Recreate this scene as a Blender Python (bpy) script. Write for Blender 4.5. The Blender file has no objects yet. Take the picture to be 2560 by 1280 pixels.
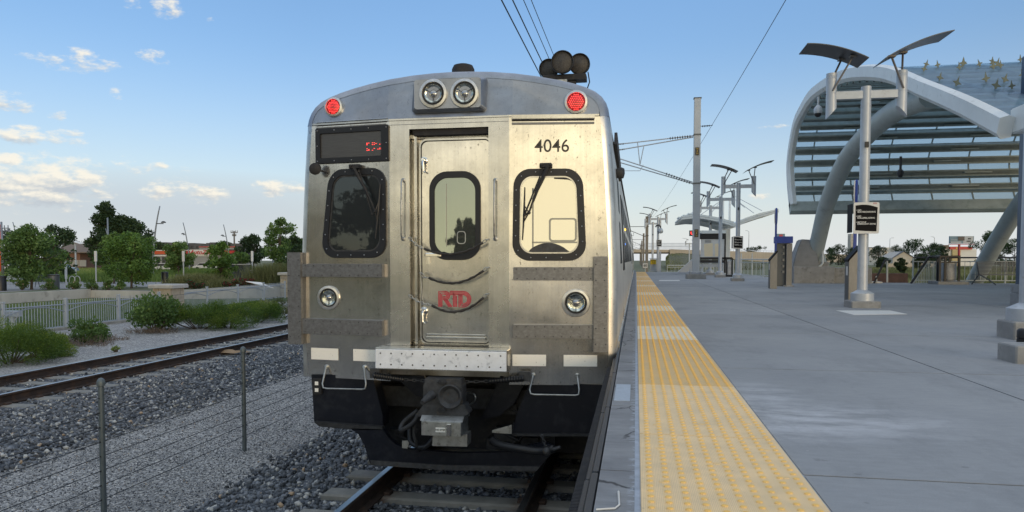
import bpy, bmesh, math, random
import numpy as np
from mathutils import Vector, Matrix
R = math.radians
random.seed(7)
sc = bpy.context.scene
col = sc.collection

# ------------------------------------------------------------------ camera
F = 1776.0; VY = 721.0; PITCH = 2.3; YAW = 9.9; EYE = 0.84
cd = bpy.data.cameras.new('camera'); cam = bpy.data.objects.new('camera', cd); col.objects.link(cam)
cam.location = (0, 0, EYE); cam.rotation_euler = (R(90 - PITCH), 0, R(YAW))
cd.sensor_width = 36; cd.lens = 36 * F / 2560; cd.shift_y = (VY - 640) / 2560
cd.clip_start = 0.05; cd.clip_end = 4000
sc.camera = cam

# ------------------------------------------------------------------ sun, world, exposure
SUN_EL = 5.0; SUN_AZ = 142.0        # azimuth clockwise from +Y (down the track): the low sun stands behind the camera
sd = bpy.data.lights.new('sun', 'SUN'); sun = bpy.data.objects.new('sun', sd); col.objects.link(sun)
sd.energy = 0.3; sd.angle = R(14); sd.color = (1.0, 0.74, 0.45)
sv = Vector((math.sin(R(SUN_AZ)) * math.cos(R(SUN_EL)), math.cos(R(SUN_AZ)) * math.cos(R(SUN_EL)), math.sin(R(SUN_EL))))
sun.rotation_euler = sv.to_track_quat('Z', 'Y').to_euler(); sun.location = sv * 50

wd = bpy.data.worlds.new('World'); sc.world = wd; wd.use_nodes = True
nt = wd.node_tree; nt.nodes.clear()
def N(t, **k):
    n = nt.nodes.new(t)
    for a, b in k.items(): setattr(n, a, b)
    return n
def M_(op, a, b=None, c=None, clamp=False):
    n = N('ShaderNodeMath', operation=op, use_clamp=clamp)
    for i, v in enumerate((a, b, c)):
        if v is None: continue
        if isinstance(v, (int, float)): n.inputs[i].default_value = v
        else: nt.links.new(v, n.inputs[i])
    return n.outputs[0]
def MIX(f, a, b, bt='MIX'):
    n = N('ShaderNodeMix', data_type='RGBA', blend_type=bt)
    for i, v in ((0, f), (6, a), (7, b)):
        if isinstance(v, (int, float)): n.inputs[i].default_value = v
        elif isinstance(v, tuple): n.inputs[i].default_value = v + (1,)
        else: nt.links.new(v, n.inputs[i])
    return n.outputs[2]
out = N('ShaderNodeOutputWorld'); bg = N('ShaderNodeBackground')
sky = N('ShaderNodeTexSky', sky_type='NISHITA', sun_disc=False, sun_elevation=R(SUN_EL), sun_rotation=R(SUN_AZ),
        altitude=1600, air_density=1.0, dust_density=1.2, ozone_density=2.0)
tc = N('ShaderNodeTexCoord'); sep = N('ShaderNodeSeparateXYZ'); nt.links.new(tc.outputs['Generated'], sep.inputs[0])
dx, dy, dz = sep.outputs
az = M_('MULTIPLY', M_('ARCTAN2', dx, dy), 57.2958); el = M_('MULTIPLY', M_('ARCSINE', dz), 57.2958)
hz = M_('DIVIDE', el, 20.0, clamp=True)
tint = MIX(hz, (0.49, 0.39, 0.385), (0.58, 0.56, 0.60))
g = MIX(1.0, sky.outputs[0], tint, 'MULTIPLY')
fr = M_('ADD', M_('MULTIPLY', dy, 1.6), .45, clamp=True)                       # pale eastern horizon, the western one stays golden
hf = M_('MULTIPLY', M_('POWER', M_('SUBTRACT', 1.0, M_('DIVIDE', M_('MAXIMUM', el, 0.0), 17.0, clamp=True)), 1.8), fr)
g = MIX(M_('MULTIPLY', hf, .93), g, (1.50, 1.62, 1.74))
zf = M_('DIVIDE', M_('SUBTRACT', el, 20.0), 22.0, clamp=True)                      # brightness added to the unseen upper sky to lift the ambient light
g = MIX(M_('MULTIPLY', zf, .8), g, (1.80, 1.98, 2.30))
ev = M_('ADD', 1.0, M_('MULTIPLY', M_('MULTIPLY', M_('MAXIMUM', M_('MINIMUM', M_('DIVIDE', M_('ADD', az, 8.0), 30.0), 1.0), -.6), M_('ADD', dy, .0, clamp=True)), M_('MULTIPLY', hz, .22)))
sc3 = N('ShaderNodeVectorMath', operation='SCALE'); nt.links.new(g, sc3.inputs[0]); nt.links.new(ev, sc3.inputs['Scale']); g = sc3.outputs[0]
# clouds: each (azimuth, elevation, half width, half height) in degrees of the real sky
def ang(px, py):
    return (math.degrees(math.atan((px - 1280) / F)) - YAW, math.degrees(math.atan((650 - py) / F * math.cos(math.atan((px - 1280) / F)))))
CL = [(90, 470, 230, 62, 1.0), (-60, 430, 130, 60, 1.0), (210, 455, 90, 40, 1.0), (400, 480, 60, 26, .9), (520, 488, 90, 30, .8), (700, 472, 85, 26, 1.0),
      (200, 155, 160, 20, .62), (395, 146, 60, 20, .6), (430, 30, 60, 24, .72), (345, 15, 40, 18, .62), (40, 262, 90, 30, .75), (20,255,60,14,.8), (150,290,40,16,.6), (60,350,110,14,.85), (180,336,60,8,.8), (20,400,60,20,1.0), (150,440,120,40,.9), (120,500,110,18,.7), (480,470,90,16,.7), (110, 345, 150, 22, .7), (410, 415, 80, 12, .6),
      (530, 57, 20, 10, .6), (1935, 320, 60, 12, .55), (1900, 490, 50, 14, .6), (250, 420, 330, 25, .45),(300, 245, 30, 22, .45)]
def clouds(dv):
    wc = N('ShaderNodeCombineXYZ'); nt.links.new(az, wc.inputs[0]); nt.links.new(M_('MULTIPLY', el, 2.2), wc.inputs[1])
    def noise(sc_, det, off=0.0, rough=.6):
        n = N('ShaderNodeTexNoise'); n.inputs['Scale'].default_value = sc_; n.inputs['Detail'].default_value = det; n.inputs['Roughness'].default_value = rough
        v = N('ShaderNodeVectorMath', operation='ADD'); nt.links.new(wc.outputs[0], v.inputs[0]); v.inputs[1].default_value = (off, off * 1.7, dv)
        nt.links.new(v.outputs[0], n.inputs['Vector']); return n.outputs[0]
    tot = None; bot = None
    for (px, py, rx, ry, w) in CL:
        a0, e0 = ang(px, py); a1, e1 = ang(px + rx, py - ry); ra = a1 - a0; re = e1 - e0
        u = M_('DIVIDE', M_('SUBTRACT', az, a0), ra); v = M_('DIVIDE', M_('SUBTRACT', el, e0), re)
        q = M_('ADD', M_('MULTIPLY', u, u), M_('MULTIPLY', v, v))
        m = M_('MULTIPLY', M_('SUBTRACT', 1.0, q, clamp=True), w)
        hv = M_('MULTIPLY', m, v)
        tot = m if tot is None else M_('MAXIMUM', tot, m)
        bot = hv if bot is None else M_('ADD', bot, hv)
    n1 = noise(0.75, 9); n2 = noise(0.75, 9, .2)
    d = M_('ADD', M_('MULTIPLY', M_('SUBTRACT', n1, 0.5), 3.4), M_('MULTIPLY', tot, 1.5))
    dens = N('ShaderNodeMapRange', interpolation_type='SMOOTHSTEP'); nt.links.new(d, dens.inputs[0]); dens.inputs[1].default_value = .45; dens.inputs[2].default_value = 1.5
    fac = M_('MULTIPLY', dens.outputs[0], M_('MULTIPLY', tot, 3.0, clamp=True))
    lit = M_('ADD', M_('MULTIPLY', M_('SUBTRACT', n1, n2), 2.6), M_('ADD', M_('MULTIPLY', bot, 1.3), .72), clamp=True)
    return fac, lit
fac, lit = clouds(3.7)
cc = MIX(lit, (1.08, 1.18, 1.28), (2.0, 1.88, 1.62))
# lavender band of far stratus low over the left horizon
bu = M_('DIVIDE', M_('SUBTRACT', az, -36.0), 22.0); bv = M_('DIVIDE', M_('SUBTRACT', el, 3.4), 3.4)
bm = M_('SUBTRACT', 1.0, M_('ADD', M_('MULTIPLY', bu, bu), M_('MULTIPLY', bv, bv)), clamp=True)
g = MIX(M_('MULTIPLY', bm, .7), g, (1.08, 1.20, 1.36))
g = MIX(M_('MULTIPLY', fac, .92), g, cc)
bk = M_('MULTIPLY', M_('SUBTRACT', M_('MULTIPLY', dy, -1.0), .12), 2.2, clamp=True)      # unseen sky behind the camera dimmed to tame the glare mirrored by the train
g = MIX(bk, g, MIX(1.0, g, (3.0, 2.5, 1.65), 'DARKEN'))
lo = M_('MULTIPLY', M_('SUBTRACT', 1.0, M_('DIVIDE', M_('MAXIMUM', el, 0.0), 26.0, clamp=True)), bk)
gz = M_('SUBTRACT', 1.0, M_('DIVIDE', M_('ABSOLUTE', M_('SUBTRACT', M_('MODULO', M_('ADD', az, 360.0), 360.0), 170.0)), 62.0, clamp=True))
g = MIX(M_('MULTIPLY', M_('MULTIPLY', lo, gz), 1.6, clamp=True), g, (3.5, 3.0, 1.95))
nt.links.new(g, bg.inputs[0]); bg.inputs[1].default_value = 0.15
nt.links.new(bg.outputs[0], out.inputs[0])
sc.view_settings.view_transform = 'Standard'; sc.view_settings.look = 'None'; sc.view_settings.gamma = 1.0
sc.view_settings.exposure = 1.72
sc.cycles.max_bounces = 6; sc.cycles.transparent_max_bounces = 12

# ------------------------------------------------------------------ pixel -> world helpers (pixels of the 2560 x 1280 photograph)
CR = cam.rotation_euler.to_matrix()
def ray(px, py): return (CR @ Vector(((px - 1280) / F, -(py - VY) / F, -1.0)))
def atY(px, py, Y):
    d = ray(px, py); t = Y / d.y; return Vector((d.x * t, Y, EYE + d.z * t))
def atX(px, py, X):
    d = ray(px, py); t = X / d.x; return Vector((X, d.y * t, EYE + d.z * t))
def atZ(px, py, Z=0.0):
    d = ray(px, py); t = (Z - EYE) / d.z; return Vector((d.x * t, d.y * t, Z))

# ------------------------------------------------------------------ materials
MAT = {}
def mat(name, color, rough=.6, metal=0.0, noise=None, bump=None, spec=None, emit=None, alpha=None, trans=None, coat=None, detail=None):
    """noise=(scale, amount[, (sx,sy,sz)]) varies the colour; bump=(scale, strength, distance[, (sx,sy,sz)]); detail=(color2, scale, lo, hi) adds patches"""
    if name in MAT: return MAT[name]
    m = bpy.data.materials.new(name); m.use_nodes = True; t = m.node_tree; b = t.nodes['Principled BSDF']
    b.inputs['Base Color'].default_value = tuple(color) + (1,); b.inputs['Roughness'].default_value = rough; b.inputs['Metallic'].default_value = metal
    if spec is not None: b.inputs['Specular IOR Level'].default_value = spec
    if emit: b.inputs['Emission Color'].default_value = tuple(emit[0]) + (1,); b.inputs['Emission Strength'].default_value = emit[1]
    if alpha is not None: b.inputs['Alpha'].default_value = alpha
    if trans is not None: b.inputs['Transmission Weight'].default_value = trans
    if coat is not None: b.inputs['Coat Weight'].default_value = coat
    tcn = t.nodes.new('ShaderNodeTexCoord')
    def nz(sc_, strch=None, det=6, rg=.6):
        mp = t.nodes.new('ShaderNodeMapping'); t.links.new(tcn.outputs['Object'], mp.inputs[0]); mp.inputs['Scale'].default_value = strch or (1, 1, 1)
        n = t.nodes.new('ShaderNodeTexNoise'); n.inputs['Scale'].default_value = sc_; n.inputs['Detail'].default_value = det; n.inputs['Roughness'].default_value = rg
        t.links.new(mp.outputs[0], n.inputs['Vector']); return n.outputs[0]
    cur = None
    def ramp(v, lo, hi, a, c):
        r = t.nodes.new('ShaderNodeMapRange'); t.links.new(v, r.inputs[0]); r.inputs[1].default_value = lo; r.inputs[2].default_value = hi; r.inputs[3].default_value = a; r.inputs[4].default_value = c; return r.outputs[0]
    def mix(f, a, c, bt='MIX'):
        x = t.nodes.new('ShaderNodeMix'); x.data_type = 'RGBA'; x.blend_type = bt
        for i, v in ((0, f), (6, a), (7, c)):
            if isinstance(v, (int, float)): x.inputs[i].default_value = v
            elif isinstance(v, (tuple, list)): x.inputs[i].default_value = tuple(v) + (1,)
            else: t.links.new(v, x.inputs[i])
        return x.outputs[2]
    if noise:
        f = ramp(nz(noise[0], noise[2] if len(noise) > 2 else None), .3, .7, 1 - noise[1], 1 + noise[1])
        cur = mix(1.0, tuple(color), f, 'MULTIPLY')
    if detail:
        for (c2, s2, lo, hi) in (detail if isinstance(detail, list) else [detail]):
            cur = mix(ramp(nz(s2, None, 8, .65), lo, hi, 0, 1), cur if cur is not None else tuple(color), c2)
    if cur is not None: t.links.new(cur, b.inputs['Base Color'])
    if bump:
        bp = t.nodes.new('ShaderNodeBump'); bp.inputs['Strength'].default_value = bump[1]; bp.inputs['Distance'].default_value = bump[2]
        t.links.new(nz(bump[0], bump[3] if len(bump) > 3 else None), bp.inputs['Height']); t.links.new(bp.outputs[0], b.inputs['Normal'])
    m['x'] = 1; MAT[name] = m; return m

def steel_mat(name, c, rough, streak=.06, speck=.35, bumpd=.004, grime_shade=None):
    """brushed stainless steel: vertical streaks, dull cloudy patches, small dark specks of grime, slightly oil-canned sheet"""
    m = bpy.data.materials.new(name); m.use_nodes = True; t = m.node_tree; b = t.nodes['Principled BSDF']; MAT[name] = m
    L = t.links.new
    tcn = t.nodes.new('ShaderNodeTexCoord')
    def nz(s, st=(1, 1, 1), det=5, rg=.6, off=(0, 0, 0)):
        mp = t.nodes.new('ShaderNodeMapping'); L(tcn.outputs['Object'], mp.inputs[0]); mp.inputs['Scale'].default_value = st; mp.inputs['Location'].default_value = off
        n = t.nodes.new('ShaderNodeTexNoise'); n.inputs['Scale'].default_value = s; n.inputs['Detail'].default_value = det; n.inputs['Roughness'].default_value = rg; L(mp.outputs[0], n.inputs['Vector']); return n.outputs[0]
    def ramp(v, lo, hi, a, c):
        r = t.nodes.new('ShaderNodeMapRange'); L(v, r.inputs[0]); r.inputs[1].default_value = lo; r.inputs[2].default_value = hi; r.inputs[3].default_value = a; r.inputs[4].default_value = c; return r.outputs[0]
    def mix(f, a, c, bt='MIX'):
        x = t.nodes.new('ShaderNodeMix'); x.data_type = 'RGBA'; x.blend_type = bt
        for i, v in ((0, f), (6, a), (7, c)):
            if isinstance(v, (int, float)): x.inputs[i].default_value = v
            elif isinstance(v, (tuple, list)): x.inputs[i].default_value = tuple(v) + (1,)
            else: L(v, x.inputs[i])
        return x.outputs[2]
    cur = mix(1.0, c, ramp(nz(1.0, (60, 60, .8), 3), .3, .7, 1 - streak, 1 + streak), 'MULTIPLY')
    cur = mix(1.0, cur, ramp(nz(2.3, (1, 1, 1.2), 7, .68), .3, .7, .72, 1.12), 'MULTIPLY')
    cur = mix(ramp(nz(34, (1, 1, .55), 5, .7), .63, .69, 0, speck), cur, (.07, .06, .045))
    cur = mix(ramp(nz(90, (1, 1, .8), 2, .5, (3, 1, 2)), .68, .72, 0, speck), cur, (.06, .05, .04))
    if grime_shade:  # grime deepened to paint in the dark mirrored ground on the lower sheet, with a ragged edge of its own
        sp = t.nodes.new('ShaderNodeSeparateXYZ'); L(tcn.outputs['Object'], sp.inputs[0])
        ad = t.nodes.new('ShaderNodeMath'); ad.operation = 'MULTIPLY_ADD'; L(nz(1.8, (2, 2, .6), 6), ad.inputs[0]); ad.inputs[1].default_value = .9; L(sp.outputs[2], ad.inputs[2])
        cur = mix(ramp(ad.outputs[0], grime_shade[0], grime_shade[1], grime_shade[2], 0), cur, (.15, .14, .125))
    L(cur, b.inputs['Base Color']); b.inputs['Metallic'].default_value = 1.0 if not grime_shade else .93
    L(ramp(nz(3.0, (1, 1, 1), 6), .3, .7, rough * .8, rough * 1.25), b.inputs['Roughness'])
    b.inputs['Anisotropic'].default_value = .3
    bp = t.nodes.new('ShaderNodeBump'); bp.inputs['Strength'].default_value = .5; bp.inputs['Distance'].default_value = bumpd
    L(nz(1.6, (1.3, 1.3, 1), 2), bp.inputs['Height']); L(bp.outputs[0], b.inputs['Normal'])
    return m

# ------------------------------------------------------------------ mesh builder
ORG = {}
class MB:
    def __init__(s): s.v = []; s.f = []
    def poly(s, pts):
        b = len(s.v); s.v += [tuple(p) for p in pts]; s.f.append(tuple(range(b, b + len(pts)))); return s
    def mesh(s, vs, fs):
        b = len(s.v); s.v += [tuple(p) for p in vs]; s.f += [tuple(i + b for i in f) for f in fs]; return s
    def box(s, x0, x1, y0, y1, z0, z1, M=None):
        vs = [(x, y, z) for z in (z0, z1) for y in (y0, y1) for x in (x0, x1)]
        if M: vs = [M @ Vector(v) for v in vs]
        return s.mesh(vs, [(0, 2, 3, 1), (4, 5, 7, 6), (0, 1, 5, 4), (2, 6, 7, 3), (0, 4, 6, 2), (1, 3, 7, 5)])
    def cbox(s, x0, x1, y0, y1, z0, z1, c=.01, M=None):
        """box with chamfered vertical and top edges"""
        def ring(i, z): return [(x0 + c + i, y0 + i, z), (x1 - c - i, y0 + i, z), (x1 - i, y0 + c + i, z), (x1 - i, y1 - c - i, z), (x1 - c - i, y1 - i, z), (x0 + c + i, y1 - i, z), (x0 + i, y1 - c - i, z), (x0 + i, y0 + c + i, z)]
        rs = [ring(0, z0), ring(0, z1 - c), ring(c * .6, z1)]
        if M: rs = [[M @ Vector(v) for v in r] for r in rs]
        return s.loft(rs, True, True)
    def loft(s, rings, closed=True, caps=True):
        b = len(s.v); n = len(rings[0])
        for r in rings: s.v += [tuple(p) for p in r]
        for i in range(len(rings) - 1):
            for j in range(n if closed else n - 1):
                k = (j + 1) % n
                s.f.append((b + i * n + j, b + i * n + k, b + (i + 1) * n + k, b + (i + 1) * n + j))
        if caps and closed:
            s.f.append(tuple(b + j for j in reversed(range(n)))); s.f.append(tuple(b + (len(rings) - 1) * n + j for j in range(n)))
        return s
    def tube(s, pts, r, n=8, caps=True):
        pts = [Vector(p) for p in pts]; rs = r if isinstance(r, (list, tuple)) else [r] * len(pts)
        up = None; rings = []
        for i, p in enumerate(pts):
            a = pts[max(i - 1, 0)]; c = pts[min(i + 1, len(pts) - 1)]; t = (c - a).normalized()
            if up is None:
                up = Vector((0, 0, 1)) if abs(t.z) < .9 else Vector((1, 0, 0))
            x = t.cross(up).normalized(); y = x.cross(t).normalized(); up = y
            rings.append([p + (x * math.cos(q) + y * math.sin(q)) * rs[i] for q in [2 * math.pi * k / n for k in range(n)]])
        return s.loft(rings, True, caps)
    def prism(s, poly, fa, fb):
        """closed polygon of 2-D points, mapped to 3-D by fa (one side) and fb (other side)"""
        a = [fa(*p) for p in poly]; c = [fb(*p) for p in poly]; return s.loft([a, c], True, True)
    def ringprism(s, outer, inner, fa, fb):
        n = len(outer); b = len(s.v)
        for f_ in (fa, fb):
            s.v += [tuple(f_(*p)) for p in outer]; s.v += [tuple(f_(*p)) for p in inner]
        for j in range(n):
            k = (j + 1) % n
            s.f.append((b + j, b + k, b + n + k, b + n + j))
            s.f.append((b + 2 * n + j, b + 3 * n + j, b + 3 * n + k, b + 2 * n + k))
            s.f.append((b + j, b + 2 * n + j, b + 2 * n + k, b + k))
            s.f.append((b + n + j, b + n + k, b + 3 * n + k, b + 3 * n + j))
        return s
    def lathe(s, prof, M, n=24, caps=True):
        """prof: (radius, height) list, M maps local (x,y,z) with z the axis"""
        rings = [[M @ Vector((r * math.cos(2 * math.pi * k / n), r * math.sin(2 * math.pi * k / n), h)) for k in range(n)] for r, h in prof]
        return s.loft(rings, True, caps)
    def ico(s, c, r, sub=1, sq=(1, 1, 1)):
        bm = bmesh.new(); bmesh.ops.create_icosphere(bm, subdivisions=sub, radius=1)
        s.mesh([(c[0] + v.co.x * r * sq[0], c[1] + v.co.y * r * sq[1], c[2] + v.co.z * r * sq[2]) for v in bm.verts], [[v.index for v in f.verts] for f in bm.faces]); bm.free(); return s
    def build(s, name, m, parent=None, loc=None, smooth=False, auto=None, bevel=None, fix=True):
        o0 = ORG[parent.name] if parent is not None else Vector(loc or (0, 0, 0))
        me = bpy.data.meshes.new(name)
        me.from_pydata([(v[0] - o0.x, v[1] - o0.y, v[2] - o0.z) for v in s.v], [], s.f)
        if fix:
            bm = bmesh.new(); bm.from_mesh(me); bmesh.ops.recalc_face_normals(bm, faces=bm.faces)
            if bevel: bmesh.ops.bevel(bm, geom=[e for e in bm.edges if len(e.link_faces) == 2 and e.calc_face_angle(0) > .5], offset=bevel, segments=2, affect='EDGES')
            bm.to_mesh(me); bm.free()
        o = bpy.data.objects.new(name, me); col.objects.link(o); me.materials.append(m if not isinstance(m, str) else MAT[m])
        if smooth or auto:
            me.polygons.foreach_set('use_smooth', [True] * len(me.polygons))
            if auto: me.set_sharp_from_angle(angle=R(auto))
        if parent is not None: o.parent = parent
        else: o.location = o0
        ORG[o.name] = o0
        return o
def npmesh(name, V, Fc, m, loc=(0, 0, 0), parent=None, smooth=False, attr=None):
    """fast mesh from numpy: V (n,3) floats, Fc (m,k) ints"""
    o0 = ORG[parent.name] if parent is not None else Vector(loc)
    V = V - np.array(o0[:])
    me = bpy.data.meshes.new(name); me.vertices.add(len(V)); me.vertices.foreach_set('co', V.astype(np.float32).ravel())
    k = Fc.shape[1]; me.loops.add(Fc.size); me.loops.foreach_set('vertex_index', Fc.astype(np.int32).ravel())
    me.polygons.add(len(Fc)); me.polygons.foreach_set('loop_start', np.arange(0, Fc.size, k, dtype=np.int32))
    if smooth: me.polygons.foreach_set('use_smooth', np.ones(len(Fc), bool))
    me.update(calc_edges=True)
    if attr is not None:
        a = me.attributes.new('tone', 'FLOAT', 'POINT'); a.data.foreach_set('value', attr.astype(np.float32))
    me.materials.append(MAT[m] if isinstance(m, str) else m)
    o = bpy.data.objects.new(name, me); col.objects.link(o)
    if parent is not None: o.parent = parent
    else: o.location = o0
    ORG[o.name] = o0; return o

def tag(o, label=None, cat=None, group=None, kind=None):
    for k, v in (('label', label), ('category', cat), ('group', group), ('kind', kind)):
        if v: o[k] = v
    return o
def thing(name, label, cat, loc, group=None):
    o = bpy.data.objects.new(name, None); col.objects.link(o); o.location = loc; o.empty_display_size = .2
    ORG[o.name] = Vector(loc); return tag(o, label, cat, group)
def copy_tree(o, loc=None, label=None, parent=None, rz=None):
    c = o.copy(); col.objects.link(c)
    if parent is not None: c.parent = parent
    if loc is not None: c.location = loc; ORG[c.name] = Vector(loc)
    if rz is not None: c.rotation_euler.z = rz
    if label: c['label'] = label
    for ch in list(o.children):
        copy_tree(ch, None, None, c)
    return c
def text_mesh(txt, size, depth=.002, offset=0.0, shear=0.0, align='CENTER', space=1.0, line=1.0):
    cu = bpy.data.curves.new('txt', 'FONT'); cu.body = txt; cu.size = size; cu.extrude = depth; cu.offset = offset; cu.shear = shear
    cu.align_x = align; cu.align_y = 'CENTER'; cu.space_character = space; cu.space_line = line
    o = bpy.data.objects.new('txt', cu); col.objects.link(o)
    dg = bpy.context.evaluated_depsgraph_get(); dg.update(); me = bpy.data.meshes.new_from_object(o.evaluated_get(dg))
    vs = [v.co.copy() for v in me.vertices]; fs = [tuple(p.vertices) for p in me.polygons]
    bpy.data.objects.remove(o); bpy.data.curves.remove(cu); bpy.data.meshes.remove(me)
    return vs, fs
def text(mb, txt, size, fn, sx=1.0, **k):
    """text laid out in (u, v) and mapped to the world by fn(u, v, w)"""
    vs, fs = text_mesh(txt, size, **k); mb.mesh([fn(v.x * sx, v.y, v.z) for v in vs], fs); return mb
def rrect(cx, cy, w, h, r, n=6):
    pts = []
    for (sx, sy, a0) in ((1, 1, 0), (-1, 1, 90), (-1, -1, 180), (1, -1, 270)):
        for k in range(n + 1):
            a = R(a0 + 90 * k / n); pts.append((cx + sx * (w / 2 - r) + r * math.cos(a), cy + sy * (h / 2 - r) + r * math.sin(a)))
    return pts
def circ(cx, cy, r, n=28): return [(cx + r * math.cos(2 * math.pi * k / n), cy + r * math.sin(2 * math.pi * k / n)) for k in range(n)]
def frame(origin, zaxis, up=(0, 0, 1)):
    z = Vector(zaxis).normalized(); x = Vector(up).cross(z)
    if x.length < 1e-4: x = Vector((1, 0, 0))
    x.normalize(); y = z.cross(x); M = Matrix((x, y, z)).transposed().to_4x4(); M.translation = Vector(origin); return M

# ------------------------------------------------------------------ the train
steel_mat('steel', (.74, .72, .68), .19, speck=.8, grime_shade=(.25, 1.45, .78))
steel_mat('steel_door', (.72, .70, .65), .22, speck=.9, grime_shade=(.2, 1.4, .66))
steel_mat('steel_frame', (.60, .595, .57), .26, speck=.5)
steel_mat('cowl', (.36, .38, .41), .42, streak=.02, speck=.45)
mat('rubber', (.012, .013, .016), .45, bump=(60, .3, .002))
steel_mat('steel_body', (.66, .65, .62), .36, speck=.6, grime_shade=(.2, 1.3, .6)); mat('black_paint', (.008, .010, .017), .30, detail=((.03, .033, .04), 9, .5, .8), spec=.35)
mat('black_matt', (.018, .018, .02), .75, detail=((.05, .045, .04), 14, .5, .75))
mat('iron', (.062, .064, .068), .6, .3, noise=(18, .4), bump=(50, .4, .003), detail=((.10, .075, .05), 11, .55, .75))
mat('iron_dark', (.035, .036, .039), .65, .2, noise=(18, .4), bump=(50, .4, .003))
mat('dull_alu', (.42, .43, .42), .42, .85, noise=(14, .2), detail=((.15, .14, .12), 20, .55, .7))
mat('guard_mat', (.21, .212, .215), .40, .5, noise=(40, .18, (1, 1, 2.2)), bump=(70, .4, .003), detail=[((.15, .15, .148), 30, .45, .70), ((.25, .25, .25), 80, .60, .72)])
mat('chrome', (.80, .79, .76), .16, 1.0, noise=(20, .12))
mat('ring_alu', (.68, .67, .64), .30, .9, noise=(30, .15))
mat('bowl', (.60, .62, .56), .08, 1.0, noise=(26, .6), bump=(22, .8, .006)); mat('white_plate', (.78, .82, .88), .5, noise=(7, .1), detail=((.36, .39, .44), 16, .58, .74))
mat('reflector', (.95, .93, .86), .45, detail=((.45, .42, .36), 60, .62, .68))
mat('logo_red', (.50, .06, .08), .5, noise=(40, .25))
mat('letter_dark', (.05, .045, .035), .5)
mat('sleeve', (.03, .028, .027), .7, noise=(50, .5), bump=(70, .8, .004))
mat('led_red', (.5, .01, .01), .3, emit=((1.0, .06, .05), 1.0))
mat('lens_red', (.12, .003, .005), .3, emit=((1.0, .01, .015), .06), coat=.5)
mat('display_glass', (.06, .06, .062), .25, noise=(60, .3, (.1, 1, 6)), coat=.3)
mat('amber', (.8, .4, .02), .4, emit=((1, .5, .05), 1.0)); mat('blue_lamp', (.03, .15, .7), .4, emit=((.1, .3, 1), .8))
def glass_mat(name, base, refl, tint=(1, 1, 1), rough=.02):
    m = bpy.data.materials.new(name); m.use_nodes = True; t = m.node_tree; b = t.nodes['Principled BSDF']; o = t.nodes['Material Output']
    b.inputs['Base Color'].default_value = base + (1,); b.inputs['Roughness'].default_value = .35
    gl = t.nodes.new('ShaderNodeBsdfGlossy'); gl.inputs['Color'].default_value = tint + (1,); gl.inputs['Roughness'].default_value = rough
    nn = t.nodes.new('ShaderNodeTexNoise'); nn.inputs['Scale'].default_value = 2.2; bp = t.nodes.new('ShaderNodeBump'); bp.inputs['Distance'].default_value = .0015; bp.inputs['Strength'].default_value = .5
    t.links.new(nn.outputs[0], bp.inputs['Height']); t.links.new(bp.outputs[0], gl.inputs['Normal'])
    mx = t.nodes.new('ShaderNodeMixShader'); mx.inputs[0].default_value = refl
    t.links.new(b.outputs[0], mx.inputs[1]); t.links.new(gl.outputs[0], mx.inputs[2]); t.links.new(mx.outputs[0], o.inputs[0]); MAT[name] = m; return m
glass_mat('glass', (.007, .009, .010), .065, (.7, .85, 1.0)); glass_mat('glass_c', (.02, .024, .022), .26, (.85, 1, .95)); glass_mat('glass_r', (.16, .16, .13), .50, (1, 1, .94)); glass_mat('lens', (.10, .10, .10), .35)

XC = -1.70; YF = 6.35; ZS = 2.13
def yf(x): return YF + max(0.0, abs(x - XC) - .565) * .12
def lean(z): return max(0.0, z - ZS) * .22
def FM(o):
    """map (x, z) on the end face, standing o metres proud of it, to the world"""
    return lambda x, z: Vector((x, yf(x) + lean(z) - o, z))
def fx(px, py, o=0.0):
    """photo pixel -> (x, z) on the end face"""
    x = atY(px, py, YF).x
    for _ in range(3): p = atY(px, py, yf(x) - o); x = p.x
    return (p.x, p.z)
def fr(px0, py0, px1, py1, o=0.0):
    a = fx(px0, py0, o); b = fx(px1, py1, o); return ((a[0] + b[0]) / 2, (a[1] + b[1]) / 2, abs(b[0] - a[0]), abs(b[1] - a[1]))

train = thing('commuter_train', 'stainless steel commuter train with red marker lights and black plow stopped along the platform edge', 'train', (XC, YF, -1.27))
prof = [(1.53, -.30), (1.535, .0), (1.535, .5), (1.53, .88), (1.51, 1.3), (1.49, 1.62), (1.47, 1.9), (1.45, ZS), (1.44, 2.20), (1.42, 2.26), (1.38, 2.32), (1.32, 2.37), (1.24, 2.41), (1.12, 2.45), (.98, 2.485), (.80, 2.52), (.60, 2.55), (.38, 2.575), (.18, 2.588), (0, 2.592)]
OL = [(XC - a, z) for a, z in prof] + [(XC + a, z) for a, z in reversed(prof[:-1])]
def inset(d):
    r = []
    for i, (x, z) in enumerate(OL):
        a = Vector(OL[max(i - 1, 0)]); b = Vector(OL[min(i + 1, len(OL) - 1)]); t = (b - a).normalized(); n = Vector((t.y, -t.x))
        r.append((x + n.x * d, z + n.y * d))
    return r
def ring(d, dy): return [(x, yf(x) + lean(z) + dy, z) for x, z in inset(d)]
CARL = 25.6
IN = .075
b = MB(); b.loft([ring(IN, 0), ring(.045, .006), ring(.022, .022), ring(.008, .045), ring(0, .085), [(x, YF + .6 + (.25 if z > ZS else 0), z) for x, z in OL], [(x, YF + CARL, z) for x, z in OL]], closed=False)
b.poly([(x, YF + CARL, z) for x, z in OL])
b.box(XC - 1.5, XC + 1.5, YF + .5, YF + CARL - .02, -.32, -.24)
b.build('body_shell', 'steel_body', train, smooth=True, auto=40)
I0 = inset(IN)
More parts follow.
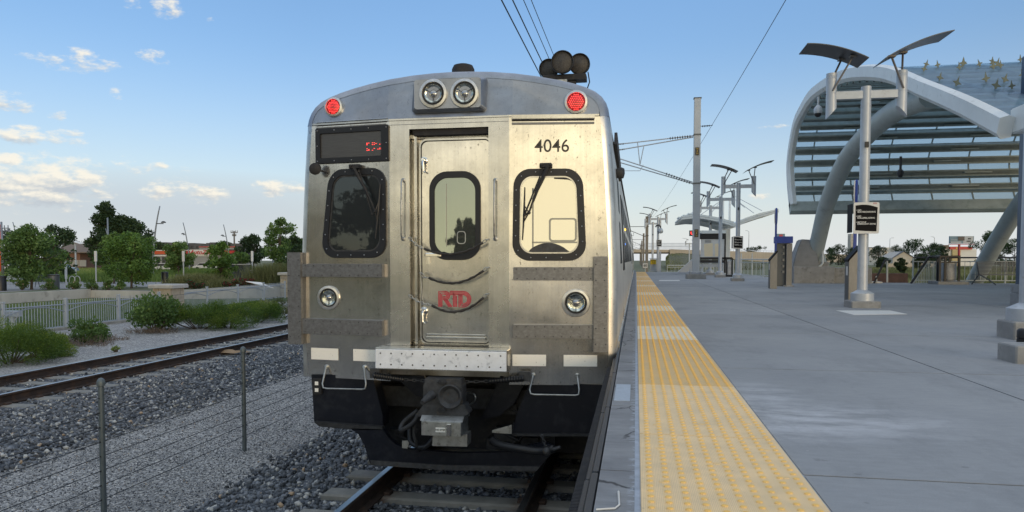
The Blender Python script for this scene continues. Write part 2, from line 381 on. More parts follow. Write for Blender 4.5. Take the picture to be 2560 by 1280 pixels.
# sheet panels of the end
left = [p for p in I0 if p[1] <= ZS + .001 and p[0] < XC]; right = [p for p in I0 if p[1] <= ZS + .001 and p[0] > XC]
zb = -.305
xl, xr = XC - .565, XC + .565
f = FM(0)
def strip(mb, xa_list, x1):       # quads between outline points and a vertical line, subdivided
    for (a, c) in zip(xa_list[:-1], xa_list[1:]): mb.poly([f(a[0], a[1]), f(x1, a[1]), f(x1, c[1]), f(c[0], c[1])])
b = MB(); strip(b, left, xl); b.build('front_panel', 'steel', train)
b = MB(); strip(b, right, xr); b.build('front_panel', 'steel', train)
dxl, dxr, dz0, dz1 = -2.072, -1.325, .02, 2.045
b = MB(); b.poly([f(xl, -.02), f(dxl, -.02), f(dxl, dz1), f(xl, dz1)]); b.poly([f(dxr, -.02), f(xr, -.02), f(xr, dz1), f(dxr, dz1)])
b.poly([f(xl, dz1), f(xr, dz1), f(xr, ZS - .002), f(xl, ZS - .002)]); b.poly([f(dxl, -.02), f(dxr, -.02), f(dxr, dz0), f(dxl, dz0)])
dd = .15
b.box(dxl - .02, dxl, YF + .002, YF + dd, dz0, dz1); b.box(dxr, dxr + .02, YF + .002, YF + dd, dz0, dz1); b.box(dxl, dxr, YF + .002, YF + dd, dz1, dz1 + .02)
b.box(dxl, dxr, YF + dd, YF + dd + .03, dz0, dz1)
b.build('front_panel', 'steel_frame', train)
b = MB(); b.box(dxl, dxr, YF - .035, YF + dd, dz0 - .03, dz0); b.box(dxl - .01, dxr + .01, YF - .03, YF - .003, -.075, dz0 - .03); b.build('door_sill', 'iron', train, bevel=.004)
# cowl above the panels
top = [p for p in I0 if p[1] >= ZS - .001]
b = MB(); n = len(top); K = 5
xs = []
for i in range(n - 1):
    for k in range(K):
        t0, t1 = k / K, (k + 1) / K
        def q(p, t): z = ZS + (p[1] - ZS) * t; return f(p[0], z)
        b.poly([q(top[i], t0), q(top[i + 1], t0), q(top[i + 1], t1), q(top[i], t1)])
b.build('roof_cowl', 'cowl', train, smooth=True, auto=30)
b = MB(); b.loft([[(x, y - .012, z) for x, y, z in [(p[0], yf(p[0]), ZS + dz) for p in (top[0], (xl, 0), (xr, 0), top[-1])]] for dz in (-.004, .012)] , False); b.build('cowl_seam', 'steel_frame', train)
# cowl is painted grey along the roof edge too
o = MB(); o.loft([[(x, y - .0015 if d == IN else y, z) for (x, y, z) in ring(d, dy)][7:-7] for d, dy in ((IN, -.002), (.042, .004), (.019, .020), (.004, .043), (-.004, .083))], closed=False)
o.loft([[(x, y, z) for (x, y, z) in ring(-.004, .083)][7:-7], [(x, YF + .9, z + .004) for x, z in OL][7:-7]], closed=False); o.build('roof_cowl', 'cowl', train, smooth=True, auto=40)
# trims
def plate(name, x0, z0, x1, z1, o, m, t=None, bev=.003, parent=None):
    b = MB(); b.prism([(x0, z0), (x1, z0), (x1, z1), (x0, z1)], FM(-.001), FM(o)); return b.build(name, m, parent or train, bevel=bev)
def pplate(name, px0, py0, px1, py1, o, m, bev=.003, parent=None):
    a = fx(px0, py1, o); c = fx(px1, py0, o); return plate(name, a[0], a[1], c[0], c[1], o, m, None, bev, parent)
pplate('drip_rail', 788, 296, 967, 305, .03, 'steel_frame'); pplate('drip_shadow', 790, 305, 966, 312, .008, 'black_matt')  # black strips paint the shade under the drip rails
pplate('drip_rail', 1278, 289, 1487, 297, .03, 'steel_frame'); pplate('drip_shadow', 1279, 297, 1486, 303, .008, 'black_matt')
pplate('header_strip', 973, 303, 1271, 312, .006, 'cowl')
pplate('header_strip', 1279, 304, 1486, 312, .006, 'guard_mat'); pplate('header_strip', 790, 313, 965, 319, .006, 'guard_mat')
# head lamp pod on the cowl
cx, cz, w, h = fr(1030, 197, 1215, 277)
b = MB(); P0 = rrect(cx, cz, w, h, .035); P1 = rrect(cx, cz, w - .07, h - .05, .03)
zt = cz
b.loft([[FM(-.03)(x, z) for x, z in P0], [FM(.03)(x, z) for x, z in P0], [Vector((x, YF - .052, z)) for x, z in P1]], True, True)
b.build('lamp_pod', 'cowl', train, smooth=True, auto=35)
def lamp(name, px, py, r, lens, kind, base_o):
    c = fx(px, py, base_o); yb = yf(c[0]) + (0 if kind == 'pod' else lean(c[1])) - base_o
    M = frame((c[0], yb, c[1]), (0, -1, 0 if c[1] < 2 else (.0 if kind == 'pod' else -.0)))
    b = MB(); b.lathe([(r, -.01), (r, .018), (r * .97, .027), (r * .80, .030), (r * .76, .024), (r * .75, .004)], M, 36, False); 
    for k in range(6):
        a = R(60 * k + 20); p = M @ Vector((r * .88 * math.cos(a), r * .88 * math.sin(a), .021)); b.ico(p, r * .045, 1)
    ringo = b.build(name, 'ring_alu', train, smooth=True, auto=40)
    b = MB()
    if kind == 'red':
        b.lathe([(r * .76, .004), (r * .70, .012), (r * .4, .018), (.001, .02)], M, 30, False); b.build('lens', 'lens_red', ringo, smooth=True, auto=40)
        b = MB()
        for i in range(-4, 5):
            for j in range(-4, 5):
                u = (i + (j % 2) * .5) * r * .155; v = j * r * .155
                if u * u + v * v < (r * .68) ** 2: b.ico(M @ Vector((u, v, .017)), r * .045, 1)
        b.build('led', 'led_red', ringo, smooth=True)
    else:
        b.lathe([(r * .76, .012), (r * .64, .012)], M, 30, False); b.build('lamp_seal', 'rubber', ringo); b = MB(); b.lathe([(r * .65, .022), (r * .60, .010), (r * .42, .005), (r * .2, .0035), (.001, .003)], M, 30, False); b.build('reflector_bowl', 'bowl', ringo, smooth=True, auto=50)
        b = MB(); b.lathe([(r * .30, .004), (r * .27, .014), (r * .15, .022), (.001, .024)], M, 20, False); b.build('bulb', 'lens', ringo, smooth=True)
        b = MB()
        for k in range(3):
            a = R(120 * k + 30); b.tube([M @ Vector((0, 0, .016)), M @ Vector((r * .62 * math.cos(a), r * .62 * math.sin(a), .016))], .003, 6)
        b.build('bulb_holder', 'iron', ringo)
    return ringo
lamp('headlight', 1084, 235, .132, 0, 'pod', .045); lamp('headlight', 1162, 234, .132, 0, 'pod', .045)
lamp('marker_light', 831, 266, .092, 0, 'red', .012); lamp('marker_light', 1440, 254, .105, 0, 'red', .012)
lamp('headlight', 823, 744, .115, 0, 'low', .002); lamp('headlight', 1440, 757, .128, 0, 'low', .002)
# windows of the end
def window(px0, py0, px1, py1, tpx0, tpx1, r, th, gm):
    """trapezoid window: bottom corners px0/px1, top corners tpx0/tpx1"""
    bl = fx(px0, py1, .02); br = fx(px1, py1, .02); tl = fx(tpx0, py0, .02); tr = fx(tpx1, py0, .02)
    def shp(d, rr):
        cx0 = (bl[0] + br[0]) / 2; w0 = br[0] - bl[0]; h0 = tl[1] - bl[1]; cz0 = (tl[1] + bl[1]) / 2
        pts = rrect(0, 0, w0 - 2 * d, h0 - 2 * d, rr, 8); res = []
        for x, z in pts:
            t = (z + h0 / 2) / h0; xa = bl[0] + (tl[0] - bl[0]) * t; xb = br[0] + (tr[0] - br[0]) * t
            res.append((xa + (x / w0 + .5) * (xb - xa), cz0 + z))
        return res
    b = MB(); O_, I_ = shp(0, r), shp(th, r * .72)
    b.ringprism(O_, I_, FM(-.002), FM(.022)); wf = b.build('window_gasket', 'rubber', train, bevel=.004)
    b = MB(); S_ = shp(th * .45, r * .9); k = 0
    tot = sum((Vector(S_[i]) - Vector(S_[i - 1])).length for i in range(len(S_))); step = tot / 18; acc = 0
    for i in range(len(S_)):
        p, q = Vector(S_[i - 1]), Vector(S_[i]); L_ = (q - p).length
        while acc < L_:
            u = p + (q - p) * (acc / L_); b.ico(FM(.024)(u.x, u.y), .0065, 1); acc += step
        acc -= L_
    b.build('screw', 'ring_alu', wf)
    b = MB(); b.poly([FM(.006)(x, z) for x, z in shp(th - .006, r * .74)]); g = b.build('windscreen', gm, train); b = MB()
    J_, Q_ = shp(th - .001, r * .72), shp(th + .013, r * .66); b.ringprism(J_, Q_, FM(.004), FM(.011)); b.build('inner_trim', 'iron' if px0 < 1000 else 'steel_frame', g)
    return g
window(802, 424, 965, 645, 822, 964, .16, .062, 'glass')
wr = window(1280, 422, 1467, 652, 1284, 1456, .16, .065, 'glass_r')
# white cab furniture seen through the right windscreen: seat back outline and desk at the sill
b = MB(); a0 = fx(1318, 632); a1 = fx(1440, 610); pts = [(a0[0] + (a1[0] - a0[0]) * t, a0[1] + .09 * math.sin(math.pi * min(1, t * 1.15)) ** .7) for t in [k / 12 for k in range(13)]]
b.prism([(pts[0][0], a0[1] - .001)] + pts[1:-1] + [(pts[-1][0], a0[1] - .001)], FM(.0065), FM(.008)); b.build('cab_desk', 'iron', wr)
mat('cab_pale', (.62, .60, .50), .5); mat('cab_shade', (.40, .385, .31), .5)
b = MB(); cx, cz, w, h = fr(1372, 545, 1442, 604, .01); b.ringprism(rrect(cx, cz, w, h, .03), rrect(cx, cz, w - .035, h - .03, .02), FM(.0065), FM(.0075)); b.build('seat_outline', 'cab_shade', wr)
b = MB(); cx, cz, w, h = fr(1385, 436, 1444, 458, .01); b.prism([(cx - w / 2, cz + h / 2), (cx + w / 2, cz + h / 2), (cx + w / 2, cz - h / 2), (cx + w * .1, cz - h * .1), (cx - w / 2, cz)], FM(.0065), FM(.008)); b.build('sun_visor', 'iron_dark', wr)
b = MB(); cx, cz, w, h = fr(1330, 470, 1334, 628, .01); b.prism(rrect(cx, cz, w, h, .004, 2), FM(.0065), FM(.0072)); cx, cz, w, h = fr(1330, 604, 1446, 608, .01); b.prism(rrect(cx, cz, w, h, .004, 2), FM(.0065), FM(.0072)); b.build('cab_partition', 'cab_shade', wr)
# destination display
cx, cz, w, h = fr(788, 322, 972, 402, .02); b = MB(); b.ringprism(rrect(cx, cz, w, h, .012, 2), rrect(cx - .012, cz, w - .13, h - .105, .01, 2), FM(-.001), FM(.025)); fo = b.build('display_frame', 'rubber', train, bevel=.004)
b = MB()
for k in range(5):
    for s in (-1, 1): b.ico(FM(.026)(cx + (k - 2) * w * .235, cz + s * h * .43), .006, 1)
for s in (-1, 1): b.ico(FM(.026)(cx + s * w * .47, cz), .006, 1)
b.build('screw', 'ring_alu', fo)
b = MB(); b.prism(rrect(cx - .012, cz, w - .125, h - .1, .01, 2), FM(.001), FM(.008)); ds = b.build('display_screen', 'display_glass', train)
b = MB(); x0, z0 = fx(916, 360, .01); x1, _ = fx(957, 360, .01); rnd = random.Random(3)
for row in range(2):
    z = fx(916, 360 + row * 14, .01)[1]; x = x0
    for k in range(9):
        if k in (2, 6 - row): x += (x1 - x0) / 9; continue
        for dz in (-.008, 0, .008):
            if rnd.random() < .6: b.prism([(x, z + dz - .0017), (x + (x1 - x0) / 15, z + dz - .0017), (x + (x1 - x0) / 15, z + dz + .0017), (x, z + dz + .0017)], FM(.008), FM(.0095))
        x += (x1 - x0) / 9
b.build('led_characters', 'led_red', ds)
# round convex mirror/camera left of the display
c = fx(788, 422, .1); M = frame((c[0], yf(c[0]) - .10, c[1]), (.25, -1, 0.05)); b = MB(); b.lathe([(.02, -.03), (.05, -.015), (.058, 0), (.045, .012), (.001, .016)], M, 20, True); b.tube([M @ Vector((.0, .0, -.02)), FM(0)(c[0] + .09, c[1] - .03)], .008); b.build('side_mirror', 'black_matt', train, smooth=True, auto=50)
# fleet number
b = MB(); a = fx(1380, 366, .002); text(b, '4046', .160, lambda u, v, w: FM(.003 + w)(a[0] + u, a[1] + v), sx=.98, depth=.001, offset=.0008, space=1.0); b.build('fleet_number', 'letter_dark', train)

# ---- end door
cx, cz, w, h = fr(1045, 350, 1223, 858, -.1); lx0, lx1, lz0, lz1 = -1.985, dxr - .004, .065, 1.945
def DM(o): return lambda x, z: Vector((x, YF + dd - .03 - o, z))
door = MB(); P = rrect((lx0 + lx1) / 2, (lz0 + lz1) / 2, lx1 - lx0, lz1 - lz0, .06)
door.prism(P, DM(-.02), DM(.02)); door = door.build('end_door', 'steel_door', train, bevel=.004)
b = MB(); b.ringprism(rrect((lx0 + lx1) / 2 - .0, (lz0 + lz1) / 2, lx1 - lx0 + .04, lz1 - lz0 + .05, .075), rrect((lx0 + lx1) / 2, (lz0 + lz1) / 2, lx1 - lx0 + .012, lz1 - lz0 + .014, .06), DM(-.03), DM(.028)); b.build('door_frame', 'steel_frame', door)
b = MB(); b.ringprism(rrect((lx0 + lx1) / 2, (lz0 + lz1) / 2, lx1 - lx0 + .013, lz1 - lz0 + .015, .06), rrect((lx0 + lx1) / 2, (lz0 + lz1) / 2, lx1 - lx0 - .002, lz1 - lz0 - .002, .058), DM(-.03), DM(.021)); b.build('door_seal', 'rubber', door)
b = MB(); b.box(lx0 - .06, lx0 - .035, YF + .06, YF + dd, dz0, dz1 - .03); b.box(dxl + .0, dxr, YF + dd - .05, YF + dd, lz1 + .03, dz1 - .04); b.build('jamb_trim', 'steel_frame', door)
b = MB(); b.box(dxl + .03, dxr - .002, YF + .03, YF + dd - .052, dz1 - .055, dz1 - .002); b.build('header_shade', 'black_matt', door)  # black block stands in for the shade at the top of the recess
b = MB(); b.cbox(lx0 + .04, lx1 - .04, YF + dd - .075, YF + dd - .05, lz0 + .03, lz0 + .055, .004); b.cbox(lx0 + .04, lx1 - .04, YF + dd - .065, YF + dd - .05, lz0 + .065, lz0 + .08, .004); b.build('kick_rail', 'steel_frame', door)
p0 = atY(1075, 650, YF + .1); p1 = atY(1202, 427, YF + .1); cx, cz, w, h = (p0.x + p1.x) / 2, (p0.z + p1.z) / 2, p1.x - p0.x, p1.z - p0.z
b = MB(); b.ringprism(rrect(cx, cz, w, h, .17, 8), rrect(cx, cz, w - .10, h - .12, .125, 8), DM(.019), DM(.04)); gk = b.build('door_window_gasket', 'rubber', door, bevel=.004)
b = MB(); b.poly([DM(.026)(x, z) for x, z in rrect(cx, cz, w - .095, h - .11, .125, 8)]); dw = b.build('door_window', 'glass_c', door); b = MB(); p2 = atY(1155, 594, YF + .12); b.ringprism(rrect(p2.x, p2.z, .085, .12, .03), rrect(p2.x, p2.z, .070, .105, .025), DM(.0265), DM(.029)); b.build('inner_handle', 'dull_alu', dw); b = MB(); p3 = atY(1118, 540, YF + .12); b.prism([(p3.x - .004, cz - h * .35), (p3.x + .004, cz - h * .35), (p3.x + .004, cz + h * .36), (p3.x - .004, cz + h * .36)], DM(.0262), DM(.027)); b.build('inner_pillar', 'cab_shade', dw)
def handle(px, py, ln):
    p = atY(px, py, YF + .08); M = frame((p.x, YF + dd - .05, p.z), (0, -1, 0)); b = MB(); b.lathe([(.036, 0), (.036, .012), (.022, .018), (.016, .05)], M, 20); b.tube([M @ Vector((0, 0, .045)), M @ Vector((0, 0, .055)) + Vector((0, 0, -.02)), M @ Vector((0, 0, .05)) + Vector((.0, 0, -ln)), M @ Vector((.012, 0, .045)) + Vector((.01, 0, -ln - .015))], [.012, .013, .009, .008]); b.build('door_handle', 'chrome', door, smooth=True, auto=50)
handle(1059, 401, .10); handle(1059, 777, .10)
p = atY(1080, 636, YF + .08); b = MB(); b.cbox(p.x - .07, p.x + .09, YF + dd - .085, YF + dd - .05, p.z - .018, p.z + .014, .01); b.cbox(p.x - .07, p.x - .02, YF + dd - .062, YF + dd - .05, p.z - .09, p.z - .02, .004); b.build('door_latch', 'chrome', door)
p = atY(1136, 748, YF + .1)
def stroke(mb, pts, w, fn, closed=False):
    """flat ribbon along a 2-D polyline"""
    n = len(pts); ns = []
    for i in range(n):
        a = Vector(pts[i - 1] if (closed or i) else pts[0]); c = Vector(pts[(i + 1) % n] if (closed or i < n - 1) else pts[-1]); t = (c - a).normalized(); ns.append(Vector((-t.y, t.x)))
    for i in range(n if closed else n - 1):
        j = (i + 1) % n; p_, q_ = Vector(pts[i]), Vector(pts[j])
        mb.prism([p_ + ns[i] * w / 2, q_ + ns[j] * w / 2, q_ - ns[j] * w / 2, p_ - ns[i] * w / 2], lambda x, z: fn(x, z, 0), lambda x, z: fn(x, z, .001))
b = MB(); S = .145; fn = lambda u, v, w: DM(.0215 + w)(p.x + u, p.z + v)
def arc(cx, cy, r, a0, a1, n=8): return [(cx + r * math.cos(R(a0 + (a1 - a0) * k / n)), cy + r * math.sin(R(a0 + (a1 - a0) * k / n))) for k in range(n + 1)]
for d in (0, .014, .028):   # the logo is drawn in three parallel lines
    wv = .0112
    stroke(b, [(-.150 + d, -.072), (-.150 + d, .072 - d)] + [(-.085, .072 - d)] + arc(-.085, .033, .039 - d, 90, -90) + [(-.085, -.006 + d), (-.112, -.006 + d)], wv, fn)
    stroke(b, [(-.098 + d, .0 - .006), (-.052 + d, -.072)], wv, fn)
    stroke(b, [(-.045, .072 - d), (.075, .072 - d)], wv, fn); stroke(b, [(-.008 + d, .06 - d), (-.008 + d, -.072)], wv, fn)
    stroke(b, [(.045 + d, .045), (.045 + d, -.072 + d), (.085, -.072 + d)] + arc(.085, .0, .072 - d, -90, 90, 14) + [(.075, .072 - d)], wv, fn)
b.build('painted_logo', 'logo_red', door)
# barrier chains with sleeves across the door
def cat(a, c, sag, n=18): return [Vector(a).lerp(Vector(c), k / n) + Vector((0, 0, -sag * 4 * (k / n) * (1 - k / n))) for k in range(n + 1)]
def links(mb, pts, r=.0045):
    for i, (a, c) in enumerate(zip(pts[:-1], pts[1:])):
        d = (c - a); L_ = d.length; t = d.normalized(); s = t.cross(Vector((0, 1, 0))).normalized() if i % 2 == 0 else t.cross(Vector((0, 0, 1))).normalized()
        m_ = (a + c) / 2; pp = [m_ + t * (L_ * .62) * math.cos(q) + s * .011 * math.sin(q) for q in [2 * math.pi * k / 8 for k in range(9)]]; mb.tube(pp, r, 5, False)
for (lx, ly, mx_, my_, rx, ry, jx, jy) in ((1024, 594, 1140, 634, 1216, 600, 1052, 617), (1052, 683, 1130, 708, 1217, 670, 1064, 690), (1024, 739, 1132, 780, 1217, 736, 1072, 758)):
    Yc = YF - .03
    A_, J_, Mm, C_ = [atY(u, v, Yc) for u, v in ((lx, ly), (jx, jy), (mx_, my_), (rx, ry))]
    n = 20; pts = []
    for k in range(n + 1):
        t = k / n; mid = (J_ + C_) / 2; tm = (Mm.x - J_.x) / (C_.x - J_.x); base = J_.z + (C_.z - J_.z) * tm; s = (base - Mm.z) / (4 * tm * (1 - tm)); q = J_.lerp(C_, t); q.z -= 4 * s * t * (1 - t); pts.append(q)
    b = MB(); b.tube([q + Vector((0, .004 * math.sin(i * 2.1), .003 * math.sin(i * 3.7))) for i, q in enumerate(pts[1:-1])], [.011 + .0022 * math.sin(i * 1.9) for i in range(n - 1)], 8); ch = b.build('chain_sleeve', 'sleeve', train, smooth=True)
    b = MB(); ll = max(2, int((A_ - J_).length / .022)); lp = [A_.lerp(pts[1], k / ll) + Vector((0, 0, -.02 * math.sin(math.pi * k / ll))) for k in range(ll + 1)]; links(b, lp); b.build('chain', 'dull_alu', ch, smooth=True); b = MB(); links(b, [pts[-2], pts[-1], pts[-1] + Vector((.015, .02, .008))]); b.build('chain', 'dull_alu', ch, smooth=True)
    b = MB(); b.tube([A_, A_ + Vector((-.02, .04, 0))], .008); b.build('chain_anchor', 'dull_alu', ch, smooth=True)
b = MB(); b.tube([atY(1047, 612, YF - .03), atY(1052, 690, YF - .02), atY(1056, 750, YF - .03)], .003, 5); b.build('tie_wire', 'dull_alu', train)
# hand rails
for px in (1004, 1236):
    p = fx(px, 449, .05); q = fx(px, 597, .05); s = 1 if px < 1100 else -1
    b = MB(); P3 = [FM(0)(p[0] + s * -.0, p[1]), FM(.035)(p[0], p[1]), FM(.055)(p[0], p[1] - .03), FM(.055)(q[0], q[1] + .03), FM(.035)(q[0], q[1]), FM(0)(q[0], q[1])]
    b.tube(P3, .0085, 8)
    for e in (p, q): b.lathe([(.02, 0), (.02, .008), (.012, .012)], frame(FM(0)(e[0], e[1]), (0, -1, 0)), 14)
    b.build('grab_rail', 'dull_alu', train, smooth=True, auto=50)
# wipers
def wiper(hub, e1, e2, blade0, blade1):
    b = MB(); o = .065
    def q(pt, oo=o): a = fx(pt[0], pt[1], oo); return FM(oo)(*a)
    hb = q(hub, .03); b.cbox(hb.x - .055, hb.x + .055, hb.y - .04, hb.y + .03, hb.z - .018, hb.z + .02, .008)
    b.ico(q((hub[0] - 12, hub[1] - 2), .075), .014, 1); b.ico(q((hub[0] + 12, hub[1] - 2), .075), .014, 1)
    b.tube([q((hub[0] + (4 if e1[0] < hub[0] else -4), hub[1] + 4)), q(((hub[0] + e1[0]) / 2, (hub[1] + e1[1]) / 2)), q(e1)], [.020, .013, .006], 6)
    b.tube([q((hub[0] - 7 if e1[0] < hub[0] else hub[0] + 8, hub[1] + 6)), q(e2)], .0055, 6)
    b.ico(q(e1), .017, 1); b.ico(q(e2), .014, 1); b.tube([q(e1), q(e2)], .006, 6)
    w_ = b.build('wiper_arm', 'black_matt', train)
    b = MB(); b.tube([q(blade0, .04), q(((blade0[0] + blade1[0]) / 2 + 1, (blade0[1] + blade1[1]) / 2), .045), q(blade1, .04)], [.005, .010, .005], 5)
    m0 = q(((blade0[0] * 2 + blade1[0]) / 3, (blade0[1] * 2 + blade1[1]) / 3), .045); m1 = q(((blade0[0] + blade1[0] * 2) / 3, (blade0[1] + blade1[1] * 2) / 3), .045)
    b.tube([m0, q(e1), m1], .005, 5); b.build('wiper_blade', 'rubber', w_)
wiper((889, 417), (938, 528), (930, 536), (950, 460), (938, 596)); wiper((1365, 414), (1322, 530), (1310, 538), (1312, 468), (1306, 600))
# guard bars (posts stand out from the corners)
def bar(name, px0, py0, px1, py1, o0, o1, m='guard_mat', bolts=0):
    a = fx(px0, py1, o1); c = fx(px1, py0, o1); b = MB(); b.prism([(a[0], a[1]), (c[0], a[1]), (c[0], c[1]), (a[0], c[1])], FM(o0), FM(o1)); g_ = b.build(name, m, train, bevel=.003)
    if bolts:
        b = MB(); rnd = random.Random(px0)
        for k in range(bolts):
            t = (k + .5) / bolts
            for s in (.14, .86):
                u = (a[0] + (c[0] - a[0]) * t, a[1] + (c[1] - a[1]) * s) if c[0] - a[0] > c[1] - a[1] else (a[0] + (c[0] - a[0]) * s, a[1] + (c[1] - a[1]) * t)
                b.ico(FM(o1 + .001)(u[0] + rnd.uniform(-.01, .01), u[1]), .0065, 1)
        b.build('rivet', 'iron', g_)
    return g_
bar('guard_bar', 752, 660, 955, 692, -.001, .06, bolts=9); bar('guard_bar', 752, 802, 955, 834, -.001, .06, bolts=9)
bar('guard_bar', 1283, 668, 1486, 701, -.001, .06, bolts=9); bar('guard_bar', 1282, 813, 1484, 846, -.001, .06, bolts=9)
bar('guard_post', 720, 631, 751, 860, -.18, .075, bolts=6); bar('guard_post', 1483, 641, 1519, 881, -.05, .085, bolts=6)
for r_ in ((778, 872, 845, 898), (883, 875, 942, 902), (1281, 887, 1365, 915), (1409, 888, 1493, 916)):
    pplate('reflective_plate', *r_, .004, 'reflector', .001)
# white bolted plate over the coupler
a = fx(940, 919, .20); c = fx(1266, 880, .20)
b = MB(); b.cbox(a[0], c[0], YF - .21, YF - .19, a[1], c[1], .004); bp_ = b.build('bumper_plate', 'white_plate', train)
b = MB(); b.cbox(a[0] - .008, c[0] + .008, YF - .19, YF - .02, a[1] - .01, c[1] + .012, .004); b.build('bumper_beam', 'steel_frame', bp_)
b = MB()
for k in range(12):
    for z in (a[1] + .035, c[1] - .035): b.lathe([(.0075, 0), (.006, .004), (.001, .005)], frame((a[0] + .05 + (c[0] - a[0] - .1) * k / 11, YF - .21, z), (0, -1, 0)), 10)
b.build('bolt', 'iron', bp_)
# stirrups below the panels
for (x0, x1, y0, y1) in ((815, 910, 917, 971), (1333, 1443, 938, 986)):
    q = [FM(.02)(*fx(x0, y0, .02)), FM(.10)(*fx(x0 - 9, y1 - 12, .1)), FM(.11)(*fx(x0 - 6, y1 - 2, .1)), FM(.11)(*fx(x0 + 4, y1, .1)), FM(.11)(*fx(x1 - 4, y1 + 2, .1)), FM(.11)(*fx(x1 + 4, y1, .1)), FM(.10)(*fx(x1 + 5, y1 - 12, .1)), FM(.02)(*fx(x1, y0 + 1, .02))]
    b = MB(); b.tube(q, .0085, 8)
    for e in (q[0], q[-1]): b.lathe([(.02, 0), (.02, .012), (.008, .02)], frame(e + Vector((0, .02, 0)), (0, -1, 0)), 14)
    b.build('step_stirrup', 'dull_alu', train, smooth=True, auto=50)

# ---- under the end
def poly_px(pts, Y0, Y1):
    return [(p.x, p.z) for p in [atY(u, v, Y0) for u, v in pts]], (lambda x, z: Vector((x, Y0, z))), (lambda x, z: Vector((x, Y1, z)))
def pxprism(name, pts, Y0, Y1, m, bev=.004, parent=None):
    P_, fa, fb = poly_px(pts, Y0, Y1); b = MB(); b.prism(P_, fa, fb); return b.build(name, m, parent or train, bevel=bev)
pxprism('side_skirt', [(778, 936), (930, 936), (957, 1040), (957, 1068), (870, 1066), (785, 1055)], 6.42, 6.60, 'black_paint')
pxprism('side_skirt', [(1325, 955), (1512, 962), (1492, 1084), (1281, 1084), (1290, 1040)], 6.42, 6.60, 'black_paint')
pxprism('skirt_lip', [(784, 1055), (955, 1067), (957, 1076), (900, 1076), (798, 1067)], 6.36, 6.44, 'iron_dark')
pxprism('skirt_lip', [(1281, 1085), (1490, 1086), (1488, 1092), (1282, 1091)], 6.38, 6.44, 'iron_dark')
pl = [(872, 1070), (957, 1072), (972, 1096), (990, 1112), (1020, 1123), (1140, 1133), (1280, 1131), (1300, 1122), (1360, 1105), (1392, 1120), (1340, 1178), (1115, 1174), (925, 1160), (910, 1112), (895, 1085)]
pxprism('plow', pl, 6.36, 6.42, 'black_paint')
pxprism('plow_edge', [(925, 1151), (1115, 1163), (1352, 1166), (1340, 1179), (1115, 1176), (928, 1163)], 6.345, 6.36, 'iron', .002)
pxprism('gusset', [(1250, 940), (1310, 960), (1285, 1010), (1250, 1040), (1200, 1050), (1225, 1000)], 6.62, 6.66, 'black_paint')
pxprism('gusset', [(985, 940), (1060, 940), (1090, 1000), (1040, 990)], 6.62, 6.66, 'black_paint')
b = MB(); b.box(XC - 1.2, XC + 1.2, 6.75, 6.9, -.62, -.42); b.box(XC - 1.40, XC - 1.2, 6.62, 6.9, -.70, -.3); b.box(XC + 1.2, XC + 1.40, 6.62, 6.9, -.70, -.3); b.box(XC - .95, XC - .82, 6.7, 6.8, -1.0, -.42); b.box(XC + .8, XC + .95, 6.7, 6.8, -1.0, -.42); b.build('underframe', 'iron_dark', train)
b = MB(); b.box(XC - 1.0, XC + 1.25, 7.0, 7.05, -1.08, -.3); b.build('underframe', 'black_matt', train)  # added black sheet that blocks light from behind the coupler
for i, (x, z, s) in enumerate([(XC + .45, -.85, .1), (XC + .6, -.78, .07), (XC + .35, -.95, .08), (XC + .7, -.93, .09), (XC - .65, -.9, .08), (XC + .5, -.6, .08)]): b = MB(); b.cbox(x - s, x + s, 6.72, 6.85, z - s * .7, z + s * .6, .01); b.tube([(x, 6.725, z), (x + .15, 6.70, z - .05), (x + .22, 6.74, z + .06)], .014); b.build('air_valve', 'iron_dark', train)
# bellows springs and hook chains either side of the coupler
for (x0, y0, x1, y1, x2, y2) in ((935, 938, 1010, 949, 1062, 952), (1310, 946, 1222, 953, 1160, 955)):
    A_, B_, C_ = atY(x0, y0, 6.24), atY(x1, y1, 6.24), atY(x2, y2, 6.2); n = 26
    b = MB(); b.tube([A_.lerp(B_, k / n) for k in range(n + 1)], [(.034 if k % 2 else .026) * (1 - .25 * k / n) for k in range(n + 1)], 12); bl_ = b.build('rubber_bellows', 'rubber', train)
    b = MB(); links(b, [B_.lerp(C_, k / 5) for k in range(6)], .006); b.build('hook_chain', 'iron', bl_); b = MB(); b.cbox(A_.x - .05, A_.x + .05, 6.26, 6.30, A_.z - .03, A_.z + .06, .004); b.build('spring_bracket', 'iron', bl_)
# coupler head
c = atY(1106, 990, 6.05); M = frame((c.x, 6.05, c.z), (0, -1, 0))
b = MB(); b.prism(rrect(c.x, c.z + .005, .36, .27, .07), lambda x, z: Vector((x, 6.05, z)), lambda x, z: Vector((x, 6.22, z))); b.box(c.x - .17, c.x + .17, 6.06, 6.2, c.z + .06, c.z + .15); cp = b.build('coupler_head', 'iron', train, bevel=.008)
M2 = frame((c.x + .075, 6.05, c.z), (0, -1, 0)); b = MB(); b.lathe([(.108, 0), (.108, .03), (.100, .034), (.094, .03), (.030, -.04), (.028, -.10)], M2, 32, False); b.build('coupler_cone', 'iron', cp, smooth=True, auto=40)
b = MB(); b.lathe([(.0285, -.035), (.001, -.036)], M2, 16, False); b.build('cone_hole', 'rubber', cp)
b = MB(); b.tube([(c.x - .09, 6.04, c.z + .01), (c.x - .11, 5.98, c.z - .005), (c.x - .135, 5.88, c.z - .03)], [.042, .034, .020], 14); b.build('coupler_pin', 'iron', cp, smooth=True, auto=50)
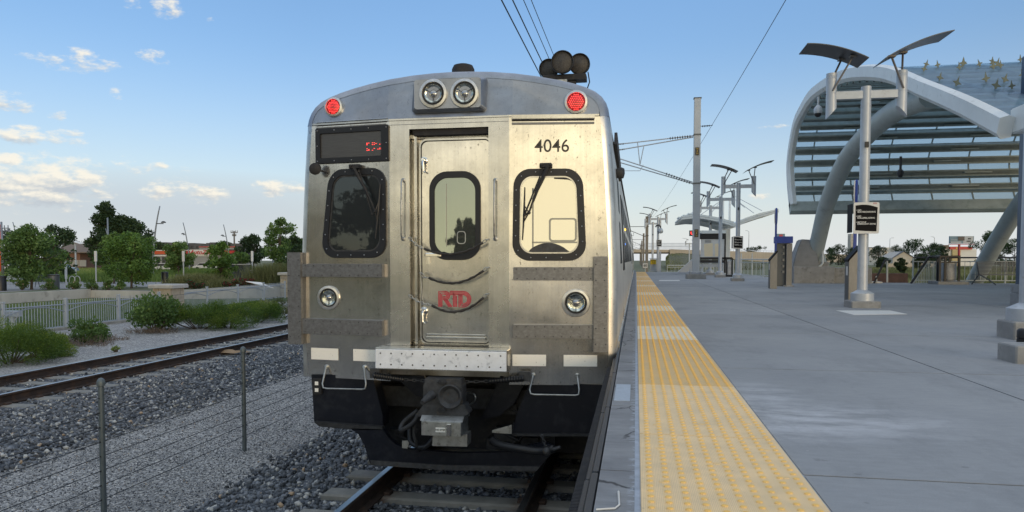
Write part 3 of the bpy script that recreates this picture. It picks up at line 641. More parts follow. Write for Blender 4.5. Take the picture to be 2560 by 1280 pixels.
for (u, v, s) in ((0, .125, .045), (0, -.125, .05)):
    b = MB(); b.prism([(c.x + u - s, c.z + v), (c.x + u - s * .4, c.z + v + s * .5), (c.x + u + s * .4, c.z + v + s * .5), (c.x + u + s, c.z + v), (c.x + u + s * .4, c.z + v - s * .5), (c.x + u - s * .4, c.z + v - s * .5)], lambda x, z: Vector((x, 6.03, z)), lambda x, z: Vector((x, 6.06, z)))
    for q in (-.6, 0, .6): b.lathe([(.009, 0), (.009, .008)], frame((c.x + u + q * s, 6.03, c.z + v), (0, -1, 0)), 8)
    b.build('valve_plate', 'iron_dark', cp)
pxprism('coupler_bracket', [(1058, 1012), (1160, 1012), (1172, 1035), (1160, 1042), (1045, 1042), (1040, 1035)], 6.04, 6.2, 'iron', .004, cp)
b = MB(); a = atY(1053, 1088, 5.98); q = atY(1153, 1046, 5.98); b.cbox(a.x, q.x, 5.98, 6.25, a.z, q.z - .035, .005); b.prism([(5.98, q.z - .035), (5.985, q.z - .03), (6.05, q.z + .01), (6.25, q.z + .01), (6.25, q.z - .035)], lambda y, z: Vector((a.x - .012, y, z)), lambda y, z: Vector((q.x + .012, y, z))); eb = b.build('connector_box', 'dull_alu', train, bevel=.002)
pxprism('connector_tray', [(1082, 1088), (1168, 1086), (1168, 1117), (1080, 1115)], 6.05, 6.2, 'dull_alu', .003)
b = MB(); t = atY(1101, 1075, 5.975); b.cbox(t.x - .045, t.x + .045, 5.974, 5.979, t.z - .02, t.z + .02, .002); b.build('notice_plate', 'reflector', eb)
b = MB(); text(b, 'NO STEP', .022, lambda u, v, w: Vector((t.x + u, 5.973 - w, t.z + v)), depth=.0005, offset=.0006); b.build('notice_text', 'letter_dark', eb)
b = MB(); h_ = atY(1121, 1075, 5.96); b.cbox(h_.x - .02, h_.x + .02, 5.965, 5.975, h_.z - .055, h_.z + .05, .003); b.build('lid_handle', 'chrome', eb)
def hose(pts, r, m='rubber', nm='air_hose'):
    # smooth catmull-rom through pixel points with depth
    P_ = [atY(u, v, y) for u, v, y in pts]; out_ = []
    for i in range(len(P_) - 1):
        p0, p1, p2, p3 = P_[max(i - 1, 0)], P_[i], P_[i + 1], P_[min(i + 2, len(P_) - 1)]
        for k in range(6):
            s = k / 6; out_.append(.5 * ((2 * p1) + (-p0 + p2) * s + (2 * p0 - 5 * p1 + 4 * p2 - p3) * s * s + (-p0 + 3 * p1 - 3 * p2 + p3) * s ** 3))
    out_.append(P_[-1]); b = MB(); b.tube(out_, r, 8); return b.build(nm, m, train, smooth=True)
hose([(1045, 1026, 6.25), (1010, 1055, 6.2), (1003, 1075, 6.15), (1030, 1060, 6.15), (1045, 1040, 6.2)], .022, 'iron_dark')
hose([(1043, 1035, 6.2), (1035, 1080, 6.18), (1042, 1110, 6.2), (1048, 1125, 6.3)], .018, 'iron_dark'); hose([(1025, 1070, 6.3), (1028, 1105, 6.25), (1060, 1118, 6.2), (1085, 1095, 6.2)], .024, 'rubber')
hose([(1230, 1100, 6.3), (1250, 1112, 6.25), (1300, 1122, 6.2), (1345, 1128, 6.2), (1385, 1122, 6.15)], .038, 'rubber')
hose([(1165, 980, 6.4), (1185, 985, 6.3), (1188, 1000, 6.3), (1175, 1012, 6.4)], .007, 'dull_alu', 'cable')
b = MB(); links(b, [atY(1355 + k * 2, 1088 + k * 6.5, 6.2) for k in range(6)], .007); e = atY(1368, 1128, 6.15); b.tube([e, e + Vector((.12, -.03, .05))], [.02, .014]); b.ico(e, .04, 2); b.build('hose_coupling', 'iron', train)
pxprism('bracket_plate', [(1230, 1076), (1279, 1062), (1279, 1085), (1230, 1082)], 6.3, 6.31, 'dull_alu', .002); pxprism('bracket_plate', [(1005, 1102), (1024, 1102), (1018, 1122), (1005, 1120)], 6.3, 6.32, 'dull_alu', .002)
b = MB(); t = atY(794, 967, 6.40); b.cbox(t.x - .045, t.x + .045, 6.38, 6.42, t.z - .07, t.z + .08, .004); sw = b.build('switch_box', 'black_matt', train)
b = MB(); b.cbox(t.x - .018, t.x + .018, 6.375, 6.38, t.z + .02, t.z + .055, .002); b.cbox(t.x - .018, t.x + .018, 6.375, 6.38, t.z - .045, t.z - .01, .002); b.build('label_plate', 'reflector', sw)
# wheels and bogies
for Y in (8.4, 10.9, YF + CARL - 4.5, YF + CARL - 2):
    for s in (-.74, .74): b = MB(); b.lathe([(.43, -.06), (.45, -.05), (.42, .03), (.42, .06), (.1, .06)], frame((XC + s, Y, -.85), (1 if s > 0 else -1, 0, 0)), 30); b.build('wheel', 'iron_dark', train)
    b = MB(); b.tube([(XC - .7, Y, -.85), (XC + .7, Y, -.85)], .08); b.build('axle', 'iron_dark', train)
b = MB()
for s in (-1.0, .9): b.box(XC + s, XC + s + .10, 7.8, 11.5, -.95, -.65)
b.box(XC - 1.3, XC + 1.3, 13, 24, -1.0, -.3); b.build('bogie_frame', 'iron_dark', train)
# roof kit
c = atY(1158, 184, 6.95); b = MB(); M = frame((c.x, 6.95, 2.58), (0, 0, 1), (0, 1, 0)); b.lathe([(.115, 0), (.112, .15), (.095, .185), (.06, .197), (.001, .20)], M, 24); b.build('roof_antenna', 'black_matt', train, smooth=True, auto=40)
Yh = 8.1; hr = []
for (px, py, r, dy_) in ((1372, 172, .112, .08), (1406, 155, .126, -.12), (1449, 160, .118, .05)):
    c = atY(px, py, Yh + dy_); M = frame((c.x, c.y, c.z), (0.02, -1, -.02)); b = MB()
    b.lathe([(.05, -.26), (.07, -.22), (r * .8, -.12), (r, -.03), (r, .02), (r * .94, .028), (r * .92, .0), (r * .9, -.005)], M, 30, False); hn = b.build('roof_horn', 'black_matt', train, smooth=True, auto=40)
    b = MB(); b.lathe([(r * .92, -.004), (r * .5, .012), (.001, .018)], M, 30, False); b.build('horn_grille', MAT.get('grille') or mat('grille', (.06, .055, .05), .5, .3, noise=(120, .7), bump=(160, 1.0, .004)), hn, smooth=True)
p0, p1 = atY(1357, 190, Yh), atY(1466, 200, Yh)
b = MB(); b.cbox(p0.x, p1.x, Yh - .05, Yh + .12, p1.z, p0.z, .01); b.cbox(p0.x + .14, p1.x - .12, Yh - .03, Yh + .1, 2.36, p1.z, .01); rk = b.build('horn_rack', 'black_matt', train)
b = MB(); q0 = atY(1404, 212, Yh); b.cbox(q0.x - .07, q0.x + .07, Yh - .09, Yh - .04, 2.35, p1.z + .0, .005); b.build('rack_bracket', 'dull_alu', rk)
b = MB(); b.tube([atY(1470, 180, Yh), atY(1474, 205, Yh), atY(1466, 228, Yh)], .007, 5); b.build('cable', 'rubber', rk)
# platform-side flank: window band, doors, camera
def side(name, y0, y1, z0, z1, o, m, parent=None):
    b = MB(); x = XC + 1.535; xt = lambda z: x - max(0, z - .88) * .064
    b.loft([[(xt(z) - .01, y, z), (xt(z) + o, y, z)] for z in (z0, z1) for y in ()] or [[(xt(z0) - .01, y0, z0), (xt(z0) + o, y0, z0), (xt(z1) + o, y0, z1), (xt(z1) - .01, y0, z1)], [(xt(z0) - .01, y1, z0), (xt(z0) + o, y1, z0), (xt(z1) + o, y1, z1), (xt(z1) - .01, y1, z1)]]); return b.build(name, m, parent or train)
mat('glass_side', (.012, .014, .017), .5, spec=.15)
def flank(root, Y0, side_):
    side_('side_window', Y0 + 1.6, Y0 + 2.3, .80, 1.75, .004, 'glass_side', root)
    for k, (a, c) in enumerate([(4.6, 6.0), (6.4, 7.8), (8.2, 9.6), (10.0, 11.4), (12.4, 13.8), (14.2, 15.6), (16, 17.4), (17.8, 19.2)]): side_('side_window', Y0 + a, Y0 + c, .80, 1.75, .004, 'glass_side', root)
    for a in (3.0, 20.2):
        d_ = side_('side_door', Y0 + a, Y0 + a + 1.25, -.05, 1.98, .006, 'steel_frame', root); side_('door_glass', Y0 + a + .2, Y0 + a + .55, .7, 1.7, .010, 'glass_side', d_); side_('door_glass', Y0 + a + .72, Y0 + a + 1.07, .7, 1.7, .010, 'glass_side', d_); side_('door_gap', Y0 + a + .61, Y0 + a + .64, -.05, 1.98, .009, 'rubber', d_)
    side_('rub_rail', Y0 + .6, Y0 + CARL - .5, -.02, .05, .012, 'steel_frame', root)
    side_('gutter', Y0 + 1.2, Y0 + CARL - .5, 2.04, 2.07, .02, 'iron_dark', root)
flank(train, YF, side)
c = atX(1547, 434, XC + 1.56); b = MB(); b.lathe([(.03, -.03), (.055, .0), (.065, .04), (.055, .07), (.001, .085)], frame((XC + 1.49, 7.9, 1.79), (1, -.2, -.1)), 20); b.build('side_camera', 'iron_dark', train, smooth=True, auto=50)
b = MB(); b.prism([(7.35, 2.02), (9.4, 1.86), (9.4, 2.06), (7.5, 2.16)], lambda y, z: Vector((XC + 1.47, y, z)), lambda y, z: Vector((XC + 1.50, y, z))); b.build('side_hatch', 'black_matt', train)
for (y, m) in ((9.2, 'amber'), (9.0, 'blue_lamp')):
    b = MB(); b.lathe([(.02, 0), (.02, .02), (.001, .028)], frame((XC + 1.50, y + 3, 1.35 if m == 'amber' else 1.1), (1, -.6, 0)), 12); b.build('side_lamp', m, train)
# following carriage
car2 = thing('train_carriage', 'following stainless steel carriage coupled behind the leading one, seen edge on along the platform', 'train carriage', (XC, YF + CARL + .4, -1.27))
Y2 = YF + CARL + .4
b = MB(); b.loft([[(x, Y2, z) for x, z in OL], [(x, Y2 + CARL, z) for x, z in OL]], False); b.poly([(x, Y2, z) for x, z in OL]); b.box(XC - 1.5, XC + 1.5, Y2, Y2 + CARL, -1.0, -.28); b.build('body_shell', 'steel', car2, smooth=True, auto=40)
flank(car2, Y2, side)

# ------------------------------------------------------------------ ground, tracks, platform
def node_mat(name, fn):
    m = bpy.data.materials.new(name); m.use_nodes = True; t = m.node_tree; MAT[name] = m
    class H: pass
    h = H(); h.t = t; h.b = t.nodes['Principled BSDF']; h.L = t.links.new
    h.tc = t.nodes.new('ShaderNodeTexCoord').outputs['Object']
    def put(i, v):
        if isinstance(v, (int, float)): i.default_value = v
        elif isinstance(v, (tuple, list)): i.default_value = tuple(v) + ((1,) if len(i.default_value) == 4 and len(v) == 3 else ())
        else: t.links.new(v, i)
    def mp(st=(1, 1, 1), off=(0, 0, 0), src=None):
        n = t.nodes.new('ShaderNodeMapping'); t.links.new(src or h.tc, n.inputs[0]); n.inputs['Scale'].default_value = st; n.inputs['Location'].default_value = off; return n.outputs[0]
    def noise(s, st=(1, 1, 1), det=6, rg=.6, off=(0, 0, 0), col_=False):
        n = t.nodes.new('ShaderNodeTexNoise'); n.inputs['Scale'].default_value = s; n.inputs['Detail'].default_value = det; n.inputs['Roughness'].default_value = rg; t.links.new(mp(st, off), n.inputs['Vector']); return n.outputs[1 if col_ else 0]
    def vor(s, feat='F1', out_=0, st=(1, 1, 1), src=None):
        n = t.nodes.new('ShaderNodeTexVoronoi'); n.feature = feat; n.inputs['Scale'].default_value = s; t.links.new(mp(st, src=src), n.inputs['Vector']); return n.outputs[out_]
    def ramp(v, lo, hi, a=0.0, c=1.0):
        r = t.nodes.new('ShaderNodeMapRange'); put(r.inputs[0], v); r.inputs[1].default_value = lo; r.inputs[2].default_value = hi; r.inputs[3].default_value = a; r.inputs[4].default_value = c; return r.outputs[0]
    def mix(f, a, c, bt='MIX'):
        x = t.nodes.new('ShaderNodeMix'); x.data_type = 'RGBA'; x.blend_type = bt; put(x.inputs[0], f); put(x.inputs[6], a); put(x.inputs[7], c); return x.outputs[2]
    def math_(op, a, c=None, clamp=False):
        n = t.nodes.new('ShaderNodeMath'); n.operation = op; n.use_clamp = clamp; put(n.inputs[0], a)
        if c is not None: put(n.inputs[1], c)
        return n.outputs[0]
    def xyz(i): 
        s = t.nodes.new('ShaderNodeSeparateXYZ'); t.links.new(h.tc, s.inputs[0]); return s.outputs[i]
    def bump(v, strength, dist, prev=None):
        n = t.nodes.new('ShaderNodeBump'); n.inputs['Strength'].default_value = strength; n.inputs['Distance'].default_value = dist; put(n.inputs['Height'], v)
        if prev is not None: t.links.new(prev, n.inputs['Normal'])
        return n.outputs[0]
    def attr(n_): n = t.nodes.new('ShaderNodeAttribute'); n.attribute_name = n_; return n.outputs['Fac']
    for k, v in dict(mp=mp, noise=noise, vor=vor, ramp=ramp, mix=mix, math=math_, xyz=xyz, bump=bump, attr=attr, put=put).items(): setattr(h, k, v)
    fn(h); return m
def setb(h, c=None, rough=None, normal=None, **k):
    if c is not None: h.put(h.b.inputs['Base Color'], c)
    if rough is not None: h.put(h.b.inputs['Roughness'], rough)
    if normal is not None: h.L(normal, h.b.inputs['Normal'])
    for a, v in k.items(): h.put(h.b.inputs[a.replace('_', ' ')], v)
def f_gravel(scale, dark, lite, pale, bd):
    def fn(h):
        v = h.vor(scale, 'F1', 1); s = h.t.nodes.new('ShaderNodeSeparateColor'); h.L(v, s.inputs[0])
        c = h.mix(s.outputs[0], dark, lite); c = h.mix(h.ramp(s.outputs[1], .90, .93), c, pale); c = h.mix(1.0, c, h.ramp(h.noise(1.1, det=5), .3, .7, .8, 1.18), 'MULTIPLY')
        d = h.vor(scale, 'F1', 0); setb(h, c, .9, h.bump(h.ramp(d, 0, .6, 1, 0), 1.0, bd, h.bump(h.noise(scale * .3, det=6), .6, bd)))
    return fn
node_mat('fine_gravel', f_gravel(48, (.105, .103, .10), (.46, .45, .435), (.64, .61, .56), .018))
node_mat('pale_gravel', f_gravel(30, (.15, .15, .15), (.42, .41, .40), (.6, .59, .56), .02))
node_mat('ballast', f_gravel(20, (.035, .042, .052), (.16, .175, .195), (.42, .41, .38), .04))
def f_stone(h):
    a = h.attr('tone'); c = h.mix(h.ramp(a, 0, .84), (.036, .044, .056), (.20, .215, .24)); c = h.mix(h.ramp(a, .84, .93), c, (.46, .46, .44)); c = h.mix(h.ramp(a, .984, .988), c, (.42, .31, .21)); c = h.mix(1.0, c, h.ramp(h.noise(45, det=4), .3, .7, .75, 1.25), 'MULTIPLY')
    setb(h, c, .85, h.bump(h.noise(90, det=3), .4, .003))
node_mat('stone', f_stone)
def f_dirt(h):
    c = h.mix(h.ramp(h.noise(.05), .35, .65), (.12, .13, .07), (.20, .18, .11)); c = h.mix(h.ramp(h.noise(1.5), .4, .6), c, (.09, .11, .05)); setb(h, c, .95, h.bump(h.noise(3), .6, .1))
node_mat('dirt', f_dirt)
def f_lawn(h):
    c = h.mix(h.ramp(h.noise(.6, (1, 1.5, 1)), .35, .65), (.040, .070, .020), (.075, .105, .032)); c = h.mix(h.ramp(h.noise(14, det=3), .4, .7), c, (.03, .055, .018)); setb(h, c, .9, h.bump(h.noise(60), .8, .03))
node_mat('lawn_mat', f_lawn)
def f_plat(h):
    X, Y = h.xyz(0), h.xyz(1)
    c = h.mix(h.ramp(h.noise(.7, det=7), .3, .7), (.262, .274, .288), (.325, .334, .342))
    c = h.mix(1.0, c, h.ramp(h.noise(9, (1, 3, 1), 6, .7), .3, .7, .93, 1.06), 'MULTIPLY'); c = h.mix(1.0, c, h.ramp(h.noise(220, det=2), .3, .7, .9, 1.1), 'MULTIPLY')
    # pale salt bloom beside the tactile strip, drawn out across the slab
    u = h.math('DIVIDE', h.math('SUBTRACT', X, .55), 1.25); v = h.math('DIVIDE', h.math('SUBTRACT', Y, 3.95), .62)
    m = h.math('SUBTRACT', 1.0, h.math('ADD', h.math('MULTIPLY', u, u), h.math('MULTIPLY', v, v)), True)
    u2 = h.math('DIVIDE', h.math('SUBTRACT', X, .65), .45); v2 = h.math('DIVIDE', h.math('SUBTRACT', Y, 4.6), .55)
    m = h.math('MAXIMUM', m, h.math('MULTIPLY', h.math('SUBTRACT', 1.0, h.math('ADD', h.math('MULTIPLY', u2, u2), h.math('MULTIPLY', v2, v2)), True), .8))
    u3 = h.math('DIVIDE', h.math('SUBTRACT', X, 1.6), .8); v3 = h.math('DIVIDE', h.math('SUBTRACT', Y, 3.5), .10)
    st = h.math('MULTIPLY', m, h.ramp(h.noise(2.2, (1, 2.4, 1), 9, .72), .40, .62)); c = h.mix(h.math('MULTIPLY', st, .8), c, (.56, .57, .60))
    c = h.mix(h.ramp(h.noise(30, (1, 1, 1), 2, .5, (3, 3, 3)), .76, .80, 0, .5), c, (.5, .5, .5))
    c = h.mix(h.math('MULTIPLY', h.ramp(h.noise(.9, (1.6, .7, 1), 7, .75, (7, 2, 0)), .50, .72), .5), c, (.16, .168, .178)); wn = h.t.nodes.new('ShaderNodeTexWhiteNoise'); cb = h.t.nodes.new('ShaderNodeCombineXYZ'); h.L(h.math('GREATER_THAN', X, 2.29), cb.inputs[0]); h.L(h.math('FLOOR', h.math('DIVIDE', h.math('SUBTRACT', Y, .1), 2.8)), cb.inputs[1]); h.L(cb.outputs[0], wn.inputs['Vector']); c = h.mix(1.0, c, h.ramp(wn.outputs[0], 0, 1, .93, 1.05), 'MULTIPLY'); c = h.mix(h.ramp(h.noise(11, (1, 1, 1), 3, .5, (1, 8, 2)), .70, .74, 0, .35), c, (.12, .12, .125))
    setb(h, c, .88, h.bump(h.noise(120, det=4), .25, .002), Specular_IOR_Level=.2)
node_mat('platform_concrete', f_plat)
def f_edge(h):
    c = h.mix(h.ramp(h.noise(3, det=7), .3, .7), (.175, .18, .19), (.26, .265, .27))
    c = h.mix(1.0, c, h.ramp(h.noise(5, (1, 4, 1), 7, .7), .3, .7, .84, 1.12), 'MULTIPLY')
    wv = h.t.nodes.new('ShaderNodeVectorMath'); wv.operation = 'MULTIPLY_ADD'; h.L(h.noise(5, det=4, col_=True), wv.inputs[0]); wv.inputs[1].default_value = (.16, .16, 0); h.L(h.tc, wv.inputs[2])
    d = h.vor(2.6, 'DISTANCE_TO_EDGE', 0, (1, .55, 1), wv.outputs[0]); cr = h.math('MULTIPLY', h.ramp(d, .005, .014, 1, 0), h.ramp(h.noise(1.3, det=2), .38, .46)); c = h.mix(cr, c, (.05, .05, .052))
    c = h.mix(h.math('MULTIPLY', h.ramp(h.xyz(0), -.03, .02), h.ramp(h.noise(14, (1, 1.5, 1), 5), .5, .6)), c, (.50, .55, .62))
    setb(h, c, .8, h.bump(cr, -.6, .004, h.bump(h.noise(70, det=4), .4, .003)))
node_mat('edge_concrete', f_edge)
def f_tactile(flat, dome, band):
    def fn(h):
        z = h.xyz(2); c = h.mix(h.ramp(h.math('FRACT', h.math('MULTIPLY', h.xyz(0), 160.0)), .35, .6), flat, tuple(v * .84 for v in flat)); bd_ = h.math('ABSOLUTE', h.math('SUBTRACT', h.math('FRACT', h.math('ADD', h.math('DIVIDE', h.math('SUBTRACT', h.xyz(0), .037), .0611), .5)), .5)); c = h.mix(h.ramp(bd_, .24, .30, .5, 0), c, band); c = h.mix(h.ramp(h.noise(6, det=6), .35, .7, 0, .35), c, (.40, .34, .22))
        c = h.mix(h.ramp(z, .0078, .009), c, dome); c = h.mix(h.ramp(h.noise(60, det=3), .66, .74, 0, .5), c, (.35, .28, .15)); setb(h, c, .55, Specular_IOR_Level=.35)
    return fn
node_mat('tactile_cream', f_tactile((.92, .66, .35), (.82, .51, .14), (.86, .57, .22))); node_mat('tactile_yellow', f_tactile((.76, .50, .19), (.82, .46, .08), (.78, .48, .13))); node_mat('tactile_white', f_tactile((.95, .82, .60), (.82, .50, .10), (.78, .52, .18)))
def f_tie(h):
    c = h.mix(h.ramp(h.noise(4), .3, .7), (.17, .17, .155), (.27, .26, .235)); x = h.xyz(0)
    r = h.math('MAXIMUM', h.math('SUBTRACT', 1.0, h.math('MULTIPLY', h.math('ABSOLUTE', h.math('SUBTRACT', x, .72)), 4.5), True), h.math('SUBTRACT', 1.0, h.math('MULTIPLY', h.math('ABSOLUTE', h.math('ADD', x, .72)), 4.5), True))
    c = h.mix(h.math('MULTIPLY', r, h.ramp(h.noise(7, det=6), .38, .6)), c, (.11, .05, .025)); setb(h, c, .85, h.bump(h.noise(60), .5, .003))
node_mat('tie_mat', f_tie)
mat('rail_side', (.040, .028, .023), .75, .2, noise=(8, .4, (1, .3, 1)), detail=((.09, .05, .03), 6, .5, .7)); mat('rail_top', (.36, .37, .38), .32, 1.0, noise=(5, .15, (3, .2, 1)))
mat('joint_dark', (.045, .045, .048), .9); mat('kerb_concrete', (.27, .27, .25), .85, noise=(5, .25), bump=(50, .5, .004), detail=((.16, .16, .14), 3, .5, .7))
mat('clip_iron', (.05, .03, .022), .8, noise=(20, .4)); mat('grey_patch', (.36, .41, .47), .7, noise=(20, .1)); mat('white_paint', (.62, .62, .60), .6, noise=(12, .08)); mat('sealant', (.34, .38, .44), .6, noise=(15, .2))

def sheet(name, pts, z, m, kind='structure'):
    b = MB(); b.poly([(x, y, z) for x, y in pts]); o = b.build(name, m, loc=(0, 0, 0)); return tag(o, kind=kind)
sheet('ground', [(-1500, -600), (1500, -600), (1500, 2500), (-1500, 2500)], -1.66, 'dirt')
sheet('gravel_path', [(-7.3, -20), (-4.2, -20), (-4.2, 160), (-7.3, 160)], -1.60, 'fine_gravel')
sheet('gravel_verge', [(-20.4, -10), (-11.9, -10), (-11.9, 160), (-20.4, 160)], -1.60, 'pale_gravel')
sheet('lawn', [(-60, -5), (-20.2, -5), (-20.2, 60), (-60, 60)], -1.59, 'lawn_mat')
def bed(name, xs, Y0=-12, Y1=160):
    rnd = np.random.RandomState(5); b = MB(); ys = np.concatenate([np.arange(Y0, 30, .5), [40, 60, 100, Y1]])
    b.loft([[(x + (rnd.uniform(-.05, .05) if i in (0, len(xs) - 1) else 0), y, z) for i, (x, z) in enumerate(xs)] for y in ys], False); o = b.build(name, 'ballast', loc=(0, 0, 0)); return tag(o, kind='structure')
bed('ballast_bed', [(-4.55, -1.64), (-3.75, -1.54), (-3.25, -1.49), (-2.9, -1.485), (-.3, -1.485), (-.05, -1.5)])
bed('ballast_bed', [(-7.0, -1.64), (-7.8, -1.53), (-9.0, -1.45), (-12.0, -1.45), (-12.4, -1.6)])
# stones
def ico_base():
    bm = bmesh.new(); bmesh.ops.create_icosphere(bm, subdivisions=1, radius=1); V = np.array([v.co[:] for v in bm.verts]); Fc = np.array([[v.index for v in f.verts] for f in bm.faces]); bm.free(); return V, Fc
IV, IF = ico_base()
def stones(name, P, size, seed, label):
    rnd = np.random.RandomState(seed); n = len(P)
    vv = IV[None] * (1 + rnd.uniform(-.38, .26, (n, len(IV), 1))) * (rnd.uniform(.6, 1.25, (n, 1, 3)) * np.array([1, 1, .72])) * (size * rnd.uniform(.55, 1.35, (n, 1, 1)))
    # random rotations
    q = rnd.normal(size=(n, 4)); q[:, 1:3] *= .6; q /= np.linalg.norm(q, axis=1)[:, None]; w, x, y, z = q.T
    Rm = np.stack([1 - 2 * (y * y + z * z), 2 * (x * y - z * w), 2 * (x * z + y * w), 2 * (x * y + z * w), 1 - 2 * (x * x + z * z), 2 * (y * z - x * w), 2 * (x * z - y * w), 2 * (y * z + x * w), 1 - 2 * (x * x + y * y)], 1).reshape(n, 3, 3)
    vv = np.einsum('nij,nkj->nki', Rm, vv) + P[:, None]
    Fc = (IF[None] + (np.arange(n) * len(IV))[:, None, None]).reshape(-1, 3); tone = np.repeat(rnd.uniform(0, 1, n), len(IV))
    o = npmesh(name, vv.reshape(-1, 3), Fc, 'stone', attr=tone); return tag(o, label, None, None, 'stuff')
def prof_z(x, xs): a = sorted(xs); return np.interp(x, [p[0] for p in a], [p[1] for p in a])
rnd = np.random.RandomState(11)
def scatter(n, x0, x1, y0, y1, xs, pw=1.0):
    x = rnd.uniform(x0, x1, n); y = y0 + (y1 - y0) * rnd.uniform(0, 1, n) ** pw; z = prof_z(x, xs) + rnd.uniform(-.018, .022, n); return np.stack([x, y, z], 1)
B1 = [(-4.55, -1.62), (-3.75, -1.54), (-3.25, -1.49), (-2.9, -1.485), (-.3, -1.485), (-.05, -1.5)]; B2 = [(-7.0, -1.62), (-7.8, -1.53), (-9.0, -1.45), (-12.0, -1.45), (-12.4, -1.6)]
P = np.concatenate([scatter(13000, -4.45, -2.3, 2.6, 16, B1, 1.5), scatter(6000, -2.6, -.1, 2.6, 8.5, B1)])
edge = -4.05 - .35 * rnd.uniform(0, 1, len(P)) ** .5 + .06 * np.sin(P[:, 1] * 3); P = P[P[:, 0] > edge]
def nontie(P, xc): return P[~((np.abs(((P[:, 1] - .1) % .61) - .305) < .155) & (np.abs(P[:, 0] - xc) < 1.32))]
stones('ballast_stones', nontie(P, XC), .029, 2, 'loose grey ballast stones around the near track')
P = np.concatenate([scatter(34000, -9.4, -6.95, 3, 26, B2, 1.35), scatter(7000, -11.9, -9.3, 4, 22, B2, 1.3)])
edge = -7.28 + .38 * rnd.uniform(0, 1, len(P)) ** .6 + .08 * np.sin(P[:, 1] * 2.1); P = P[P[:, 0] < edge]; stones('ballast_stones', nontie(P, -10.57), .029, 3, 'loose grey ballast stones around the far track')
n = 26000; P = np.stack([rnd.uniform(-7.3, -4.0, n), 2.8 + 13 * rnd.uniform(0, 1, n) ** 1.4, -1.597 + rnd.uniform(-.004, .004, n)], 1); stones('gravel_stones', P, .0085, 4, 'small loose stones on the gravel path')
# tracks
def rail_prof(s=1): return [(-.075, 0), (.075, 0), (.075, .012), (.015, .03), (.010, .12), (.036, .132), (.036, .155), (.030, .164), (-.030, .164), (-.036, .155), (-.036, .132), (-.010, .12), (-.015, .03), (-.075, .012)]
def make_track(xc, Y0, Y1, label):
    tr = thing('railway_track', label, 'track', (xc, 0, -1.434))
    for s in (-1, 1):
        b = MB(); b.loft([[(xc + s * .755 + u, y, -1.434 + v) for u, v in rail_prof()] for y in (Y0, Y1)]); r = b.build('rail', 'rail_side', tr)
        b = MB(); b.loft([[(xc + s * .755 + u, y, -1.434 + v) for u, v in ((-.031, .1625), (-.027, .167), (.027, .167), (.031, .1625))] for y in (Y0, Y1)]); b.build('running_surface', 'rail_top', r)
    y = .1 + .305 - .61 * 4; ys = []
    while y < 50: ys.append(y); y += .61
    rr = random.Random(1)
    def tie_mesh(mb, y, j=0):
        r0 = [(-1.3, -.125), (1.3, -.125), (1.3, .125), (-1.3, .125)]
        mb.loft([[(xc + a * 1.0, y + c_, -1.60) for a, c_ in r0], [(xc + a * .998, y + c_ * .96, -1.446) for a, c_ in r0], [(xc + a * .985, y + c_ * .74, -1.432) for a, c_ in r0]])
    b = MB(); tie_mesh(b, 0); t0 = b.build('sleeper', 'tie_mat', tr)
    b = MB()
    for s in (-1, 1):
        for q in (-1, 1): b = MB(); b.cbox(xc + s * .755 + q * .10 - .035, xc + s * .755 + q * .10 + .035, -.05, .05, -1.432, -1.402, .008); b.build('rail_clip', 'clip_iron', t0)
    near = [y for y in ys if 1.5 < y]
    t0.location.y = near[0]
    for y in near[1:60]: c = copy_tree(t0, None, None, tr); c.location.y = y
    return tr
make_track(XC, -12, 160, 'near railway track with shiny railheads and concrete sleepers, running under the train')
make_track(-10.57, -12, 160, 'empty rusty railway track beyond the cable fence')
b = MB(); b.box(-12.75, -12.45, -10, 160, -1.65, -1.50); tag(b.build('trackside_kerb', 'kerb_concrete', loc=(-12.6, 0, -1.6)), 'low weathered concrete kerb running beside the empty track', 'kerb')
# brown torn paper/cardboard by the far rail
b = MB(); c = atZ(575, 884, -1.40); rr = random.Random(4)
pts = [[(c.x + u * .13 + rr.uniform(-.02, .02), c.y + v * .15, c.z + rr.uniform(0, .07)) for v in range(3)] for u in range(-4, 5)]; b.loft(pts, False); mat('cardboard', (.28, .19, .11), .9, noise=(12, .3)); o = b.build('cardboard_scrap', 'cardboard', loc=c[:]); tag(o, 'torn brown cardboard lying beside the near rail of the empty track', 'litter')
sm = o.modifiers.new('s', 'SOLIDIFY'); sm.thickness = .004

# platform
PX = 2.29; joints = [-60, -8.3, -5.5, -2.7, .1, 2.9, 5.7, 8.5, 11.3, 14.1, 16.9, 19.7, 22.5, 25.3, 28.1]
b = MB(); g_ = .007
for a, c in zip(joints[:-1], joints[1:]):
    b.box(.652, PX - g_, a + g_, c - g_, -.12, 0); b.box(PX + g_, 6.4, a + g_, c - g_, -.12, 0); b.box(6.4 + 2 * g_, 18, a + g_, c - g_, -.12, 0)
for a, c in zip(np.arange(28.1, 50, 3.2), np.arange(28.1, 50, 3.2) + 3.2):
    b.box(.652, PX - g_, a + g_, c - g_, -.12, 0); b.box(PX + g_, 6.4, a + g_, c - g_, -.12, 0)
b.box(.0, 18, -60, 28.1, -1.7, -.12); b.box(0, 6.4, 28.1, 50.4, -1.7, -.12)
tag(b.build('platform', 'platform_concrete', loc=(0, 0, 0)), kind='structure')
b = MB(); y = -8
for y in np.arange(-7.4, 50, 1.28): b.box(-.135, .0, y + .004, y + 1.276, -.25, -.002)
b.box(-.12, .0, -8, 50.4, -1.7, -.25); b.box(-.11, .0, -8, 50.4, -.25, -.03); tag(b.build('platform_edge', 'edge_concrete', loc=(0, 0, 0)), kind='structure')
b = MB(); b.box(.0, .665, -60, 50.4, -.12, -.004); tag(b.build('strip_bedding', 'sealant', loc=(0, 0, 0)), kind='structure')
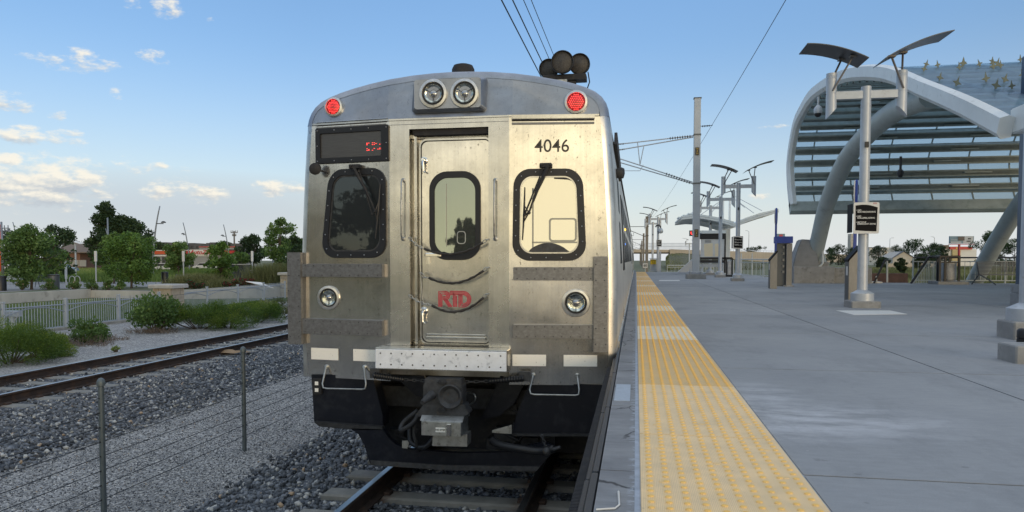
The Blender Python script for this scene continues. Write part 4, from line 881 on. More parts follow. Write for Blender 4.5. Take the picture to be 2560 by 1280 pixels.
ts = thing('tactile_strip', 'yellow and cream tactile warning strip with rows of domes along the platform edge', 'tactile paving', (.02, -.7, 0))
def dome_panel(y0, y1, m, hi):
    x0, x1 = .022, .642; b = MB(); b.cbox(x0, x1, y0 + .006, y1 - .006, -.004, .006, .003)
    nd = 8 if hi else 5
    xs = [x0 + .035 + (x1 - x0 - .07) * k / 9 for k in range(10)]; n = int((y1 - y0) / .058); ys = [y0 + .03 + (y1 - y0 - .06) * k / (n - 1) for k in range(n)]
    for x in xs:
        for y in ys:
            if hi: b.loft([[(x + r_ * math.cos(2 * math.pi * k / nd), y + r_ * math.sin(2 * math.pi * k / nd), .006 + h_) for k in range(nd)] for r_, h_ in ((.0125, -.001), (.0115, .0028), (.008, .0048))], True, True)
            else: b.loft([[(x + r_ * math.cos(2 * math.pi * k / nd), y + r_ * math.sin(2 * math.pi * k / nd), .006 + h_) for k in range(nd)] for r_, h_ in ((.0125, -.001), (.008, .0048))], True, True)
    if hi:
        for (u, v) in ((.085, .2), (.085, .62), (.085, 1.1), (.31, .25), (.31, .9), (.545, .3), (.545, .75), (.545, 1.15)): b.lathe([(.017, 0), (.016, .0022), (.001, .0022)], frame((x0 + u, y0 + v, .006), (0, 0, 1), (0, 1, 0)), 14, False)
    return b.build('tactile_panel', m, ts, fix=False)
y = -.66 - 1.36; k = 0
edges = [-2.0, -.64, .72, 2.08, 3.44, 4.83, 6.2, 7.6, 9.1]
while edges[-1] < 49: edges.append(edges[-1] + 1.36)
for i, (a, c) in enumerate(zip(edges[:-1], edges[1:])):
    m = 'tactile_cream' if i < 5 else ('tactile_white' if i in (7, 10, 14, 18, 22, 27) else 'tactile_yellow')
    dome_panel(a, c, m, i < 7)
# black rubber fender with comb at the platform edge
fd = thing('edge_fender', 'black rubber fender with comb teeth filling the gap at the platform edge', 'fender', (-.15, -7, -.2))
b = MB(); rr = random.Random(2); P_ = [(y, rr.uniform(-.006, .006)) for y in np.arange(-7.4, 50, 1.28)]
for y, j in P_: b.cbox(-.172 + j, -.139, y + .003, y + 1.277, -.22, -.012 + j * .5, .008); b.cbox(-.198 + j, -.174 + j, y + .003, y + 1.277, -.26, -.045, .006)
b.build('fender_strip', 'rubber', fd)
b = MB()
for y in np.arange(1.5, 5.95, .016): b.box(-.232, -.199, y, y + .009, -.10, -.055)
b.build('comb', 'black_matt', fd)
b = MB(); a = atZ(1535, 1002, 0); c = atZ(1575, 962, 0); b.box(-.125, -.03, a.y, c.y, -.0015, .0025); tag(b.build('surface_patch', 'grey_patch', loc=(-.08, a.y, 0)), 'pale blue grey repair patch on the concrete platform edge', 'patch')
q = [atZ(u, v, .004) for u, v in ((2090, 776), (2225, 776), (2268, 785), (2135, 787))]; b = MB(); b.loft([[(p.x, p.y, z) for p in q] for z in (.0005, .004)]); tag(b.build('floor_marking', 'white_paint', loc=q[0][:]), 'white painted patch on the platform in front of the near lamp post', 'marking')
q = [atZ(u, v, .004) for u, v in ((1648, 700), (1698, 700), (1700, 702), (1648, 702))]; b = MB(); b.loft([[(p.x, p.y, z) for p in q] for z in (.0005, .004)]); tag(b.build('floor_marking', 'white_paint', loc=q[0][:]), 'thin white painted line on the platform far ahead beside the tactile strip', 'marking')
b = MB(); q = [atZ(u, v, .003) for u, v in ((1546, 1228), (1548, 1262), (1537, 1271), (1490, 1274))]; b.tube(q, .0035, 4); tag(b.build('sealant_line', 'white_paint', loc=q[0][:]), 'thin bead of white sealant on the cracked concrete edge', 'sealant')

# cable fence on the gravel path
mat('post_grey', (.115, .14, .15), .5, .4, noise=(14, .12)); mat('wire_dark', (.03, .035, .04), .5, .5)
cf = thing('cable_fence', 'low fence of grey metal posts with thin horizontal cables between the two tracks', 'fence', (-4.92, 0, -1.6))
ysp = [8.28 + 2.44 * k for k in range(-4, 12)]
for y in ysp:
    b = MB(); M = frame((-4.92, y, -1.62), (0, 0, 1), (0, 1, 0)); b.lathe([(.026, 0), (.026, 1.28), (.036, 1.285), (.037, 1.315), (.030, 1.34), (.016, 1.355), (.001, 1.36)], M, 16); po = b.build('post', 'post_grey', cf, smooth=True, auto=40)
    b = MB()
    for k in range(9): b.lathe([(.007, 0), (.007, .006)], frame((-4.92, y - .025, -1.41 + .137 * k), (0, -1, 0)), 8)
    b.build('cable_grommet', 'black_matt', po)
for k in range(7):
    z = -1.41 + .137 * k; b = MB(); pts = []
    for i in range(len(ysp) - 1):
        for s in (0, .25, .5, .75): pts.append((-4.92 + .004 * math.sin(i + k), ysp[i] + 2.44 * s, z - .004 * 4 * s * (1 - s)))
    pts.append((-4.92, ysp[-1], z)); b.tube(pts, .004, 5); b.build('cable', 'wire_dark', cf)

# ------------------------------------------------------------------ platform furniture
mat('pole_silver', (.44, .48, .53), .42, .22, noise=(6, .08), detail=((.30, .31, .32), 9, .6, .75)); mat('pole_paint', (.40, .44, .49), .45, .1, noise=(4, .06), detail=((.26, .27, .28), 7, .62, .75))
mat('mirror_panel', (.10, .105, .115), .38, .5, noise=(5, .1)); mat('strut', (.16, .15, .145), .5, .4)
mat('concrete', (.27, .275, .275), .85, noise=(4, .18), bump=(40, .5, .005), detail=[((.15, .15, .145), 5, .55, .72)])
mat('concrete_blue', (.25, .26, .27), .85, noise=(4, .15), bump=(40, .5, .005), detail=[((.15, .15, .15), 4, .58, .72)])
mat('sign_black', (.004, .004, .005), .6, spec=.15); mat('sign_white', (.62, .62, .60), .4); mat('sign_blue', (.02, .055, .30), .4, noise=(6, .1)); mat('sign_red', (.42, .03, .05), .5); mat('text_white', (.70, .70, .68), .5)
mat('brushed', (.22, .22, .215), .40, .5, noise=(9, .1, (8, 8, .6)), detail=((.26, .25, .24), 5, .52, .7)); mat('brushed_dark', (.10, .11, .12), .4, .6)
mat('white_steel', (.68, .73, .75), .45, .0, noise=(3, .05), detail=((.42, .46, .46), 5, .6, .75)); mat('green_steel', (.34, .40, .40), .55, 0, noise=(2.5, .14), detail=((.24, .29, .28), 4, .5, .72)); mat('pipe_steel', (.38, .43, .43), .5, 0, noise=(2, .07), detail=((.27, .30, .30), 3, .55, .75))
mat('white_rail', (.50, .53, .52), .5, 0, noise=(6, .1)); mat('dark_rail', (.035, .035, .04), .4, .4); mat('mesh_dark', (.085, .10, .12), .5, .3); mat('navy', (.045, .075, .13), .35, .2, noise=(2, .12)); mat('yellow_paint', (.62, .44, .02), .5, noise=(8, .15)); mat('plate_brown', (.06, .045, .03), .5); mat('gold', (.55, .38, .08), .5)
def roof_glass(h):
    t = h.t; o = t.nodes['Material Output']; tr = t.nodes.new('ShaderNodeBsdfTransparent'); tr.inputs[0].default_value = (.74, .86, .97, 1)
    h.put(h.b.inputs['Base Color'], h.mix(h.ramp(h.noise(3, det=5), .35, .7), (.34, .48, .76), (.44, .58, .80))); h.b.inputs['Roughness'].default_value = .12; h.b.inputs['Specular IOR Level'].default_value = .5
    tl = t.nodes.new('ShaderNodeBsdfTranslucent'); tl.inputs[0].default_value = (.55, .72, .76, 1); m0 = t.nodes.new('ShaderNodeMixShader'); m0.inputs[0].default_value = .6; h.L(h.b.outputs[0], m0.inputs[1]); h.L(tl.outputs[0], m0.inputs[2])
    mx = t.nodes.new('ShaderNodeMixShader'); mx.inputs[0].default_value = .38; h.L(m0.outputs[0], mx.inputs[1]); h.L(tr.outputs[0], mx.inputs[2]); h.L(mx.outputs[0], o.inputs[0])
node_mat('roof_glass', roof_glass)

def lamp_post(x, y, z, label, detail=True):
    t = thing('lamp_post', label, 'lamp post', (x, y, z), 'platform lamp posts with curved reflectors')
    b = MB(); b.cbox(x - .24, x + .24, y - .24, y + .24, z, z + .12, .015); b.build('footing', 'concrete', t)
    Mz = frame((x, y, z), (0, 0, 1), (0, 1, 0)); b = MB(); b.lathe([(.19, .12), (.19, .25), (.175, .255), (.085, .31)], Mz, 28); b.build('base_collar', 'pole_silver', t, smooth=True, auto=35)
    b = MB(); b.lathe([(.085, .28), (.083, 3.52), (.088, 3.52), (.088, 3.535), (.083, 3.535), (.083, 3.87), (.0, 3.87)], Mz, 24, False); b.build('pole', 'pole_silver', t, smooth=True, auto=35)
    b = MB(); b.cbox(x - .52, x + .52, y - .05, y + .05, z + 3.66, z + 3.80, .012); b.build('cross_arm', 'pole_silver', t)
    b = MB(); b.cbox(x - .035, x + .035, y - .10, y - .083, z + 2.80, z + 2.90, .005); b.build('cable_clip', 'rubber', t)
    for s in (-1, 1):
        cx = x + s * .575; Mc = frame((cx, y, z - .08), (0, 0, 1), (0, 1, 0)); b = MB(); n = 24
        rg = []
        for r_, h_ in ((.088, 3.50), (.088, 3.84), (.084, 3.845), (.088, 3.85), (.088, 4.10), (.084, 4.105), (.088, 4.11), (.084, 4.14), (.088, 4.145), (.088, 4.2), (.07, 4.2), (.068, 4.0)):
            rg.append([Mc @ Vector((r_ * math.cos(2 * math.pi * k / n), r_ * math.sin(2 * math.pi * k / n), h_ + (s * .10 * math.cos(2 * math.pi * k / n) * (1 if h_ < 3.6 else 0) * -1))) for k in range(n)])
        b.loft(rg, True, False); b.mesh([], []); b.poly(rg[0]); cu = b.build('lamp_cup', 'pole_silver', t, smooth=True, auto=35)
        b = MB(); b.lathe([(.06, 4.1), (.0001, 4.1)], Mc, 16, False); b.build('lamp_glass', 'sign_white', cu)
        # curved reflector, about 1.05 x 0.65 m, higher at its outer end
        xo, xi = (x - 1.06, x - .06) if s < 0 else (x + 1.27, x + .20); zo, zi = (4.66, 4.37) if s < 0 else (4.76, 4.35); K = 14; ra, rb = [], []
        for k in range(K + 1):
            u = k / K; X_ = xo + (xi - xo) * u; Z_ = z - .09 + zo + (zi - zo) * u + .26 * u * (1 - u)
            ra.append(((X_, y - .33, Z_), (X_, y + .33, Z_)))
        b = MB(); b.loft([[a, c, (c[0], c[1], c[2] + .014), (a[0], a[1], a[2] + .014)] for a, c in ra]); rf = b.build('reflector_panel', 'mirror_panel', t, smooth=True, auto=30)
        def on(u, yy): return Vector((xo + (xi - xo) * u, yy, z - .09 + zo + (zi - zo) * u + .26 * u * (1 - u)))
        b = MB(); ua, ub = (.70, .80) if s < 0 else (.58, .86)
        for (u, yy, z0) in ((ua, y + .2, 4.0), (ub, y - .14, 3.80)):
            e = on(u, yy); b.tube([(cx + (.0 if s < 0 else .0), y - (.09 if z0 < 3.9 else 0), z + z0), e], .018, 6); b.cbox(e.x - .06, e.x + .06, e.y - .06, e.y + .06, e.z - .03, e.z, .004)
        b.build('strut', 'strut', rf)
    return t
LP = lamp_post(3.95, 13.45, 0, 'nearest tall lamp post with two curved reflectors, black rules sign on its pole')
for (x, y, z, lb, s) in ((3.95, 29.2, 0, 'second lamp post with curved reflectors, standing left of the ticket machine', 1), (3.97, 35.3, 0, 'third lamp post with curved reflectors, in front of the glass shelter', 1), (4.07, 41.0, 0, 'fourth lamp post with curved reflectors, half hidden behind the tall overhead line mast', 1),
                     (1.52, 51.5, 0, 'far lamp post with curved reflectors at the end of the platform', 1), (1.30, 58, 0, 'lamp post beyond the end of the platform, behind the farthest small rules sign', 1), (8.1, 113, -.4, 'distant lamp post rising beyond the white balustrade at the grassy embankment', 1)):
    copy_tree(LP, (x, y, z), lb)
# near right lamp post: only pole, collar and stepped footing are in view
lp2 = thing('lamp_post', 'lamp post with a silver collar on a raised concrete block at the right edge', 'lamp post', (4.15, 8.45, 0))
b = MB(); b.cbox(3.91, 4.5, 8.22, 8.60, 0, .19, .015); b.build('footing', 'concrete', lp2)
Mz = frame((4.15, 8.45, .19), (0, 0, 1), (0, 1, 0)); b = MB(); b.lathe([(.20, 0), (.20, .13), (.19, .135), (.085, .19)], Mz, 28); b.build('base_collar', 'pole_silver', lp2, smooth=True, auto=35)
b = MB(); b.lathe([(.085, .15), (.083, 4.0), (.0, 4.0)], Mz, 24, False); b.build('pole', 'pole_silver', lp2, smooth=True, auto=35)
b = MB(); b.cbox(3.03, 3.62, 6.33, 6.64, 0, .145, .012); b.build('concrete_block', 'concrete', loc=(3.35, 6, 0)); tag(bpy.data.objects['concrete_block'], 'low square concrete block, nearest thing at the right edge of the platform', 'block')
b = MB(); b.lathe([(.085, .0), (.085, .05), (.078, .055), (.085, .06), (.085, .13), (.07, .15), (.001, .155)], frame((3.86, 7.87, 0), (0, 0, 1), (0, 1, 0)), 26); tag(b.build('bollard', 'rubber', loc=(3.86, 7.87, 0), smooth=True, auto=40), 'short black cylinder between two concrete blocks at the right edge', 'bollard')
# dark blue mast on a plinth
cm = thing('steel_column', 'wide dark blue grey steel column on a concrete plinth at the right edge', 'column', (7.2, 14.8, 0))
b = MB(); b.cbox(6.77, 7.7, 14.1, 14.42, 0, .24, .015); b.cbox(6.77, 7.7, 14.1, 14.42, .25, .40, .015); b.build('plinth', 'concrete_blue', cm)
b = MB(); b.cbox(6.83, 7.5, 14.14, 14.38, .40, 4.5, .02); b.build('shaft', 'navy', cm); b = MB(); b.cbox(6.93, 7.4, 14.18, 14.36, 4.5, 6.9, .02); b.build('upper_shaft', 'pole_paint', cm)

# rules signs
def rules_sign(x, y, z, w, h_, label, full):
    t = thing('rules_sign', label, 'sign', (x, y, z), 'black rules signs on lamp posts')
    fn = lambda u, v, k: Vector((x + u, y - k, z + v))
    b = MB(); b.prism(rrect(0, 0, w, h_, .03), lambda u, v: fn(u, v, 0), lambda u, v: fn(u, v, .008)); b.build('panel', 'sign_white', t)
    top = [(-w * .43 + w * .86 * k / 10, h_ * .40 + .035 * math.sin(math.pi * k / 10) * 0 - .012 * (k / 10) ** 2 * 3 + .02 * math.sin(math.pi * k / 10)) for k in range(11)]
    bot = [(w * .40 - w * .82 * k / 10, -h_ * .43 + .02 * (k / 10) ** 1.5 + .0) for k in range(11)]
    b = MB(); b.prism(top + bot, lambda u, v: fn(u, v, .0081), lambda u, v: fn(u, v, .0095)); fd_ = b.build('black_field', 'sign_black', t)
    b = MB()
    if full:
        for tx, v in (('• NO', .135), ('  SKATEBOARDING', .105), ('• NO', .03), ('  ROLLERBLADING', .0), ('• BICYCLE', -.075), ('  DISMOUNT ZONE', -.105)): text(b, tx, .037, lambda u, q, k, v=v: fn(-w * .40 + u, v + q, .0097 + k), sx=1.0, depth=.0004, offset=.0007, align='LEFT')
    else:
        for v in (.13, .10, .03, .0, -.075, -.105): b.prism([(-w * .34, v - .008), (w * (.1 if v in (.13, .03) else .34), v - .008), (w * (.1 if v in (.13, .03) else .34), v + .008), (-w * .34, v + .008)], lambda u, q: fn(u, q, .0097), lambda u, q: fn(u, q, .0105))
    b.build('lettering', 'text_white', fd_)
    b = MB(); text(b, 'RTD', .03, lambda u, q, k: fn(w * .33 + u, h_ * .46 + q, .009 + k), depth=.0004, offset=.0008); b.build('small_logo', 'sign_red', t)
    # second panel at right angles behind
    b = MB(); b.cbox(x - w * .5 - .02, x - w * .5 - .012 + .004, y + .02, y + .30, z - h_ * .46, z + h_ * .46, .002); b.build('side_panel', 'sign_black', t)
    b = MB(); b.cbox(x - .05, x + .05, y + .0, y + .05, z - .18, z - .14, .004); b.cbox(x - .05, x + .05, y, y + .05, z + .14, z + .18, .004); b.build('bracket', 'brushed_dark', t)
    return t
rules_sign(3.95, 13.31, 1.57, .42, .545, 'black rules sign with three lines of white lettering on the nearest lamp post', True)
rules_sign(3.94, 29.05, 1.52, .38, .50, 'smaller looking black rules sign on the second lamp post, left of the ticket machine', True)
rules_sign(1.60, 51.35, 2.02, .36, .5, 'farthest tiny black rules sign on the lamp post at the platform end', False)

# map podiums and blue markers
def podium(px, py, label, lb2):
    g0 = atZ(px, py, 0); x, y = g0.x, g0.y; t = thing('podium', label, 'podium', (x, y, 0), 'stainless podiums with sloping black tops')
    P_ = [(y - .02, 0), (y + .50, 0), (y + .50, 1.13), (y - .02, .80)]
    xw = .19
    # body: narrow dark face to the left, wide steel face toward the platform end; slanting top
    b = MB(); b.loft([[(x, y + .0, 0), (x + xw, y, 0), (x + xw, y + .25, 0), (x, y + .25, 0)], [(x, y + .0, .82), (x + xw, y, 1.07), (x + xw, y + .25, 1.07), (x, y + .25, .82)]]); b.build('body', 'brushed', t)
    b = MB(); b.loft([[(x - .006, y - .002, .02), (x - .002, y - .002, .02), (x - .002, y + .25, .02), (x - .006, y + .25, .02)], [(x - .006, y - .002, .82), (x - .002, y - .002, .82), (x - .002, y + .25, .82), (x - .006, y + .25, .82)]]); b.build('side_face', 'brushed_dark', t)
    b = MB(); b.loft([[(x - .02, y - .012, .80), (x - .02, y - .012, .85), (x + xw + .01, y - .012, 1.115), (x + xw + .01, y - .012, 1.065)], [(x - .02, y + .27, .80), (x - .02, y + .27, .85), (x + xw + .01, y + .27, 1.115), (x + xw + .01, y + .27, 1.065)]]); b.build('sloping_top', 'sign_black', t, bevel=.006)
    b = MB(); b.box(x - .012, x - .006, y + .05, y + .15, .55, .72); b.build('sticker', 'sign_white', t)
    m = thing('marker_post', lb2, 'marker post', (x + .15, y + .35, 0), 'blue marker posts with oval heads')
    b = MB(); b.cbox(x + .20, x + .255, y + .45, y + .50, 0, 2.0, .006); b.build('post', 'sign_blue', m)
    b = MB(); Mo = frame((x + .228, y + .43, 2.13), (.8, -.35, 0)); n = 20
    b.loft([[Mo @ Vector((.075 * math.cos(2 * math.pi * k / n), .24 * math.sin(2 * math.pi * k / n), w_)) for k in range(n)] for w_ in (-.02, .02)]); b.build('oval_head', 'sign_blue', m)
    b = MB(); b.loft([[Mo @ Vector((.07 * math.cos(2 * math.pi * k / n), .23 * math.sin(2 * math.pi * k / n), w_)) + Vector((-.035, -.01, 0)) for k in range(n)] for w_ in (-.01, .01)]); b.build('oval_face', 'sign_white', m)
podium(2121, 762, 'stainless podium with sloping black top beside the nearest lamp post', 'blue marker post with oval white head behind the nearest podium')
podium(1925, 722, 'stainless podium with sloping black top left of the concrete pylon, beside the ticket machine', 'thin dark blue marker post rising behind the farther podium')

# ticket machine
a = atZ(1938, 716, 0); q = atZ(1984, 717, 0); tvm = thing('ticket_machine', 'brushed steel ticket machine with a blue cap between the farther podium and the concrete pylon', 'ticket machine', (a.x, a.y, 0))
x0, x1, y0 = a.x + .05, q.x, a.y; y1 = y0 + .5
b = MB(); b.cbox(x0 + .27, x1, y0, y1, .04, 1.36, .01); b.build('side_cabinet', 'brushed', tvm); b = MB(); b.cbox(x0, x0 + .265, y0 + .12, y1, .0, 1.36, .008); b.build('front_cabinet', 'brushed_dark', tvm)
b = MB()
for z in (.42, .6, .8, 1.0, 1.2): b.cbox(x0 + .17, x0 + .25, y0 + .08, y0 + .12, z, z + .08, .008)
b.build('slot_unit', 'brushed', tvm); b = MB(); b.cbox(x0 - .02, x1 + .01, y0 - .03, y1 + .05, 1.37, 1.58, .01); b.build('cap', 'sign_blue', tvm)
b = MB(); b.cbox(x0 + .2, x1 + .05, y0 - .05, y1, 0, .04, .01); b.build('plinth', 'concrete', tvm)

# overhead line mast
def wband(b, x, y, z, w=.19): b.cbox(x - w, x + w, y - w, y + w, z - .03, z + .03, .005)
om = thing('overhead_line_mast', 'tall pale grey steel mast on a concrete footing carrying the overhead line brackets', 'mast', (2.62, 32.6, 0)); mx, my = 2.62, 32.6
b = MB(); b.cbox(mx - .42, mx + .42, my - .42, my + .42, 0, .22, .02); b.build('footing', 'concrete', om)
b = MB(); b.cbox(mx - .30, mx + .30, my - .3, my + .3, .30, .33, .004)
for s in (-1, 1):
    for r_ in (-1, 1): b.tube([(mx + s * .24, my + r_ * .24, .2), (mx + s * .24, my + r_ * .24, .46)], .022, 6)
b.build('base_plate', 'pole_silver', om)
b = MB(); b.loft([[(mx + u * w, my + v * w, z) for u, v in ((-1, -1), (1, -1), (1, 1), (-1, 1))] for z, w in ((.33, .155), (7.95, .14))]); b.build('shaft', 'pole_paint', om, bevel=.01)
b = MB(); b.cbox(mx - .17, mx + .17, my - .17, my + .17, 7.95, 7.98, .004); b.build('cap', 'brushed_dark', om)
for z in (6.36, 4.22): b = MB(); wband(b, mx, my, z, .165); b.build('band', 'brushed_dark', om)
for z in (5.62, 2.02):
    b = MB(); b.cbox(mx - .085, mx + .085, my - .185, my - .17, z - .17, z + .17, .003); pl_ = b.build('number_plate', 'plate_brown', om)
    b = MB()
    for k, ch_ in enumerate(('N', '8', 'N')): text(b, ch_, .11, lambda u, v, w, k=k: Vector((mx + u, my - .187 - w, z + .105 - .105 * k + v)), depth=.0006, offset=.001)
    b.build('number_text', 'gold', pl_)
def ins(b, p, q, r=.055, n=7):
    p, q = Vector(p), Vector(q)
    for k in range(n):
        c = p.lerp(q, (k + .5) / n); M = frame(c, q - p); b.lathe([(r * .35, -.02), (r, -.006), (r, .006), (r * .35, .02)], M, 12)
cl = [((mx - .17, my, 6.33), atY(1552, 360, my)), ((mx - .17, my, 6.27), atY(1548, 375, my)), ((mx - .17, my, 4.28), atY(1553, 398, my)), ((mx - .17, my, 4.22), atY(1556, 408, my))]
b = MB()
for p, q in cl: q = Vector(q); q2 = Vector(p).lerp(q, 2.0); b.tube([p, q2], .028, 6)
e1 = atY(1594, 357, my); e2 = atY(1600, 412, my); e3 = atY(1610, 363, my); b.tube([e1, e2], .02, 5); b.tube([e3, e2], .02, 5); b.tube([atY(1552, 427, my), atY(1600, 427, my), atY(1608, 412, my)], .014, 5)
br = b.build('cantilever_bracket', 'pole_silver', om)
b = MB()
ins(b, (mx - .25, my, 6.31), Vector(cl[0][0]).lerp(cl[0][1], .33), .07, 9); ins(b, (mx - .25, my, 4.24), Vector(cl[2][0]).lerp(cl[2][1], .38), .07, 10); ins(b, Vector(cl[0][1]) + Vector((.15, 0, 0)), Vector(cl[0][1]) + Vector((-.1, 0, 0)), .04, 4); ins(b, Vector(cl[1][1]) + Vector((.25, 0, .03)), Vector(cl[1][1]) + Vector((-.1, 0, 0)), .04, 5)
ins(b, (mx + .2, my, 6.73), (mx + .55, my, 6.75), .045, 5); b.tube([(mx, my, 6.73), (mx + .66, my, 6.76)], .015, 5); b.build('insulator', 'iron_dark', om)
# far masts
mat('mast_brown', (.20, .18, .155), .8, noise=(3, .15))
fm = []
for i, (x, y, lab) in enumerate(((1.75, 121, 'nearest of the brown far masts beyond the platform end, with clamped bands'), (2.0, 198, 'second brown far mast beyond the platform end'), (2.1, 272, 'third brown far mast beyond the platform end'), (2.2, 345, 'fourth brown far mast beyond the platform end'), (2.3, 430, 'farthest brown mast beyond the platform end, in the line beside the tracks'))):
    t = thing('overhead_line_mast', lab, 'mast', (x, y, -1.6), 'brown masts beside the tracks ahead'); b = MB(); b.cbox(x - .24, x + .24, y - .24, y + .24, -1.6, 8.1, .03); b.build('shaft', 'mast_brown', t)
    for z in (4.9, 6.4): b = MB(); wband(b, x, y, z, .32); b.build('band', 'iron', t)
    b = MB(); b.tube([(x, y, 6.4), (x - 3.8, y, 6.4)], .05, 5); b.tube([(x, y, 4.6), (x - 3.8, y, 6.2)], .05, 5); b.tube([(x - 3.8, y, 4.9), (x - 2.2, y, 4.9), (x - 2.2, y, 5.4)], .04, 5); b.build('bracket', 'iron', t)
# overhead wires
def wire(name, label, pts, r=.008, grp='overhead wires'):
    b = MB(); out_ = []
    for a, c in zip(pts[:-1], pts[1:]):
        a, c = Vector(a), Vector(c); n = 10
        for k in range(n): s = k / n; p = a.lerp(c, s); p.z -= .012 * (c - a).length * 4 * s * (1 - s) * .35; out_.append(p)
    out_.append(Vector(pts[-1])); b.tube(out_, r, 5); return tag(b.build(name, 'wire_dark', loc=pts[0]), label, 'wire', grp)
for (px, ex, lab) in ((1262, 1350, 'leftmost of the four overhead wires running above the train'), (1288, 1356, 'second overhead wire from the left above the train'), (1313, 1380, 'third overhead wire from the left above the train'), (1331, 1384, 'rightmost of the four overhead wires above the train')):
    Hh = {1262: 4.0, 1288: 4.3, 1313: 5.0, 1331: 5.35}[px]; k = (px - 1590) / 650 * .985; X_ = k * Hh
    wire('overhead_wire', lab, [(X_, y, EYE + Hh) for y in (-6, 32.6, 76, 121, 198, 272, 345, 430)], .011 if px < 1300 else .008)
wire('static_wire', 'single thin wire rising steeply right of the train past the tall mast', [(3.24, -12, 6.85), (3.24, 32.6, 6.75), (2.3, 121, 7.6), (2.5, 198, 7.9)], .009)

# ---- big arched glass canopy
X0 = 5.72; SC = X0 / 5.5
arcp = [(26.9, 2.72), (27.35, 3.6), (27.45, 4.51), (26.6, 5.6), (25.4, 6.0), (23.8, 6.18), (20.7, 5.90), (17.5, 5.16), (15.1, 4.24), (13.4, 3.56), (11.96, 2.93)]
arcp = [Vector((y * SC, (z - EYE) * SC + EYE)) for y, z in arcp]
def cr(P_, n):
    o_ = []
    for i in range(len(P_) - 1):
        p0, p1, p2, p3 = P_[max(i - 1, 0)], P_[i], P_[i + 1], P_[min(i + 2, len(P_) - 1)]
        for k in range(n):
            s = k / n; o_.append(.5 * ((2 * p1) + (-p0 + p2) * s + (2 * p0 - 5 * p1 + 4 * p2 - p3) * s * s + (-p0 + 3 * p1 - 3 * p2 + p3) * s ** 3))
    o_.append(P_[-1]); return o_
A = cr(arcp, 12)
cum = [0]
for i in range(1, len(A)): cum.append(cum[-1] + (A[i] - A[i - 1]).length)
def apt(s):
    for i in range(1, len(A)):
        if cum[i] >= s: return A[i - 1].lerp(A[i], (s - cum[i - 1]) / (cum[i] - cum[i - 1])), (A[i] - A[i - 1]).normalized()
    return A[-1], (A[-1] - A[-2]).normalized()
LT = cum[-1]; XE = 18.5
cn = thing('glass_canopy', 'large arched glass and steel canopy with white rim over the plaza at the right', 'canopy', (X0, 20, 0))
def nrm(t): return Vector((t.y, -t.x)) * -1  # inward/outward helper in (Y,Z)
mid = Vector((20.5, 2.0))
def outn(p, t):
    n = Vector((-t.y, t.x)); return n if n.dot(p - mid) > 0 else -n
def secbox(b, x0, x1, p, t, half, i0, o0):
    n = outn(p, t); c = [p + t * -half + n * i0, p + t * half + n * i0, p + t * half + n * o0, p + t * -half + n * o0]
    b.loft([[(x, q.x, q.y) for q in c] for x in (x0, x1)])
b = MB(); rings = []
for i, p in enumerate(A):
    t = (A[min(i + 1, len(A) - 1)] - A[max(i - 1, 0)]).normalized(); n = outn(p, t); w_ = .25
    rings.append([(X0 - .10, *(p + n * .06)), (X0 + .02, *(p + n * .10)), (X0 + .12, *(p + n * .06)), (X0 + .12, *(p - n * w_)), (X0 - .02, *(p - n * (w_ + .03))), (X0 - .10, *(p - n * (w_ - .06)))])
b.loft(rings); b.build('rim_beam', 'white_steel', cn, smooth=True, auto=35)
s = 0.0; k = 0; nP = int(LT / .60); st = LT / nP
for k in range(1, nP):
    p, t = apt(k * st); b = MB(); secbox(b, X0 + .12, XE, p, t, .075, -.33, -.06); secbox(b, X0 + .12, XE, p, t, .13, -.33, -.30); secbox(b, X0 + .12, XE, p, t, .09, -.075, -.04); pu = b.build('purlin', 'green_steel', cn)
    for j in range(3 if k < 14 else 0):
        xa = X0 + 1.6 + j * 3.3 + (k % 3) * .5; n = outn(p, t); c = p - n * .38; b = MB(); b.box(xa, xa + .9, c.x - .04, c.x + .04, c.y - .03, c.y + .02); b.build('light_bar', 'green_steel', pu)
b = MB(); p, t = apt(0); secbox(b, X0 - .10, XE, p + Vector((0, -.06)), t, .20, -.20, .07); b.build('eaves_beam', 'green_steel', cn)
b = MB(); p, t = apt(LT); b.box(X0 + .12, XE, p.x - .45, p.x + .15, p.y - .18, p.y + .22); b.build('gutter_beam', 'white_steel', cn, bevel=.02)
nx = 9
for j in range(nx + 1):
    x = X0 + .8 + j * 1.35; b = MB(); rg = []
    for i in range(0, len(A), 2):
        p = A[i]; t = (A[min(i + 1, len(A) - 1)] - A[max(i - 1, 0)]).normalized(); n = outn(p, t); xx = x + .0; rg.append([(xx - .02, *(p - n * .05)), (xx + .02, *(p - n * .05)), (xx + .02, *(p - n * .005)), (xx - .02, *(p - n * .005))])
    b.loft(rg); b.build('glazing_bar', 'green_steel', cn)
b = MB(); b.loft([[(x, *(p + outn(p, (A[min(i + 1, len(A) - 1)] - A[max(i - 1, 0)]).normalized()) * .012)) for i, p in enumerate(A)] for x in (X0 + .1, XE)], False); gl_ = b.build('roof_glass', 'roof_glass', cn, smooth=True)
mat('star', (.20, .215, .16), .8)
b = MB(); rs = random.Random(12)
for k in range(70):
    s_ = LT - .6 - rs.uniform(0, 6.6); p, t = apt(s_); x = X0 + .3 + rs.uniform(0, 4.5); n = outn(p, t); q = p + n * .02; sz = rs.uniform(.065, .095); a0 = rs.uniform(-.4, .4)
    st_ = []
    for m_ in range(8):
        r_ = sz * (1.25 if m_ % 4 == 0 else 1.0) if m_ % 2 == 0 else sz * .36; th = a0 + m_ * math.pi / 4; u, v = r_ * math.sin(th), r_ * math.cos(th); st_.append((x + u, q.y + v * 1.3 + sz * .6))
    b.prism(st_, lambda a_, c_: Vector((a_, q.x - .006, c_)), lambda a_, c_: Vector((a_, q.x + .006, c_)))
o = b.build('bird_ornament', 'star', gl_); o['kind'] = 'stuff'
